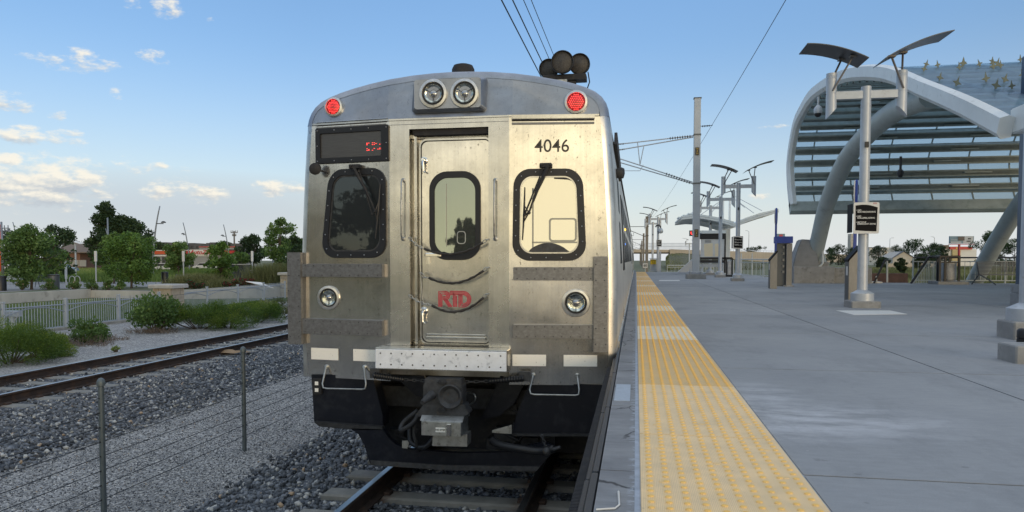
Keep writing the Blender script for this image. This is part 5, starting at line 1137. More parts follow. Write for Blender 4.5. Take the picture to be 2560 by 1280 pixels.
# leaning curved pipe columns
def pipe(pts, X_, r, name='pipe_column'):
    P_ = [Vector(atX(u, v, X_)) for u, v in pts]; P_ = [Vector((X_, p.y, p.z)) for p in P_]; o_ = cr(P_, 8); b = MB(); b.tube(o_, r, 24); return b.build(name, 'pipe_steel', cn, smooth=True, auto=40), P_
c1, P1 = pipe([(2036, 645), (2048, 590), (2068, 510), (2110, 410), (2160, 345), (2235, 280), (2330, 240)], 6.45, .27)
c2, P2 = pipe([(2425, 725), (2460, 660), (2500, 590), (2545, 520), (2600, 450), (2680, 380)], 12.2, .27)
# concrete pylon under the first column
py_ = thing('concrete_pylon', 'sloping concrete pylon with a bolted plate carrying the leaning canopy column', 'pylon', (6.3, 27, 0))
Yp = P1[0].y; f0 = lambda u, v: Vector((atY(u, v, Yp - .45).x, Yp - .45, atY(u, v, Yp - .45).z))
z_ = lambda py, Y=Yp - .45: max(0.0, atY(2000, py, Y).z)
xa = lambda px: atY(px, 650, Yp - .45).x
b = MB(); P_ = [(xa(1972), 0), (xa(2050), 0), (xa(2044), z_(645)), (xa(2032), z_(600)), (xa(2002), z_(598)), (xa(1990), z_(630))]
b.prism(P_, lambda x, z: Vector((x, Yp - .5, z)), lambda x, z: Vector((x + .1, Yp + .7, z))); b.build('pier', 'concrete_blue', py_, bevel=.03)
b = MB(); b.cbox(xa(2040), xa(2066) + .1, Yp - .40, Yp + .6, 0, z_(655), .02); b.cbox(xa(1980), xa(2082), Yp - .75, Yp + .9, 0, .60, .02); b.cbox(xa(2082) + .01, xa(2082) + 1.3, Yp - .55, Yp + .9, 0, .56, .02); b.build('plinth', 'concrete', py_, bevel=.0)
b = MB(); M = frame(P1[0] + Vector((0, -.05, -.02)), (P1[1] - P1[0])); b.box(-.36, .36, -.34, .34, -.05, 0, M); b.box(-.40, .40, -.38, .38, -.16, -.05, M)
for u in (-.3, .3):
    for v in (-.28, .28): b.tube([M @ Vector((u, v, 0)), M @ Vector((u, v, .06))], .025, 6)
b.build('base_plate', 'pipe_steel', py_)
b = MB(); b.tube([atY(u, v, Yp - .42) for u, v in ((2054, 560), (2052, 610), (2057, 625), (2057, 658), (2052, 664), (2036, 672))], .035, 10); b.build('drain_pipe', 'white_steel', py_, smooth=True)
# dome cameras under the canopy
def dome(px, py, Y, lb, hm='pole_silver', q=1.0):
    c = atY(px, py, Y); t = thing('dome_camera', lb, 'camera', c[:], 'dome cameras'); M = frame(c, (0, 0, 1), (0, 1, 0)); b = MB(); b.lathe([(.10 * q, -.02), (.12 * q, .04 * q), (.105 * q, .14 * q), (.05 * q, .20 * q), (.03, .22 * q), (.03, .45)], M, 20); b.build('housing', hm, t, smooth=True, auto=40); b = MB(); b.lathe([(.095 * q, -.02), (.085 * q, -.08 * q), (.04 * q, -.12 * q), (.001, -.125 * q)], M, 18, False); b.build('dome', 'rubber', t, smooth=True)
dome(2045, 282, 21.5, 'dome camera hanging at the upper left inside the big canopy'); dome(2251, 436, 19.5, 'small dark dome camera hanging in the middle of the big canopy', 'iron_dark', .65)
c = atY(1652, 570, 51.3); t = thing('dome_camera', 'dome camera on a curved arm at the far end of the platform', 'camera', c[:], 'dome cameras'); b = MB(); b.tube([atY(u, v, 51.3) for u, v in ((1639, 568), (1641, 564), (1647, 562), (1651, 566), (1652, 572))], .05, 8); b.build('arm', 'iron', t); b = MB(); b.lathe([(.001, -.2), (.14, -.14), (.17, 0), (.10, .16), (.03, .2)], frame(atY(1652, 577, 51.3), (0, 0, 1), (0, 1, 0)), 14); b.build('housing', 'pole_silver', t, smooth=True)

# ---- railings, stairs, bench, bin
def balustrade(name, x0, y0, x1, y1, zt, zb, label, step=.14, posts=2.2, m='white_rail', top='white_rail', toph=.0, panel=False):
    L_ = math.hypot(x1 - x0, y1 - y0); ux, uy = (x1 - x0) / L_, (y1 - y0) / L_; t = thing(name, label, 'railing', (x0, y0, 0)); at_ = lambda s: (x0 + ux * s, y0 + uy * s)
    b = MB(); b.tube([(*at_(0), zt), (*at_(L_), zt)], .028, 8); b.build('handrail', top, t)
    b = MB(); b.tube([(*at_(0), zt - .14), (*at_(L_), zt - .14)], .02, 6); b.tube([(*at_(0), zb), (*at_(L_), zb)], .02, 6); b.build('rail', m, t)
    b = MB(); n = int(L_ / step)
    for k in range(n + 1): p = at_(L_ * k / n); b.tube([(*p, zb), (*p, zt - .14)], .010 if not panel else .02, 5)
    o_ = b.build('balusters', m, t); 
    n = max(1, int(L_ / posts))
    for k in range(n + 1): p = at_(L_ * k / n); b = MB(); b.tube([(*p, 0 if zb > 0 else zb - .1), (*p, zt - .02)], .028, 6); b.build('post', m, t)
    return t
balustrade('railing', 9.9, 27.9, 19, 27.9, .92, .10, 'white balustrade with dark handrail behind the bench at the right', .17, 2.6, top='dark_rail')
balustrade('railing', 5.2, 37.5, 7.8, 33.0, .86, .08, 'white railing between the second lamp post and the ticket machine', .30, 1.6, panel=False)
balustrade('railing', 3.9, 47.5, 5.0, 38.5, .80, .05, 'white railing behind the shelter and the second lamp post', .30, 1.6)
balustrade('railing', 2.2, 52, 5.4, 52, .45, -.3, 'low white railing at the platform end left of the tall mast', .25, 1.6)
b = MB(); p = [atY(u, v, 49) for u, v in ((1694, 680), (1736, 643), (1740, 680))]; b.prism([(q.x, q.z) for q in p], lambda x, z: Vector((x, 48.9, z)), lambda x, z: Vector((x, 49.3, z))); tag(b.build('stair_wall', 'pole_paint', loc=p[0][:]), 'sloping grey stair parapet left of the tall mast', 'wall')
sr = thing('stair_railing', 'stair railing with sloping black handrail, left of the near litter bin', 'railing', (9.2, 27, 0))
Ys = 27.3; P_ = [atY(u, v, Ys) for u, v in ((2277, 709), (2322, 643), (2352, 640))]; b = MB(); b.tube(P_, .04, 8); b.build('handrail', 'dark_rail', sr); b = MB(); Q_ = [atY(u, v, Ys) for u, v in ((2283, 709), (2322, 653), (2345, 653), (2345, 706), (2322, 706))]; b.tube(Q_, .022, 6); b.build('rail', 'white_rail', sr)
b = MB()
for k in range(16):
    u = 2284 + k * 4.0; vt = 653 if u > 2322 else 709 - (u - 2283) * 56 / 39; b.tube([atY(u, 709, Ys), atY(u, vt, Ys)], .012, 5)
b.build('balusters', 'white_rail', sr)
sr = thing('stair_railing', 'short sloping black handrail at the stair head behind the near lamp post', 'railing', (7.6, 27, 0))
b = MB(); b.tube([atY(u, v, 27.2) for u, v in ((2185, 708), (2213, 650), (2221, 652))], .035, 8); b.build('handrail', 'dark_rail', sr); b = MB(); b.tube([atY(2218, 706, 27.2), atY(2218, 652, 27.2)], .03, 6); b.tube([atY(2191, 706, 27.2), atY(2191, 690, 27.2)], .03, 6); b.build('post', 'white_rail', sr)
q0 = atZ(2148, 706, .03); q1 = atZ(2232, 708, .03); b = MB(); b.cbox(q0.x, q1.x, 27.6, 28.05, -.02, .05, .02); tag(b.build('stair_nosing', 'white_paint', loc=q0[:]), 'white edging at the head of the stairs behind the near lamp post', 'edging')
# framed bin
Yb = 26.6; tb = thing('litter_bin', 'black framed litter bin holding a clear plastic bag, on a concrete slab', 'bin', atY(2375, 705, Yb)[:])
xs = [atY(u, 650, Yb).x for u in (2350, 2363, 2398)]; zt = atY(2375, 641, Yb).z; b = MB(); w = .035
for x in (xs[0], xs[1], xs[2]): b.cbox(x - w, x + w, Yb - .03, Yb + .03, .1, zt, .006)
b.cbox(xs[0] + .1, xs[0] + .17, Yb + .5, Yb + .57, .1, zt, .006); b.cbox(xs[2] - .12, xs[2] - .05, Yb + .5, Yb + .57, .1, zt, .006); b.cbox(xs[0] - .03, xs[2] + .03, Yb - .04, Yb + .6, zt - .03, zt + .03, .006); b.cbox(xs[0], xs[2], Yb - .01, Yb + .02, zt - .22, zt - .19, .004); b.build('frame', 'rubber', tb)
b = MB(); rs = random.Random(3); n = 20; rg = []
for z, r_ in ((.12, .20), (.2, .235), (.45, .24), (.62, .235), (.70, .25), (zt - .2, .26)): rg.append([((xs[1] + xs[2]) / 2 + (r_ + rs.uniform(-.02, .02)) * math.cos(2 * math.pi * k / n), Yb + .27 + (r_ + rs.uniform(-.02, .02)) * math.sin(2 * math.pi * k / n), z) for k in range(n)])
mat('plastic_bag', (.42, .43, .44), .35, noise=(8, .2), bump=(9, .9, .03)); b.loft(rg, True, True); b.build('bag', 'plastic_bag', tb, smooth=True)
b = MB(); b.cbox(xs[0] - .12, xs[2] + .25, Yb - .2, Yb + .7, 0, .10, .01); b.build('slab', 'concrete', tb)
# bench
Yq = 26.0; bn = thing('bench', 'grey slatted metal bench seen from behind in front of the white balustrade', 'bench', atY(2480, 710, Yq)[:])
x0 = atY(2441, 650, Yq).x; x1 = x0 + 2.1; zt = atY(2480, 655, Yq).z; zb_ = atY(2480, 686, Yq).z; b = MB(); n = 9
for k in range(n + 1):
    z = zt - (zt - zb_) * k / n; y = Yq + .05 * (k / n) * 0; off = .10 * (k / n) ** 2; b.cbox(x0 + off, x1, Yq + off - .01, Yq + off + .01, z - .013, z + .013, .003)
for k in range(14): x = x0 + .8 + k * .1; b.cbox(x, x + .03, Yq - .0, Yq + .015, zt - .32, zt, .003)
b.build('backrest', 'mesh_dark', bn); b = MB()
for k in range(8): b.cbox(x0 + .05, x1, Yq + .05 + k * .05, Yq + .08 + k * .05, zb_ - .03, zb_ - .015, .003)
b.build('seat', 'mesh_dark', bn)
for x in (x0 + .02, x1 - .3): b = MB(); b.tube([(x, Yq, zt), (x + .03, Yq, .6), (x + .10, Yq + .06, zb_), (x + .30, Yq - .1, .2), (x + .48, Yq - .25, .02)], .022, 8); b.tube([(x + .1, Yq + .06, zb_), (x + .05, Yq + .45, .02)], .02, 8); b.build('leg', 'mesh_dark', bn)

# ---- far gull-wing shelter, information case, LED sign
gw = thing('wing_canopy', 'small far canopy with two upswept ribbed wings and cable stays on a central mast', 'canopy', (5.2, 44, 0)); Yg = 44.0
gp = lambda u, v, Y=Yg: atY(u, v, Y)
def wing(top, bot, Y0, Y1, ribs, m):
    b = MB(); P_ = [(p.x, p.z) for p in [gp(u, v) for u, v in top]]; B_ = [(p.x, p.z) for p in [gp(u, v) for u, v in bot]]
    b.prism(P_ + B_[::-1], lambda x, z: Vector((x, Y0, z)), lambda x, z: Vector((x, Y1, z))); w_ = b.build('wing', m, gw)
    b = MB()
    for k in range(ribs):
        y = Y0 + (Y1 - Y0) * k / (ribs - 1); b.prism([(x, z - .02) for x, z in B_] + [(x, z - .13) for x, z in B_[::-1]], lambda x, z: Vector((x, y - .05, z)), lambda x, z: Vector((x, y + .05, z)))
    b.build('rib', 'green_steel' if m == 'green_steel' else 'white_steel', w_); return w_
wing([(1694, 549), (1722, 545), (1745, 546), (1780, 552), (1815, 562)], [(1694, 552), (1722, 549), (1745, 550), (1780, 557), (1815, 568)], Yg - 3.5, Yg + 3, 8, 'white_steel')
wing([(1824, 562), (1850, 550), (1885, 538), (1930, 528)], [(1824, 568), (1850, 555), (1885, 543), (1930, 531)], Yg - 2.0, Yg + 3, 6, 'white_steel')
b = MB(); p = [gp(1752, 555), gp(1800, 580), gp(1812, 590), gp(1822, 575), gp(1822, 562), gp(1790, 556)]
b.tube([gp(1745, 553, Yg - 2), gp(1815, 566, Yg - 2)], .09, 8); b.tube([gp(1824, 567, Yg - 1), gp(1925, 533, Yg - 1)], .09, 8); b.build('cross_beam', 'white_steel', gw)
b = MB()
for (u, v) in ((1700, 545), (1712, 540), (1724, 536), (1735, 533)): c = gp(u, v); b.cbox(c.x - .16, c.x + .16, Yg - 1.0, Yg + .5, c.z - .05, c.z + .02, .01)
b.build('louvre', 'white_steel', gw)
b = MB(); m0 = gp(1816, 600); b.cbox(m0.x - .2, m0.x + .2, Yg - .2, Yg + .2, 0, 3.0, .02); b.cbox(m0.x - .26, m0.x - .16, Yg - .1, Yg + .1, 3.0, gp(1816, 498).z, .01); b.cbox(m0.x + .12, m0.x + .22, Yg - .1, Yg + .1, 3.0, gp(1816, 500).z, .01); b.build('mast', 'white_steel', gw)
b = MB()
for (u, v, s, r_) in ((1830, 493, 1862, 519), (1830, 493, 1885, 533), (1830, 487, 1905, 527), (1805, 500, 1765, 548), (1805, 500, 1740, 545)): b.tube([gp(u, v), gp(s, r_)], .02, 5)
b.build('stay_cable', 'pole_silver', gw)
Yk = 38.5; ks = thing('information_case', 'glazed information case with dark header on legs, beneath the small far canopy', 'notice board', atY(1785, 680, Yk)[:]); kp = lambda u, v, o=0: atY(u, v, Yk - o)
def kbox(name, u0, v0, u1, v1, d0, d1, m): a, c = kp(u0, v1), kp(u1, v0); b = MB(); b.cbox(a.x, c.x, Yk - d1, Yk - d0, a.z, c.z, .005); return b.build(name, m, ks)
mat('poster', (.50, .54, .58), .25, noise=(1.8, .14), coat=.4); mat('poster_pale', (.66, .60, .45), .2, coat=.5)
kbox('header', 1750, 583, 1814, 598, -.3, .05, 'rubber'); kbox('lintel', 1748, 576, 1815, 584, -.3, .1, 'white_steel'); pc = kbox('poster_panel', 1751, 597, 1811, 643, -.04, .02, 'poster'); kbox('frame_bar', 1750, 643, 1830, 649, -.1, .04, 'rubber'); kbox('frame_bar', 1810, 584, 1815, 683, -.1, .04, 'rubber')
b = MB(); 
for (u0, u1, v0, v1) in ((1761, 1782, 608, 641), (1788, 1802, 608, 641)): b.prism([(kp(u, v).x, kp(u, v).z) for u, v in ((u0, v1), (u1, v1), (u1, v0), (u0 - 1, v0 + 2))], lambda x, z: Vector((x, Yk - .021, z)), lambda x, z: Vector((x, Yk - .024, z)))
b.build('poster_sheet', 'poster_pale', pc); b = MB()
for v in (602, 605): a, c = kp(1762, v), kp(1778, v); b.box(a.x, c.x, Yk - .025, Yk - .021, a.z - .02, a.z + .01)
b.build('poster_text', 'letter_dark', pc); kbox('curved_bench', 1750, 650, 1812, 657, -.5, .1, 'rubber'); kbox('leg', 1755, 657, 1758, 683, 0, .03, 'pole_paint'); kbox('lower_panel', 1750, 660, 1808, 667, -.1, 0, 'pole_silver')
kbox('leg', 1800, 657, 1803, 683, 0, .03, 'pole_paint')
c = atY(1735, 583, 37); b = MB(); b.cbox(c.x - .23, c.x + .25, 36.95, 37.1, c.z - .14, c.z + .14, .01); b.tube([(c.x + .2, 37.1, c.z), (4.0, 40.8, c.z)], .03, 6); ls = b.build('departure_sign', 'rubber', loc=c[:]); tag(ls, 'small black departure sign with glowing red letters left of the tall mast', 'sign'); b = MB(); text(b, 'Un', .2, lambda u, v, w: Vector((c.x - .05 + u, 36.94 - w, c.z + v)), depth=.002, offset=.006); b.build('led_text', 'led_red', ls)
b = MB(); Yb2 = 36.5; p0, p1 = atY(1816, 681, Yb2), atY(1831, 645, Yb2); t = thing('litter_bin', 'far black framed litter bin with pale bag right of the information case', 'bin', p0[:])
for x in (p0.x, p1.x): b.cbox(x - .03, x + .03, Yb2 - .03, Yb2 + .03, 0, p1.z, .005)
b.cbox(p0.x, p1.x, Yb2 - .03, Yb2 + .03, p1.z - .06, p1.z, .005); b.cbox(p0.x, p1.x, Yb2 - .03, Yb2 + .03, .0, .1, .005); b.build('frame', 'rubber', t); b = MB(); b.cbox(p0.x + .04, p1.x - .03, Yb2, Yb2 + .2, .12, p1.z - .16, .03); b.build('bag', 'plastic_bag', t)
# speed sign, notice, boxes near the platform end
c = atY(1613, 664, 62); b = MB(); b.cbox(c.x - .20, c.x + .20, 61.97, 62, c.z - .19, c.z + .19, .01); t = b.build('speed_sign', 'sign_white', loc=c[:]); tag(t, 'white square speed sign reading 60 beside the track at the platform end', 'sign'); b = MB(); text(b, '60', .30, lambda u, v, w: Vector((c.x + u, 61.96 - w, c.z + v)), depth=.002, offset=.004); b.build('number', 'sign_black', t); b = MB(); b.tube([(c.x, 62.03, -1.6), (c.x, 62.03, c.z)], .03, 6); b.build('post', 'pole_silver', t)
c = atY(1633, 655, 50.9); b = MB(); b.cbox(c.x - .19, c.x + .19, 50.87, 50.9, c.z - .16, c.z + .16, .005); t = b.build('notice_sign', 'yellow_paint', loc=c[:]); tag(t, 'yellow notice sign with black lettering on the gate at the platform end', 'sign'); b = MB(); text(b, 'NOTICE', .085, lambda u, v, w: Vector((c.x + u, 50.86 - w, c.z + .1 + v)), depth=.001, offset=.003)
for k in range(4): b.box(c.x - .13 + .02 * (k % 2), c.x + .13 - .03 * (k % 2), 50.862, 50.868, c.z + .02 - k * .045, c.z + .035 - k * .045)
b.build('lettering', 'sign_black', t)
gt = thing('end_gate', 'pale grey metal gate and cabinet closing the end of the platform', 'gate', (1.2, 51, 0)); p0, p1 = atY(1623, 680, 51.0), atY(1653, 646, 51.0)
b = MB(); b.tube([(p0.x, 51, p1.z), (p1.x, 51, p1.z)], .025, 6); b.tube([(p0.x, 51, .05), (p1.x, 51, .05)], .025, 6); b.build('rail', 'pole_paint', gt); b = MB(); b.box(p0.x + .05, p1.x - .15, 51.05, 51.08, .05, p1.z - .05); b.build('panel', 'pole_paint', gt); b = MB(); pp = [atY(u, v, 50.6) for u, v in ((1642, 680), (1652, 680), (1653, 625), (1647, 636))]; b.prism([(q.x, q.z) for q in pp], lambda x, z: Vector((x, 50.55, z)), lambda x, z: Vector((x, 50.65, z))); b.build('side_post', 'pole_paint', gt)

# ------------------------------------------------------------------ foliage
def f_leaf(c1, c2, c3):
    def fn(h):
        a = h.attr('tone'); c = h.mix(h.ramp(a, 0, .75), c1, c2); c = h.mix(h.ramp(a, .75, 1), c, c3); setb(h, c, .6, Specular_IOR_Level=.25)
        t = h.t; o = t.nodes['Material Output']; tl = t.nodes.new('ShaderNodeBsdfTranslucent'); h.L(h.mix(1.0, c, (1.1, 1.3, .6), 'MULTIPLY'), tl.inputs[0]); mx = t.nodes.new('ShaderNodeMixShader'); mx.inputs[0].default_value = .22; h.L(h.b.outputs[0], mx.inputs[1]); h.L(tl.outputs[0], mx.inputs[2]); h.L(mx.outputs[0], o.inputs[0])
    return fn
node_mat('leaf_green', f_leaf((.042, .085, .028), (.10, .175, .052), (.17, .25, .085)))
node_mat('leaf_bright', f_leaf((.045, .095, .025), (.105, .195, .045), (.18, .27, .08)))
node_mat('leaf_dark', f_leaf((.018, .036, .020), (.045, .082, .038), (.075, .12, .05)))
node_mat('leaf_far', f_leaf((.022, .038, .022), (.045, .070, .035), (.06, .09, .045)))
node_mat('juniper', f_leaf((.035, .075, .018), (.11, .18, .03), (.27, .31, .06)))
node_mat('grass_tan', f_leaf((.055, .065, .025), (.15, .16, .075), (.30, .30, .17)))
node_mat('grass_green', f_leaf((.07, .12, .03), (.18, .25, .07), (.32, .34, .14)))
node_mat('twig_dry', f_leaf((.09, .075, .06), (.18, .15, .12), (.28, .24, .20)))
node_mat('leaf_red', f_leaf((.05, .02, .015), (.20, .03, .04), (.30, .06, .08)))
mat('bark', (.075, .06, .048), .9, noise=(8, .3), bump=(25, .8, .02)); mat('bark_grey', (.12, .105, .09), .9, noise=(8, .3), bump=(25, .8, .02))
def leaves(name, C, s, n, m, parent, seed, aspect=.55, up=0.0, radial=None, tonec=None, size_var=.5):
    """C: (k,4) cluster centres and radii; n leaves of size s spread through them"""
    rnd = np.random.RandomState(seed); C = np.asarray(C, float); w = C[:, 3] ** 2; w /= w.sum(); idx = rnd.choice(len(C), n, p=w)
    d = rnd.normal(size=(n, 3)); d /= np.linalg.norm(d, axis=1)[:, None]; r = C[idx, 3] * rnd.uniform(.25, 1.0, n) ** .45 * (1 + .25 * rnd.normal(size=n) * .5)
    P = C[idx, :3] + d * r[:, None] * np.array([1, 1, .8])
    a = rnd.normal(size=(n, 3)) + d * .6; a[:, 2] += up; a /= np.linalg.norm(a, axis=1)[:, None]
    if radial is not None: a = a + radial * (P - C[:, :3].mean(0)); a /= np.linalg.norm(a, axis=1)[:, None]
    b_ = np.cross(a, rnd.normal(size=(n, 3))); b_ /= np.linalg.norm(b_, axis=1)[:, None]
    L_ = s * (1 + size_var * rnd.uniform(-1, 1, n))[:, None]; W = L_ * aspect
    V = np.stack([P - a * L_ * .5, P + b_ * W * .5 + a * L_ * .05, P + a * L_ * .5, P - b_ * W * .5 + a * L_ * .05], 1).reshape(-1, 3)
    tc_ = rnd.uniform(0, 1, len(C)) if tonec is None else tonec
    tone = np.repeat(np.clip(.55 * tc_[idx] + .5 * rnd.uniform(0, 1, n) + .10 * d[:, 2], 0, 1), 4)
    return npmesh(name, V, np.arange(4 * n).reshape(n, 4), m, parent=parent, attr=tone)
def tree(x, y, z, h_, w, label, m='leaf_green', n=5000, s=.14, trunk=.25, seed=1, shape='oval', name='broadleaf_tree', group=None, bark='bark', k=34, lean_=0.0, tr=None):
    rnd = np.random.RandomState(seed); t = thing(name, label, 'tree', (x, y, z), group); C = []
    zt = z + h_ * trunk
    for i in range(k):
        u = rnd.uniform(0, 1) if i > 3 else .96 - .05 * i
        prof = {'oval': math.sin(math.pi * (.12 + .85 * u)) ** .7, 'cone': (1 - u) ** .7 * .95 + .12, 'round': math.sin(math.pi * (.08 + .88 * u)) ** .5, 'ragged': (.35 + .65 * math.sin(math.pi * (u * .9 + .1))) * rnd.uniform(.5, 1.1)}[shape]
        R_ = w / 2 * prof; a = rnd.uniform(0, 2 * math.pi); rr = R_ * rnd.uniform(.25, .92); cr_ = w * rnd.uniform(.11, .20)
        if u > .9: rr *= .5; cr_ *= .7
        if i % 4 == 1: rr = R_ * rnd.uniform(.95, 1.15); cr_ = w * rnd.uniform(.05, .09)
        C.append((x + rr * math.cos(a) + lean_ * u, y + rr * math.sin(a), zt + (h_ - h_ * trunk) * u * .95, cr_))
    rad = tr or max(.04, h_ * .018); b = MB(); top_ = Vector((x + lean_ * .6, y, zt + (h_ * (1 - trunk)) * .6)); base = Vector((x, y, z - .05))
    b.tube([base, base + Vector((0, 0, .15)), base.lerp(top_, .35) + Vector((rad * .6, 0, 0)), base.lerp(top_, .7) - Vector((rad * .5, 0, 0)), top_], [rad * 1.5, rad * 1.1, rad * .9, rad * .6, rad * .3], 8)
    for c in C[::3]:
        f_ = rnd.uniform(.3, .75); p = base.lerp(top_, max(f_, trunk * .9)); q = Vector(c[:3]); b.tube([p, p.lerp(q, .5) + Vector((0, 0, -.05 * h_ * .3)), q], [rad * .45, rad * .3, rad * .12], 5)
    b.build('trunk', bark, t, smooth=True); leaves('crown', C, s, n, m, t, seed + 100); return t
def bush(x, y, z, w, h_, label, m, n, s, seed, name='shrub', group=None, aspect=.3, up=.5, k=16, d=None, radial=None, extra=None):
    h_ *= (1.22 if name != 'juniper' else 1.1)
    rnd = np.random.RandomState(seed); t = thing(name, label, 'shrub', (x, y, z), group); C = []; d = d or w
    for i in range(k):
        a = rnd.uniform(0, 2 * math.pi); r_ = rnd.uniform(0, .78) ** .7; hh = h_ * (1 - r_ ** 2 * .6) * rnd.uniform(.25, .85); C.append((x + r_ * w / 2 * math.cos(a), y + r_ * d / 2 * math.sin(a), z + hh, min(w, d, h_ * 1.6) * rnd.uniform(.14, .24)))
    b = MB()
    for c in C[::2]: b.tube([(x + (c[0] - x) * .2, y + (c[1] - y) * .2, z - .03), (x + (c[0] - x) * .7, y + (c[1] - y) * .7, z + (c[2] - z) * .5), c[:3]], [.02, .014, .006], 5)
    b.build('stem', 'bark', t); leaves('foliage', C, s, n, m, t, seed + 50, aspect, up, radial)
    if extra: leaves('blossom', C, extra[1], extra[2], extra[0], t, seed + 60, .9)
    return t
def blades(name, pts, h_, wv, m, seed, label, lean_=.25, parent=None, jit=.4):
    """upright grass blades as narrow triangles"""
    rnd = np.random.RandomState(seed); n = len(pts); a = rnd.uniform(0, 2 * math.pi, n); dx_, dy_ = np.cos(a), np.sin(a); H_ = h_ * rnd.uniform(1 - jit, 1 + jit, n); b2 = rnd.uniform(0, 2 * math.pi, n); ln = lean_ * H_ * rnd.uniform(.2, 1.5, n)
    P = np.asarray(pts); V = np.stack([P + np.stack([dx_ * wv, dy_ * wv, 0 * a], 1), P - np.stack([dx_ * wv, dy_ * wv, 0 * a], 1), P + np.stack([np.cos(b2) * ln, np.sin(b2) * ln, H_], 1)], 1).reshape(-1, 3)
    tone = np.repeat(np.clip(.5 + .5 * np.sin(P[:, 0] * .13 + 1.3 * np.sin(P[:, 1] * .07)) * .6 + rnd.uniform(-.35, .35, n), 0, 1), 3); o = npmesh(name, V, np.arange(3 * n).reshape(n, 3), m, attr=tone, parent=parent)
    return tag(o, label, None, None, 'stuff') if parent is None else o

# ------------------------------------------------------------------ left: fence, pillars, walls, plaza
ZG = -1.6; ZP = -1.1
mat('fence_steel', (.38, .42, .47), .5, .2, noise=(4, .08)); mat('fence_steel_dark', (.26, .30, .36), .5, .2)
mat('wall_white', (.42, .42, .40), .85, noise=(1.2, .14, (1, 1, .4)), detail=[((.27, .27, .25), 2.2, .55, .7)], bump=(20, .4, .01))
def f_stoneblk(h):
    t = h.t; br_ = t.nodes.new('ShaderNodeTexBrick'); mpn = h.mp((1, 1, 1)); cx_ = t.nodes.new('ShaderNodeCombineXYZ'); s = t.nodes.new('ShaderNodeSeparateXYZ'); h.L(h.tc, s.inputs[0]); h.L(h.math('ADD', s.outputs[0], s.outputs[1]), cx_.inputs[0]); h.L(s.outputs[2], cx_.inputs[1]); h.L(cx_.outputs[0], br_.inputs['Vector'])
    br_.inputs['Scale'].default_value = 1.0; br_.inputs['Brick Width'].default_value = .62; br_.inputs['Row Height'].default_value = .30; br_.inputs['Mortar Size'].default_value = .012; br_.inputs['Color1'].default_value = (.42, .36, .27, 1); br_.inputs['Color2'].default_value = (.33, .30, .25, 1); br_.inputs['Mortar'].default_value = (.16, .15, .13, 1)
    c = h.mix(1.0, br_.outputs[0], h.ramp(h.noise(6, det=7), .3, .7, .8, 1.2), 'MULTIPLY'); setb(h, c, .85, h.bump(br_.outputs[1], -.7, .02, h.bump(h.noise(22), .5, .01)))
node_mat('stone_block', f_stoneblk); mat('stone_cap', (.40, .39, .36), .8, noise=(5, .15), bump=(30, .4, .006))
def f_pav(h):
    c = h.mix(h.ramp(h.noise(.35), .35, .65), (.22, .22, .225), (.29, .285, .28)); c = h.mix(h.ramp(h.noise(1.6, (1, 4, 1)), .5, .65), c, (.20, .185, .17)); setb(h, c, .85)
node_mat('plaza_mat', f_pav)
sheet('raised_ground', [(-600, -40), (-34.6, -40), (-34.6, 40.3), (-28, 39.95), (-23.7, 41.8), (-14, 60), (-14, 420), (-600, 420)], ZP - .02, 'dirt')
sheet('plaza', [(-80, -20), (-34.7, -20), (-34.7, 40.5), (-28, 40.2), (-23.8, 42.0), (-20, 52), (-24, 66), (-52, 66), (-80, 60)], ZP, 'plaza_mat')
sheet('planting_bed', [(-37.2, 10), (-34.75, 10), (-34.75, 40.6), (-28, 40.3), (-23.9, 42.1), (-22, 46), (-30, 45.5), (-37.2, 46)], ZP + .02, 'dirt')
def wall(name, pts, z0, z1, th, m, label, cat='wall', cap=None):
    t = None
    b = MB(); rings = []
    P_ = [Vector((p[0], p[1], 0)) for p in pts]
    for i, p in enumerate(P_):
        a, c = P_[max(i - 1, 0)], P_[min(i + 1, len(P_) - 1)]; d = (c - a).normalized(); n = Vector((-d.y, d.x, 0)) * th / 2; za = z1[i] if isinstance(z1, (list, tuple)) else z1
        rings.append([(p.x - n.x, p.y - n.y, z0), (p.x + n.x, p.y + n.y, z0), (p.x + n.x, p.y + n.y, za), (p.x - n.x, p.y - n.y, za)])
    b.loft(rings); return tag(b.build(name, m, loc=(pts[0][0], pts[0][1], z0)), label, cat)
wall('retaining_wall', [(-34.5, 5), (-34.5, 40.1)], -1.7, -1.02, .3, 'wall_white', 'long pale stained concrete retaining wall between the lawn and the plaza')
wall('retaining_wall', [(-34.4, 40.25), (-28.0, 39.85)], -1.7, -1.10, .3, 'wall_white', 'lower stepped length of pale retaining wall left of the stone pillar')
wall('retaining_wall', [(-27.9, 39.9), (-23.8, 41.7), (-21.4, 46)], -1.7, [-1.05, -.80, -.75], .3, 'wall_white', 'pale retaining wall curving up behind the picket fence right of the stone pillar')
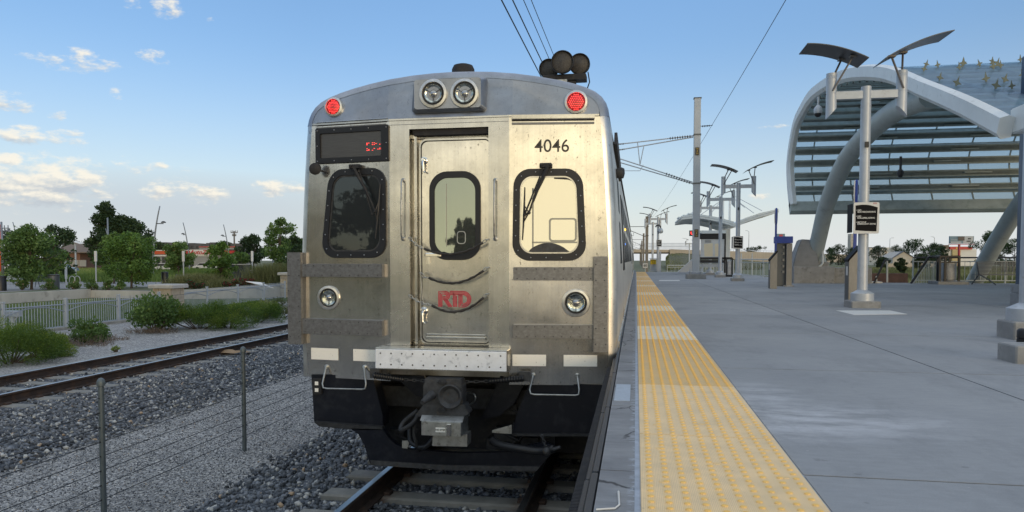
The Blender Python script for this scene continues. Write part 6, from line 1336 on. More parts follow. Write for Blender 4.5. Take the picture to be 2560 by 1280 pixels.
# picket fence with arched rails
def picket_fence(posts, label, zb=ZG, hh=1.03):
    t = thing('picket_fence', label, 'fence', (posts[0][0], posts[0][1], zb), None)
    for i, (x, y) in enumerate(posts):
        b = MB(); b.cbox(x - .045, x + .045, y - .045, y + .045, zb, zb + hh + .03, .006); b.cbox(x - .06, x + .06, y - .06, y + .06, zb + hh + .03, zb + hh + .06, .006); b.build('post', 'fence_steel', t)
    for (x0, y0), (x1, y1) in zip(posts[:-1], posts[1:]):
        L_ = math.hypot(x1 - x0, y1 - y0); at_ = lambda s: (x0 + (x1 - x0) * s, y0 + (y1 - y0) * s); b = MB()
        b.tube([(*at_(0), zb + hh - .16), (*at_(1), zb + hh - .16)], .022, 4); b.tube([(*at_(0), zb + .10), (*at_(1), zb + .10)], .018, 4)
        b.tube([(*at_(k / 14), zb + hh - .42 + .22 * math.sin(math.pi * k / 14)) for k in range(15)], .018, 4); b.build('rail', 'fence_steel_dark', t)
        b = MB(); n = int(L_ / .115)
        for k in range(1, n): p = at_(k / n); b.box(p[0] - .008, p[0] + .008, p[1] - .008, p[1] + .008, zb + .06, zb + hh - .02)
        b.build('pickets', 'fence_steel', t)
    return t
picket_fence([(-19.9, 9.5), (-19.9, 12), (-19.9, 14.5), (-19.9, 17), (-19.9, 19.5), (-19.87, 22), (-19.95, 24.7), (-19.95, 27.1)], 'grey picket fence with arched rails left of the stone pillar')
picket_fence([(-20.9, 29.4), (-21.3, 32.6), (-21.6, 35.9), (-21.9, 39.2), (-22.0, 42.0)], 'grey picket fence with arched rails between the two stone pillars')
wall('fence_kerb', [(-19.7, 9), (-19.7, 27.5)], -1.68, -1.5, .22, 'kerb_concrete', 'low concrete kerb under the picket fence left of the stone pillar', 'kerb')
def pillar(x, y, w, h_, label):
    t = thing('stone_pillar', label, 'pillar', (x, y, ZG)); b = MB(); b.cbox(x - w / 2, x + w / 2, y - w / 2, y + w / 2, ZG - .05, ZG + h_, .03); b.build('shaft', 'stone_block', t)
    b = MB(); b.cbox(x - w / 2 - .14, x + w / 2 + .14, y - w / 2 - .14, y + w / 2 + .14, ZG + h_ + .003, ZG + h_ + .17, .05); b.build('capstone', 'stone_cap', t); return t
pillar(-20.35, 28.3, .92, 1.20, 'stone pillar with a pale capstone between the two picket fences'); pillar(-22.3, 43.4, 1.0, 1.45, 'farther stone pillar with a pale capstone close to the train corner')
# fence line ground lamp / sprinkler head box behind fence
t = thing('utility_box', 'small pale metal box on a short stand behind the picket fence at the left', 'box', (-20.6, 20.6, ZG)); b = MB(); b.cbox(-20.85, -20.25, 20.4, 20.6, -1.05, -.86, .02); b.build('box', 'fence_steel', t); b = MB(); b.cbox(-20.6, -20.5, 20.45, 20.55, -1.6, -1.05, .01); b.tube([(-20.8, 20.5, -1.0), (-20.55, 20.5, -1.25)], .02, 5); b.tube([(-20.3, 20.5, -1.0), (-20.55, 20.5, -1.25)], .02, 5); b.build('stand', 'white_rail', t)

def at_d(px, py, Z): p = atZ(px, py, Z); return p.x, p.y
# planting between the far track and the fence
x, y = at_d(560, 832, ZG); 
for i, (px, py, w, h_, d_, sd_, lab) in enumerate(((498, 822, 3.1, .98, 2.2, 3, 'dark spreading juniper in the middle of the row by the stone pillar'), (572, 820, 3.2, .98, 2.3, 4, 'large yellowish green feathery juniper right of the middle one'), (640, 806, 3.0, .82, 2.1, 5, 'low juniper tapering toward the train corner'), (25, 908, 2.6, 1.0, 1.8, 7, 'dark feathery juniper at the far left edge in front of the picket fence'), (105, 893, 1.5, .70, 1.3, 8, 'small feathery juniper just right of the far left one'))):
    x, y = at_d(px, py, ZG); bush(x, y, ZG, w, h_, lab, 'juniper', 22000, .065, sd_, 'juniper', 'junipers beside the empty track', .16, .55, 26, d_, radial=.5)
x, y = at_d(392, 828, ZG); bush(x, y, ZG, 2.3, 1.12, 'rounded broad leaved green shrub in front of the stone pillar', 'leaf_green', 5000, .095, 21, aspect=.6)
x, y = at_d(222, 858, ZG); bush(x, y, ZG, 1.25, .62, 'small green shrub among dry twigs in front of the picket fence', 'leaf_green', 2300, .08, 22, aspect=.55)
x, y = at_d(45, 850, ZG); bush(x, y, ZG, .5, .45, 'tiny pale green weed above the far left juniper', 'grass_green', 500, .07, 23, aspect=.4)
x, y = at_d(290, 880, ZG); bush(x, y, ZG, .22, .17, 'tiny pale green weed on the gravel beside the empty track', 'grass_green', 240, .05, 24, aspect=.4)
x, y = at_d(700, 795, ZG); bush(x, y, ZG, 1.9, .80, 'loose grey green weeds beside the train corner and the farther pillar', 'grass_tan', 3500, .13, 25, aspect=.2, up=.8)
def brush(px, py, w, h_, n, seed, lab):
    x, y = at_d(px, py, ZG); rnd = np.random.RandomState(seed); t = thing('dry_brush', lab, 'brush', (x, y, ZG)); b = MB()
    for k in range(n):
        a = rnd.uniform(0, 2 * math.pi); r_ = rnd.uniform(0, w / 2); p = Vector((x + r_ * math.cos(a), y + r_ * math.sin(a) * .5, ZG)); d = Vector((rnd.uniform(-1, 1), rnd.uniform(-1, 1), rnd.uniform(.2, 1.1))) * h_ * .6
        b.tube([p, p + d * .5 + Vector((rnd.uniform(-.06, .06), 0, .03)), p + d], [.008, .006, .003], 3)
    b.build('twigs', 'twig_b', t); return t
mat('twig_b', (.17, .14, .115), .9, noise=(6, .3))
brush(180, 862, 2.6, .55, 260, 1, 'tangle of dry grey twigs between the small shrub and the left junipers'); brush(380, 832, 1.9, .35, 200, 2, 'dry brown twigs spilling in front of the rounded green shrub'); brush(268, 850, 1.6, .30, 140, 3, 'thin dry twigs right of the small green shrub')
# grass along the lawn edge and the tall meadow
rnd = np.random.RandomState(9); n = 24000; xs_ = rnd.uniform(-33.8, -20.4, n); ys_ = rnd.uniform(17, 39, n); blades('lawn_grass', np.stack([xs_, ys_, np.full(n, ZG)], 1), .07, .015, 'grass_green', 31, 'short green lawn grass behind the picket fence')
n = 60000; pts = []
d_ = rnd.uniform(62, 150, n); pxr = rnd.uniform(-250, 780, n); ok = []
th = np.arctan((pxr - 1280) / F) - R(YAW); xx = d_ / np.cos(np.arctan((pxr - 1280) / F)) * np.sin(th); yy = d_ / np.cos(np.arctan((pxr - 1280) / F)) * np.cos(th)
# gaps where the path crosses
k_ = ~((np.abs(xx + 62) < 2) & (yy < 90)); P = np.stack([xx, yy, np.full(n, ZP)], 1)[k_]; blades('meadow_grass', P, .50, .05, 'grass_green', 33, 'tall yellow green meadow grass beyond the plaza')
def clump(px, d, w, h_, n, m, lab, seed):
    a = math.atan((px - 1280) / F) ; th_ = a - R(YAW); r0 = d / math.cos(a); x, y = r0 * math.sin(th_), r0 * math.cos(th_); t = thing('ornamental_grass', lab, 'grass clump', (x, y, ZP)); rd = np.random.RandomState(seed); q = rd.normal(size=(n, 2)) * [w / 4, w / 5]; blades('blade', np.stack([x + q[:, 0], y + q[:, 1], np.full(n, ZP)], 1), h_, .02, m, seed, None, .45, t); return t
clump(500, 50, 3.2, .8, 5000, 'grass_tan', 'brown green ornamental grasses left of the narrow tree', 1); clump(690, 50, 3.6, 1.35, 7000, 'grass_tan', 'tall pale ornamental grasses beside the train corner', 2); clump(450, 48.5, 1.2, .7, 1200, 'grass_tan', 'thin tuft of ornamental grass by the small plaza bench', 3); clump(560, 49, 2.6, .5, 3500, 'grass_tan', 'brown green ornamental grasses around the base of the narrow tree', 5)
def xyd(px, d): a = math.atan((px - 1280) / F); th_ = a - R(YAW); r0 = d / math.cos(a); return r0 * math.sin(th_), r0 * math.cos(th_)
x, y = xyd(600, 47); bush(x, y, ZP, 2.4, .65, 'low shrub with deep red flowers behind the right picket fence', 'leaf_dark', 2200, .10, 41, aspect=.6, extra=('leaf_red', .09, 1500)); x, y = xyd(480, 47); bush(x, y, ZP, 1.6, .5, 'low dark red leaved shrub right of the stone pillar', 'leaf_dark', 1400, .10, 42, aspect=.6, extra=('leaf_red', .08, 400))
mat('blossom_pale', (.45, .33, .30), .7)
for i, (px, py, w) in enumerate(((52, 727, .95), (122, 724, 1.0), (182, 722, .85), (227, 720, .85), (270, 722, .75), (299, 720, .65))):
    x, y = xyd(px, 45.6); 
    lab = ['leftmost rose bush under the left plaza tree', 'rose bush right of the left plaza tree trunk', 'rose bush in front of the bike racks', 'rose bush at the foot of the pale sign post left of the round tree', 'small rose bush under the left side of the round tree', 'smallest rose bush, just left of the round tree trunk'][i]
    bush(x, y, ZP, w, .62, lab, 'leaf_green', 900, .09, 60 + i, 'rose_bush', 'rose bushes along the retaining wall', .6, extra=('blossom_pale', .07, 26))
# trees of the plaza
def T(px, d, h_, w, lab, z=ZP, **k): x, y = xyd(px, d); return tree(x, y, z, h_, w, lab, **k)
T(78, 46.5, 4.25, 3.9, 'bushy young tree on the plaza at the far left, above the retaining wall', n=9000, s=.17, seed=3, trunk=.17, shape='oval', k=60)
T(140, 60, 4.9, 3.6, 'darker green tree right behind the left plaza tree', n=6000, s=.2, seed=4, m='leaf_dark', trunk=.15, k=40)
T(328, 48.5, 3.75, 3.6, 'round bright green tree on the plaza left of the stone pillar', n=11000, s=.15, seed=5, m='leaf_bright', shape='round', trunk=.17, k=70)
T(285, 58, 4.2, 2.6, 'slim green tree partly hidden behind the round bright tree', n=4500, s=.19, seed=6, trunk=.2, k=36)
T(552, 51, 3.25, 2.2, 'narrow bright green tree on the plaza right of the stone pillar', n=6500, s=.15, seed=8, m='leaf_bright', trunk=.12, k=44)
T(446, 82, 4.1, 3.5, 'small green tree in front of the red and white store', n=4500, s=.25, seed=9, trunk=.15, k=36, m='leaf_green')
T(633, 90, 5.2, 4.2, 'dark green tree right of the red and white store', n=4500, s=.28, seed=10, trunk=.15, k=36, m='leaf_dark')
T(700, 72, 6.2, 4.0, 'ragged green tree close to the train corner with sky showing through', n=4200, s=.24, seed=11, trunk=.12, k=36, shape='ragged')
T(735, 85, 4.9, 4.5, 'dark tree half hidden by the train corner', n=3200, s=.28, seed=12, trunk=.12, k=30, m='leaf_dark'); T(600, 86, 2.9, 4.0, 'low green tree at the right end of the red and white store', n=2500, s=.25, seed=18, trunk=.1, k=20)
T(308, 125, 10.0, 9.2, 'huge dark tree towering over everything at the left', n=22000, s=.42, seed=14, m='leaf_dark', trunk=.05, k=80, shape='round'); T(266, 122, 12.3, 6.4, 'tall pointed dark tree merging with the left side of the huge one', n=7000, s=.40, seed=15, m='leaf_dark', trunk=.05, k=46, shape='cone', lean_=-.2)
for i, (px, d, h_, w, lab) in enumerate(((20, 190, 9.5, 16, 'distant dark tree behind the leaning lamp at the far left'), (60, 210, 9, 14, 'distant dark tree just right of the leftmost distant one'), (175, 230, 9.5, 16, 'distant dark tree behind the brown roofed house'), (222, 200, 7, 12, 'distant dark tree right of the brown roofed house'), (372, 190, 9, 7, 'distant dark tree peeking out right of the round bright tree'), (560, 260, 9, 8, 'distant dark tree behind the right end of the store'), (738, 230, 9, 12, 'distant dark tree right at the train corner'))):
    T(px, d, h_, w, lab, n=2600, s=.7, seed=30 + i, m='leaf_far', trunk=.1, k=26, name='distant_tree', group='distant trees at the left')
# buildings
mat('roof_brown', (.16, .125, .10), .85, noise=(3, .12, (1, 1, 4))); mat('brick_wall', (.20, .11, .08), .85, noise=(12, .2)); mat('store_grey', (.30, .30, .30), .7, noise=(1, .06)); mat('store_red', (.46, .028, .03), .5); mat('store_orange', (.58, .10, .03), .5); mat('town_grey', (.085, .085, .095), .8, noise=(.4, .15)); mat('town_light', (.33, .33, .32), .7); mat('window_dark', (.03, .035, .045), .15); mat('store_white', (.66, .66, .64), .6)
def frm(px, d): x, y = xyd(px, d); return Vector((x, y, 0))
def facade(name, label, px0, px1, d, cat='building'):
    A_, B_ = frm(px0, d), frm(px1, d); u = (B_ - A_).normalized(); n = Vector((u.y, -u.x, 0)); t = thing(name, label, cat, (A_.x, A_.y, ZG)); L_ = (B_ - A_).length
    def W(s, z, o=0.0): return A_ + u * s + n * o + Vector((0, 0, z))
    def bx(nm, s0, s1, z0, z1, o0, o1, m, parent=t): b = MB(); b.loft([[W(s0, z0, o0), W(s1, z0, o0), W(s1, z0, o1), W(s0, z0, o1)], [W(s0, z1, o0), W(s1, z1, o0), W(s1, z1, o1), W(s0, z1, o1)]]); return b.build(nm, m, parent)
    return t, L_, W, bx
zz = lambda py, d: EYE + (650 - py) / F * d
d = 150; t, L_, W, bx = facade('auto_parts_store', 'long low auto parts store with orange and red stripes and red lettering', 383, 592, d); pm = L_ / (592 - 383)
bx('wall', 0, L_, ZG, zz(637, d), -12, 0, 'store_grey'); bx('orange_stripe', 0, (425 - 383) * pm, zz(636, d), zz(628, d), -11.9, .25, 'store_orange'); bx('white_stripe', 0, L_, zz(641, d), zz(637.5, d), 0.01, .2, 'store_white'); bx('white_stripe', 0, (480 - 383) * pm, zz(627.5, d), zz(625.5, d), -11.9, .24, 'store_white')
sg = bx('sign_band', (478 - 383) * pm, (560 - 383) * pm, zz(638, d), zz(624.5, d), -2, .3, 'store_white'); bx('tower', (500 - 383) * pm, L_, zz(624, d), zz(616, d), -11, .1, 'store_grey'); bx('red_stripe', (500 - 383) * pm, L_, zz(618.5, d), zz(616.5, d), .11, .3, 'store_red'); bx('red_stripe', (430 - 383) * pm, (478 - 383) * pm, zz(634, d), zz(627, d), .0, .28, 'store_red'); bx('red_stripe', (560 - 383) * pm, L_, zz(634, d), zz(627, d), .0, .28, 'store_red')
b = MB(); s_c = (508 - 383) * pm; text(b, 'AutoZone', 1.25, lambda u_, v_, w_: W(s_c + u_, zz(631.3, d) + v_, .33 + w_), sx=1.0, depth=.02, offset=.03, shear=.35); b.build('sign_lettering', 'store_red', sg)
for k in range(7): bx('window', (392 + k * 14 - 383) * pm, (401 + k * 14 - 383) * pm, ZG + .3, zz(643, d), .0, .05, 'window_dark')
d = 260; t, L_, W, bx = facade('townhouses', 'dark grey row of townhouses rising behind the auto parts store', 385, 610, d); pm = L_ / 225
segs = [(385, 405, 609), (405, 418, 606), (418, 470, 608), (476, 489, 608), (489, 520, 610), (520, 528, 608), (528, 545, 606.5), (545, 610, 609)]
for a, c, top in segs: bx('block', (a - 385) * pm, (c - 385) * pm - .05, ZG, zz(top, d), -10, random.Random(a).uniform(0, 1.2), 'town_grey')
for a in (392, 399, 410, 424, 436, 449, 480, 495, 508, 531, 538, 556, 570): bx('window', (a - 385) * pm, (a + 4 - 385) * pm, zz(621, d), zz(615, d), 1.0, 1.3, 'town_light' if a in (392, 410, 531) else 'window_dark')
d = 135; t, L_, W, bx = facade('house', 'brown roofed brick house behind the left plaza trees', 140, 214, d); bx('wall', 1, L_ - 1, ZG, zz(632, d), -9, 0, 'brick_wall')
b = MB(); b.loft([[W(-.8, zz(633, d), .8), W(-.8, zz(633, d) + .15, .8), W(1.0, zz(606, d), -4.5), W(-.8, zz(633, d), -9.8)], [W(L_ + .8, zz(633, d), .8), W(L_ + .8, zz(633, d) + .15, .8), W(L_ - 1.2, zz(606, d), -4.5), W(L_ + .8, zz(633, d), -9.8)]]); b.build('roof', 'roof_brown', t); bx('chimney', L_ * .80, L_ * .88, zz(612, d), zz(601, d), -5, -4.2, 'brick_wall')
for a in (.3, .55, .8): bx('window', L_ * a, L_ * a + 1.3, ZG + 1.2, ZG + 2.4, 0, .05, 'town_light')
# parked cars in front of the store
def car(px, d, ln, label, m, seed=0):
    x, y = xyd(px, d); t = thing('parked_car', label, 'car', (x, y, ZP)); u = Vector((math.cos(R(YAW) + .15), math.sin(R(YAW) + .15), 0)); n = Vector((-u.y, u.x, 0))
    W = lambda s, z, o: Vector((x, y, ZP + z)) + u * s + n * o
    pf = [(-.5, .35), (-.49, .75), (-.36, .88), (-.22, 1.38), (.16, 1.42), (.30, .95), (.47, .82), (.5, .4)]; P_ = [(a * ln, z) for a, z in pf]
    b = MB(); b.loft([[W(s, z, o * (1 - .12 * (z > 1.0))) for s, z in P_] for o in (-.85, .85)]); bd = b.build('body', m, t, bevel=.05); b = MB(); b.loft([[W(s * ln, z, o) for s, z in ((-.33, .92), (-.215, 1.32), (.145, 1.35), (.27, .97))] for o in (-.86, -.84 + 1.7)]); b.build('window', 'window_dark', bd)
    for s in (-.31, .31):
        for o in (-.8, .8): b = MB(); b.lathe([(.33, -.1), (.33, .1), (.18, .11), (.0, .11)], frame(W(s * ln, .33, o), n), 16); b.build('wheel', 'rubber', t)
mat('car_white', (.60, .61, .62), .3, coat=.5); mat('car_dark', (.03, .035, .045), .3, coat=.5)
car(412, 118, 4.6, 'white car parked left in front of the auto parts store', 'car_white'); car(517, 132, 4.6, 'white car parked right in front of the auto parts store', 'car_white'); car(145, 96, 4.8, 'dark pickup like car parked behind the left plaza tree', 'car_dark'); car(10, 100, 4.6, 'white car parked at the far left edge', 'car_white')
# lamps, poles, signs of the plaza
mat('lamp_grey', (.20, .23, .27), .5, .3)
def curved_lamp(px, pyt, d, s, lab, hb=12, z=ZP, arm=1):
    x, y = xyd(px, d); zt = zz(pyt, d); H_ = zt - z; t = thing('curved_street_lamp', lab, 'street lamp', (x, y, z), 'curved street lamps beyond the plaza'); r = H_ * .014
    ux, uy = math.cos(R(YAW)) * s, math.sin(R(YAW)) * s
    pts = [(x + ux * H_ * .115 * ((k / 12) ** 2.2), y + uy * H_ * .115 * ((k / 12) ** 2.2), z + H_ * k / 12) for k in range(13)]; b = MB(); b.tube(pts, [r * (1.15 - .6 * k / 12) for k in range(13)], 8); b.build('mast', 'lamp_grey', t, smooth=True)
    p = Vector(pts[9]); q = p + Vector((ux, uy, 0)) * H_ * .10 * arm; b = MB(); b.tube([p, q], r * .5, 6); M = frame(q + Vector((0, 0, r)), (0, 0, 1), (0, 1, 0)); b.lathe([(H_ * .036, -.02), (H_ * .032, r * .6), (H_ * .016, r * 1.4), (.001, r * 1.6)], M, 14); b.build('lamp_head', 'iron_dark', t, smooth=True)
curved_lamp(383, 516, 85, 1, 'tallest curved street lamp, left of the red and white store'); curved_lamp(474, 557, 120, -1, 'curved street lamp rising behind the middle of the auto parts store', arm=.6); curved_lamp(574, 562, 120, -1, 'curved street lamp above the right half of the auto parts store', arm=.8); curved_lamp(682, 546, 100, 1, 'curved street lamp above the ragged tree by the train'); curved_lamp(50, 556, 115, -1, 'curved street lamp behind the left plaza tree'); curved_lamp(279, 572, 120, -1, 'curved street lamp in front of the huge dark tree', arm=.5)
def pole(px, pyt, d, lab, r=.12, m='lamp_grey', z=ZP, arms=(), name='utility_pole', cat_='pole'):
    x, y = xyd(px, d); zt = zz(pyt, d); t = thing(name, lab, cat_, (x, y, z)); b = MB(); b.tube([(x, y, z), (x, y, zt)], [r * 1.2, r * .8], 8); b.build('shaft', m, t, smooth=True)
    for (py, w) in arms: b = MB(); za = zz(py, d); b.tube([(x - w, y, za), (x + w, y, za)], r * .45, 5); [b.tube([(x + k * w, y, za), (x + k * w, y, za + r * 2.5)], r * .4, 5) for k in (-.9, -.4, .4, .9)]; b.build('cross_arm', m, t)
    return t
pole(272, 545, 110, 'plain pale pole standing in front of the huge dark tree', .13); pole(587, 578, 170, 'distant wooden utility pole above the right end of the store', .2, 'bark_grey', arms=((582, .9), (590, .5)))
pole(7, 555, 75, 'tall grey pole at the far left edge', .12, arms=((571, .9), (578, .9))); pole(3, 562, 90, 'orange red pole at the far left edge', .3, 'store_orange')
for i, (px, pyt, d, lab) in enumerate(((240, 628, 52, 'white headed post left of the round bright tree'), (459, 628, 52, 'white headed post left of the narrow tree'), (631, 628, 56, 'white headed post near the ornamental grasses'))):
    x, y = xyd(px, d); t = thing('path_light', lab, 'path light', (x, y, ZP), 'white headed path lights'); b = MB(); b.tube([(x, y, ZP), (x, y, zz(pyt + 20, d))], .045, 8); b.build('post', 'pole_silver', t); b = MB(); b.cbox(x - .075, x + .075, y - .075, y + .075, zz(pyt + 26, d), zz(pyt, d), .02); b.build('head', 'store_white', t)
x, y = xyd(190, 78); t = thing('solar_lamp', 'lamp with a tilted white panel in front of the brown roofed house', 'lamp', (x, y, ZP)); b = MB(); b.tube([(x, y, ZP), (x, y, zz(610, 78))], .08, 8); b.build('post', 'pole_silver', t)
b = MB(); c = Vector((x, y, zz(607, 78))); b.loft([[c + Vector((-.9, -.2, .28)), c + Vector((.8, -.2, -.18)), c + Vector((.8, .35, -.10)), c + Vector((-.9, .35, .36))], [c + Vector((-.9, -.2, .32)), c + Vector((.8, -.2, -.14)), c + Vector((.8, .35, -.06)), c + Vector((-.9, .35, .40))]]); b.build('panel', 'store_white', t)
x, y = xyd(165, 54); t = thing('bollard_sign', 'thin grey post in front of the meadow, right of the left plaza tree', 'post', (x, y, ZP)); b = MB(); b.cbox(x - .1, x + .1, y - .02, y + .02, ZP + .5, zz(652, 54), .005); b.tube([(x, y, ZP), (x, y, ZP + .6)], .05, 6); t2 = b.build('blade_panel', 'pole_silver', t)
for px, lab in ((180, 'left arch of the pair of bike racks'), (193, 'right arch of the pair of bike racks'), (300, 'single bike rack arch under the round tree')):
    x, y = xyd(px, 50); b = MB(); b.tube([(x - .22, y, ZP)] + [(x - .22 * math.cos(math.pi * k / 10), y, ZP + .55 + .25 * math.sin(math.pi * k / 10)) for k in range(11)] + [(x + .22, y, ZP)], .025, 6); tag(b.build('bike_rack', 'pole_silver', loc=(x, y, ZP), smooth=True), lab, 'bike rack', 'bike racks on the plaza')
def pbench(px, d, w, m, lab):
    x, y = xyd(px, d); t = thing('bench', lab, 'bench', (x, y, ZP)); b = MB()
    for k in range(6): b.cbox(x - w / 2, x + w / 2, y + .4 + k * .01, y + .42 + k * .01, ZP + .45 + k * .07, ZP + .50 + k * .07, .004)
    b.build('backrest', m, t); b = MB(); [b.cbox(x - w / 2, x + w / 2, y + k * .07, y + .05 + k * .07, ZP + .42, ZP + .44, .004) for k in range(6)]; b.build('seat', m, t)
    for s in (-1, 1): b = MB(); b.tube([(x + s * w * .42, y, ZP), (x + s * w * .42, y + .1, ZP + .42), (x + s * w * .42, y + .45, ZP + .9)], .025, 6); b.tube([(x + s * w * .42, y + .4, ZP), (x + s * w * .42, y + .3, ZP + .42)], .025, 6); b.build('leg', m, t)
pbench(106, 50, 1.5, 'mesh_dark', 'dark slatted bench half hidden by the left plaza tree'); pbench(28, 55, 1.3, 'pole_silver', 'pale metal bench at the far left of the plaza'); pbench(446, 52, 1.1, 'mesh_dark', 'small dark bench right of the stone pillar')
def pbin(px, d, w, h_, m, lab):
    x, y = xyd(px, d); t = thing('litter_bin', lab, 'bin', (x, y, ZP)); b = MB(); b.lathe([(w / 2, 0), (w / 2, h_), (w * .45, h_ + .04), (w * .3, h_ + .05), (.001, h_ + .05)], frame((x, y, ZP), (0, 0, 1), (0, 1, 0)), 18); b.build('drum', m, t, smooth=True, auto=40); b = MB(); b.lathe([(w * .53, h_ - .05), (w * .53, h_), (w * .5, h_)], frame((x, y, ZP), (0, 0, 1), (0, 1, 0)), 18, False); b.build('rim', 'iron_dark', t)
pbin(1, 44.5, .62, .9, 'rubber', 'black litter bin at the far left edge'); pbin(133, 46.5, .7, .95, 'mesh_dark', 'dark mesh litter bin right of the left plaza tree'); pbin(412, 50, .45, 1.05, 'rubber', 'narrow dark bin between the stone pillar and the small bench')
for (px, d, w, h_, lab) in ((592, 56, 1.3, 1.55, 'dark navy cabinet with a flat roof right of the narrow tree'), (638, 58, .72, 1.05, 'small dark navy cabinet near the ornamental grasses'), (556, 52, 1.0, 1.3, 'dark navy cabinet behind the narrow tree trunk')):
    x, y = xyd(px, d); t = thing('service_cabinet', lab, 'cabinet', (x, y, ZP), 'dark navy cabinets'); b = MB(); b.cbox(x - w / 2, x + w / 2, y, y + .8, ZP, ZP + h_, .02); b.build('body', 'car_dark', t); b = MB(); b.cbox(x - w / 2 - .1, x + w / 2 + .1, y - .1, y + .9, ZP + h_, ZP + h_ + .06, .01); b.build('roof_slab', 'stone_cap', t); b = MB(); b.box(x - .01, x + .01, y - .006, y, ZP + .1, ZP + h_ - .1); b.build('door_gap', 'rubber', t)
x, y = xyd(645, 43.0); c = Vector((x, y, -.62)); t = thing('solar_lamp', 'white tilted panel on a short post behind the right picket fence', 'lamp', (x, y, ZG)); b = MB(); b.loft([[c + Vector((-.75, -.1, .14)), c + Vector((.5, -.1, -.15)), c + Vector((.75, .5, -.28)), c + Vector((-.1, .5, .06))], [c + Vector((-.75, -.1, .17)), c + Vector((.5, -.1, -.12)), c + Vector((.75, .5, -.25)), c + Vector((-.1, .5, .09))]]); b.build('panel', 'store_white', t); b = MB(); b.tube([(x + .3, y, ZG), (x + .3, y, -.75)], .05, 6); b.build('post', 'pole_silver', t)

# ------------------------------------------------------------------ far right background
mat('bridge_beige', (.42, .37, .30), .8, noise=(.6, .08, (3, 3, .3)), detail=((.30, .27, .23), .8, .6, .8)); mat('bridge_dark', (.06, .06, .065), .8)
fb = thing('overpass', 'long beige concrete overpass with a mesh fence crossing beyond the platform', 'bridge', (10, 300, ZG))
def span(px0, y0, px1, y1, t0, b0, t1, b1, th, name, m, parent=fb, off=0.0):
    A0, A1 = atY(px0, t0, y0), atY(px1, t1, y1); B0, B1 = atY(px0, b0, y0), atY(px1, b1, y1); o = Vector((0, off, 0)); w = Vector((0, th, 0)); b = MB()
    b.loft([[A0 + o, B0 + o, B0 + o + w, A0 + o + w], [A1 + o, B1 + o, B1 + o + w, A1 + o + w]]); return b.build(name, m, parent)
span(1560, 290, 1675, 300, 624, 631, 624, 631, 9, 'deck', 'bridge_beige'); span(1560, 292, 1675, 302, 631.2, 634, 631.2, 634, 7, 'soffit', 'bridge_dark')
span(1675, 300, 2215, 440, 623, 652, 640, 657, 9, 'parapet_wall', 'bridge_beige'); span(1560, 290, 2215, 440, 622.3, 624.8, 638.3, 640.5, 1, 'coping', 'town_light', off=-.4)
span(1675, 299, 1679, 300, 624, 656, 624, 656, 8, 'abutment', 'bridge_beige')
b = MB()
for k in range(52): u = 1600 + k * 2.9; A_ = atY(u, 623, 300); B_ = atY(u, 608, 300); b.tube([A_, B_], .07, 4)
for v in (608, 616): b.tube([atY(1600, v, 300), atY(1750, v, 300)], .06, 4)
b.build('mesh_fence', 'pole_paint', fb)
b = MB()
for k in range(60): u = 1800 + k * 6.8; y_ = 300 + (u - 1675) / 540 * 140; tv = 623 + (u - 1675) / 540 * 16; A_, B_ = atY(u, tv, y_), atY(u, tv - 3.5, y_); b.tube([A_, B_], .07, 4)
b.tube([atY(1800, 623.2, 332), atY(2215, 635.5, 440)], .06, 4); b.build('parapet_rail', 'pole_paint', fb)
# grassy embankment
b = MB(); rg = []
for (u, v, Y) in ((1640, 680, 200),): pass
pp = [(1655, 668, 170), (1668, 640, 250), (1690, 634, 260), (1745, 640, 260), (1810, 652, 250), (1830, 668, 170)]
top_ = [atY(*p) for p in [(1664, 645, 280), (1672, 636, 285), (1700, 633, 288), (1760, 638, 290), (1830, 648, 300), (1900, 655, 310)]]; bot_ = [Vector((p.x * .62, p.y * .6, ZG)) for p in top_]
b.loft([[*top_], [a.lerp(c, .4) + Vector((0, 0, .3)) for a, c in zip(top_, bot_)], bot_], False); tag(b.build('embankment', 'emb', loc=bot_[0][:]) if 'emb' in MAT else b.build('embankment', mat('emb', (.10, .10, .055), .95, noise=(.15, .3), bump=(2, .8, .2)), loc=bot_[0][:]), kind='structure')
rnd = np.random.RandomState(4); n = 5000; u = rnd.uniform(0, 1, n) * (len(top_) - 1); i0 = np.minimum(u.astype(int), len(top_) - 2); fr_ = u - i0; v = rnd.uniform(0, 1, n); TA = np.array([p[:] for p in top_]); BA = np.array([p[:] for p in bot_]); Pt = (TA[i0] * (1 - fr_)[:, None] + TA[i0 + 1] * fr_[:, None]); Pb = (BA[i0] * (1 - fr_)[:, None] + BA[i0 + 1] * fr_[:, None]); blades('embankment_grass', Pt * (1 - v)[:, None] + Pb * v[:, None], .4, .10, 'grass_tan', 5, 'dry brown green grass on the embankment by the overpass')
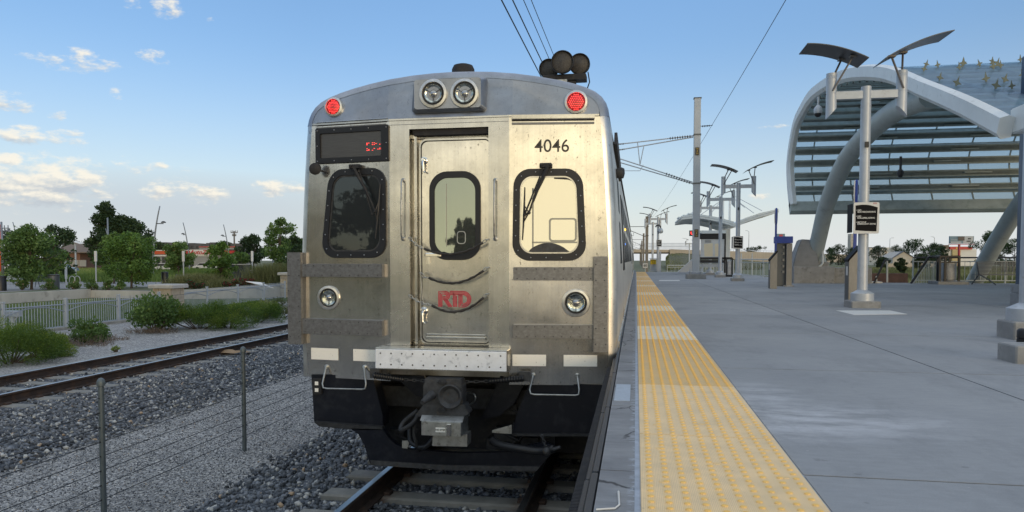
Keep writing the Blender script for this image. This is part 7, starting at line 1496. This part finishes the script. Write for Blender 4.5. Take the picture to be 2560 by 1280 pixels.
# pale meadow right
rnd = np.random.RandomState(6); n = 45000; dd_ = 34 + 190 * rnd.uniform(0, 1, n) ** 1.3; pxr = rnd.uniform(2050, 2620, n); th = np.arctan((pxr - 1280) / F) - R(YAW); r0 = dd_ / np.cos(np.arctan((pxr - 1280) / F)); blades('meadow_grass', np.stack([r0 * np.sin(th), r0 * np.cos(th), np.full(n, -1.66)], 1), .55, .04, 'grass_tan', 44, 'pale dry meadow beyond the platform at the right')
def TR(px, pyt, d, wpx, lab, i, m='leaf_far', zb=-1.66): w = wpx / F * d; h_ = zz(pyt, d) - zb; x, y = xyd(px, d); return tree(x, y, zb, h_, w, lab, m=m, n=3400, s=max(.35, w * .045), seed=70 + i, trunk=.08, k=30, name='distant_tree' if d > 150 else 'broadleaf_tree', group='distant trees at the right' if d > 150 else None, shape='round')
for i, (px, pyt, d, w, lab, m) in enumerate(((2095, 612, 330, 60, 'dark tree cluster between the pylon and the nearest lamp post', 'leaf_far'), (2075, 616, 340, 26, 'small dark tree just right of the leaning column foot', 'leaf_far'), (2135, 616, 340, 40, 'dark tree behind the nearest podium', 'leaf_far'), (2195, 614, 320, 50, 'dark tree right behind the nearest lamp post', 'leaf_far'), (2240, 612, 330, 40, 'dark tree left of the middle of the right skyline', 'leaf_far'), (2290, 598, 300, 75, 'broad dark tree above the grey roofed house', 'leaf_dark'), (2330, 606, 290, 60, 'dark tree left of the billboard', 'leaf_dark'), (2355, 612, 270, 30, 'dark round tree touching the billboard post', 'leaf_dark'), (2300, 634, 190, 40, 'greener tree beside the grey roofed house', 'leaf_far'), (2205, 642, 200, 32, 'low green tree left of the grey roofed house', 'leaf_far'), (2470, 576, 230, 78, 'big dark tree right of the billboard', 'leaf_dark'), (2500, 590, 240, 50, 'dark tree behind the second leaning column', 'leaf_far'), (2535, 596, 220, 60, 'dark tree at the right edge beside the dark blue column', 'leaf_dark'), (2252, 645, 110, 26, 'young sparse green tree standing in the right meadow', 'leaf_far'), (1900, 616, 420, 60, 'distant dark tree line piece behind the ticket machine', 'leaf_far'), (1870, 618, 430, 30, 'small distant dark tree over the overpass wall', 'leaf_far'))): TR(px, pyt, d, w, lab, i, m)
# house, billboard, restaurant, tower, lamps
mat('house_wall', (.42, .40, .36), .8, noise=(1, .06)); mat('roof_grey', (.09, .10, .115), .85, noise=(3, .12)); mat('bill_blue', (.10, .19, .27), .5, noise=(.3, .2)); mat('bill_pale', (.36, .40, .45), .5); mat('bill_dark', (.05, .045, .05), .5); mat('tan_wall', (.46, .38, .20), .7)
d = 215; t, L_, W, bx = facade('house', 'cream house with a grey roof in the meadow at the right', 2231, 2302, d); k = L_ / 71; g = 57 * k * .98
b = MB(); P_ = [(0, ZG - .06), (0, zz(645, d)), (27 * k, zz(630, d)), (54 * k, zz(645, d)), (54 * k, ZG - .06)]; b.loft([[W(s, z, 0) for s, z in P_], [W(s, z, -8) for s, z in P_]]); b.build('wall', 'house_wall', t)
b = MB(); b.loft([[W(s, z, .4) for s, z in ((-1.2 * k, zz(646, d)), (27 * k, zz(629, d)), (55 * k, zz(646, d)), (55 * k, zz(645, d)), (27 * k, zz(628, d)), (-1.2 * k, zz(645, d)))], [W(s + 14 * k, z, -9) for s, z in ((-1.2 * k, zz(646, d)), (27 * k, zz(629, d)), (55 * k, zz(646, d)), (55 * k, zz(645, d)), (27 * k, zz(628, d)), (-1.2 * k, zz(645, d)))]]); b.build('roof', 'roof_grey', t); bx('window', 20 * k, 33 * k, zz(656, d), zz(649, d), 0, .05, 'window_dark'); bx('garden_wall', -45 * k, 100 * k, ZG - .06, zz(659, d), .8, 1.1, 'bridge_beige')
d = 265; t, L_, W, bx = facade('billboard', 'large billboard with blue and white halves on a red post above the restaurant', 2370, 2430, d, 'billboard'); k = L_ / 60
bx('post', 25 * k, 28 * k, ZG, zz(611, d), -.5, .3, 'sign_red'); bp0 = bx('panel', 0, L_, zz(609.5, d), zz(591, d), 0, .6, 'bill_blue'); bx('pale_half', 33 * k, 58 * k, zz(609, d), zz(591.5, d), .6, .7, 'bill_pale', bp0); bx('dark_patch', 20 * k, 36 * k, zz(602, d), zz(592, d), .7, .75, 'bill_dark', bp0); bx('pale_band', 2 * k, 28 * k, zz(607.5, d), zz(604.5, d), .7, .75, 'bill_pale', bp0); bx('pale_band', 2 * k, 18 * k, zz(601, d), zz(599.8, d), .7, .75, 'bill_pale', bp0); bx('catwalk', 0, L_, zz(612, d), zz(610.5, d), -.3, 1.2, 'sign_red')
b = MB(); text(b, '444', .75, lambda u_, v_, w_: W(48 * k + u_, zz(597.5, d) + v_, .76 + w_), depth=.02, offset=.02); text(b, '4444', .75, lambda u_, v_, w_: W(46 * k + u_, zz(603.8, d) + v_, .76 + w_), depth=.02, offset=.02); b.build('phone_number', 'sign_black', bp0)
d = 290; t, L_, W, bx = facade('restaurant', 'low restaurant with a bright red roof band under the billboard', 2357, 2440, d); k = L_ / 83; bx('wall', 0, L_, ZG, zz(623, d), -10, 0, 'store_white'); bx('roof_band', 15 * k, 70 * k, zz(624, d), zz(617, d), -9, .5, 'store_red'); bx('entrance', 20 * k, 40 * k, ZG, zz(624, d), 0, .8, 'tan_wall'); bx('left_roof', 0, 14 * k, zz(623, d), zz(613, d), -9, 0, 'roof_brown'); bx('rooftop_sign', 29 * k, 33 * k, zz(622.5, d), zz(619, d), .5, .6, 'gold')
d = 330; t, L_, W, bx = facade('white_warehouse', 'long white warehouse behind the trees right of the nearest lamp post', 2172, 2250, d); k = L_ / 78; bx('wall', 0, 22 * k, ZG, zz(620, d), -12, 0, 'store_white'); bx('wall', 30 * k, 62 * k, ZG, zz(619, d), -12, 0, 'store_white'); bx('roof', -.5, 23 * k, zz(620, d), zz(618.5, d), -12.5, .3, 'roof_grey'); bx('door', 40 * k, 44 * k, ZG, zz(628, d), 0, .1, 'window_dark')
d = 600; t, L_, W, bx = facade('tower_block', 'pale distant tower block beside the nearest podium', 2126, 2135, d); bx('wall', 0, L_, ZG, zz(585, d), -6, 0, 'house_wall')
for v in (592, 600, 608, 616): bx('window', L_ * .2, L_ * .8, zz(v + 3, d), zz(v, d), 0, .1, 'town_light')
def hlamp(px, pyt, pyb, d, s, lab):
    x, y = xyd(px, d); t = thing('highway_lamp', lab, 'street lamp', (x, y, zz(pyb, d)), 'highway lamps on the overpass'); b = MB(); w = 7 / F * d; z1 = zz(pyt, d); b.tube([(x, y, zz(pyb, d)), (x, y, z1 - .6), (x + s * w * .4, y, z1 - .1), (x + s * w, y, z1)], [.16, .12, .1, .1], 6); b.build('mast', 'pole_silver', t, smooth=True); b = MB(); b.cbox(x + s * w - .3, x + s * w + .5, y - .2, y + .2, z1 - .12, z1 + .05, .04); b.build('lamp_head', 'pole_silver', t)
hlamp(1871, 577, 628, 330, -1, 'highway lamp right of the second lamp post'); hlamp(2024 + 0, 594, 630, 400, 1, 'highway lamp just left of the leaning column'); hlamp(2125, 588, 632, 420, -1, 'highway lamp in front of the distant tower block'); hlamp(2223, 595, 640, 360, 1, 'highway lamp between the near lamp post and the billboard'); hlamp(2334, 592, 640, 360, -1, 'highway lamp left of the billboard')
x, y = xyd(1948, 300); d = 280; t, L_, W, bx = facade('roadside_sign', 'small blue and red roadside sign showing above the ticket machine', 1936, 1960, d, 'sign'); bx('panel', 0, L_, zz(598, d), zz(585, d), 0, .4, 'bill_blue'); bx('red_panel', L_ * .4, L_ * .75, zz(595, d), zz(587, d), .4, .5, 'sign_red'); bx('post', L_ * .45, L_ * .55, ZG, zz(598, d), -.4, 0, 'iron')
for i, px in enumerate((1853, 1880)):
    x, y = xyd(px, 70); t = thing('solar_lamp', ['left one of two small lamps with white tilted panels behind the white railing', 'right one of two small lamps with white tilted panels behind the white railing'][i], 'lamp', (x, y, -1.66)); b = MB(); b.tube([(x, y, -1.66), (x, y, zz(633, 70))], .06, 6); b.build('post', 'pole_silver', t); c = Vector((x, y, zz(629, 70))); b = MB(); b.loft([[c + Vector((-.3, -.2, .12)), c + Vector((.5, -.2, -.08)), c + Vector((.5, .3, -.03)), c + Vector((-.3, .3, .17))], [c + Vector((-.3, -.2, .15)), c + Vector((.5, -.2, -.05)), c + Vector((.5, .3, 0)), c + Vector((-.3, .3, .2))]]); b.build('panel', 'store_white', t)
# beam lying in the meadow (rusty) and trees behind the camera that the train windows mirror
b = MB(); p0, p1 = atY(2165, 690, 60), atY(2268, 686, 60); b.cbox(p0.x, p1.x, 59.8, 60.2, -1.66, atY(2200, 683, 60).z, .03); tag(b.build('rusty_wall', mat('rust', (.055, .028, .024), .8, noise=(3, .3)), loc=p0[:]), 'low rusty brown retaining wall in the meadow behind the near lamp post', 'wall')
for i, (azm, dist, h_, w) in enumerate(((232, 40, 9, 9), (222, 38, 8.2, 7), (216, 42, 6.6, 6.5), (208, 48, 4.4, 8), (196.5, 55, 5.6, 3.6), (192.5, 58, 6.6, 3.6), (240, 44, 8, 9), (248, 46, 7, 9), (166, 70, 4.2, 9))):
    x, y = dist * math.sin(R(azm)), dist * math.cos(R(azm)); tree(x, y, ZG, h_ + .8, w, ['tallest tree behind the camera, far to the left', 'tall tree behind the camera, second of the left row', 'rounded tree behind the camera mirrored in the left windscreen', 'low broad tree behind the camera, right end of the left row', 'slim low tree behind the camera mirrored in the door window', 'taller slim tree behind the camera mirrored in the door window', 'broad tree behind the camera left of the tallest one', 'farthest left tree behind the camera', 'distant low bushy tree behind the camera toward the sunset'][i], m='leaf_dark', n=9000, s=.36, seed=200 + i, trunk=.12, k=34, name='broadleaf_tree', group='trees behind the camera')
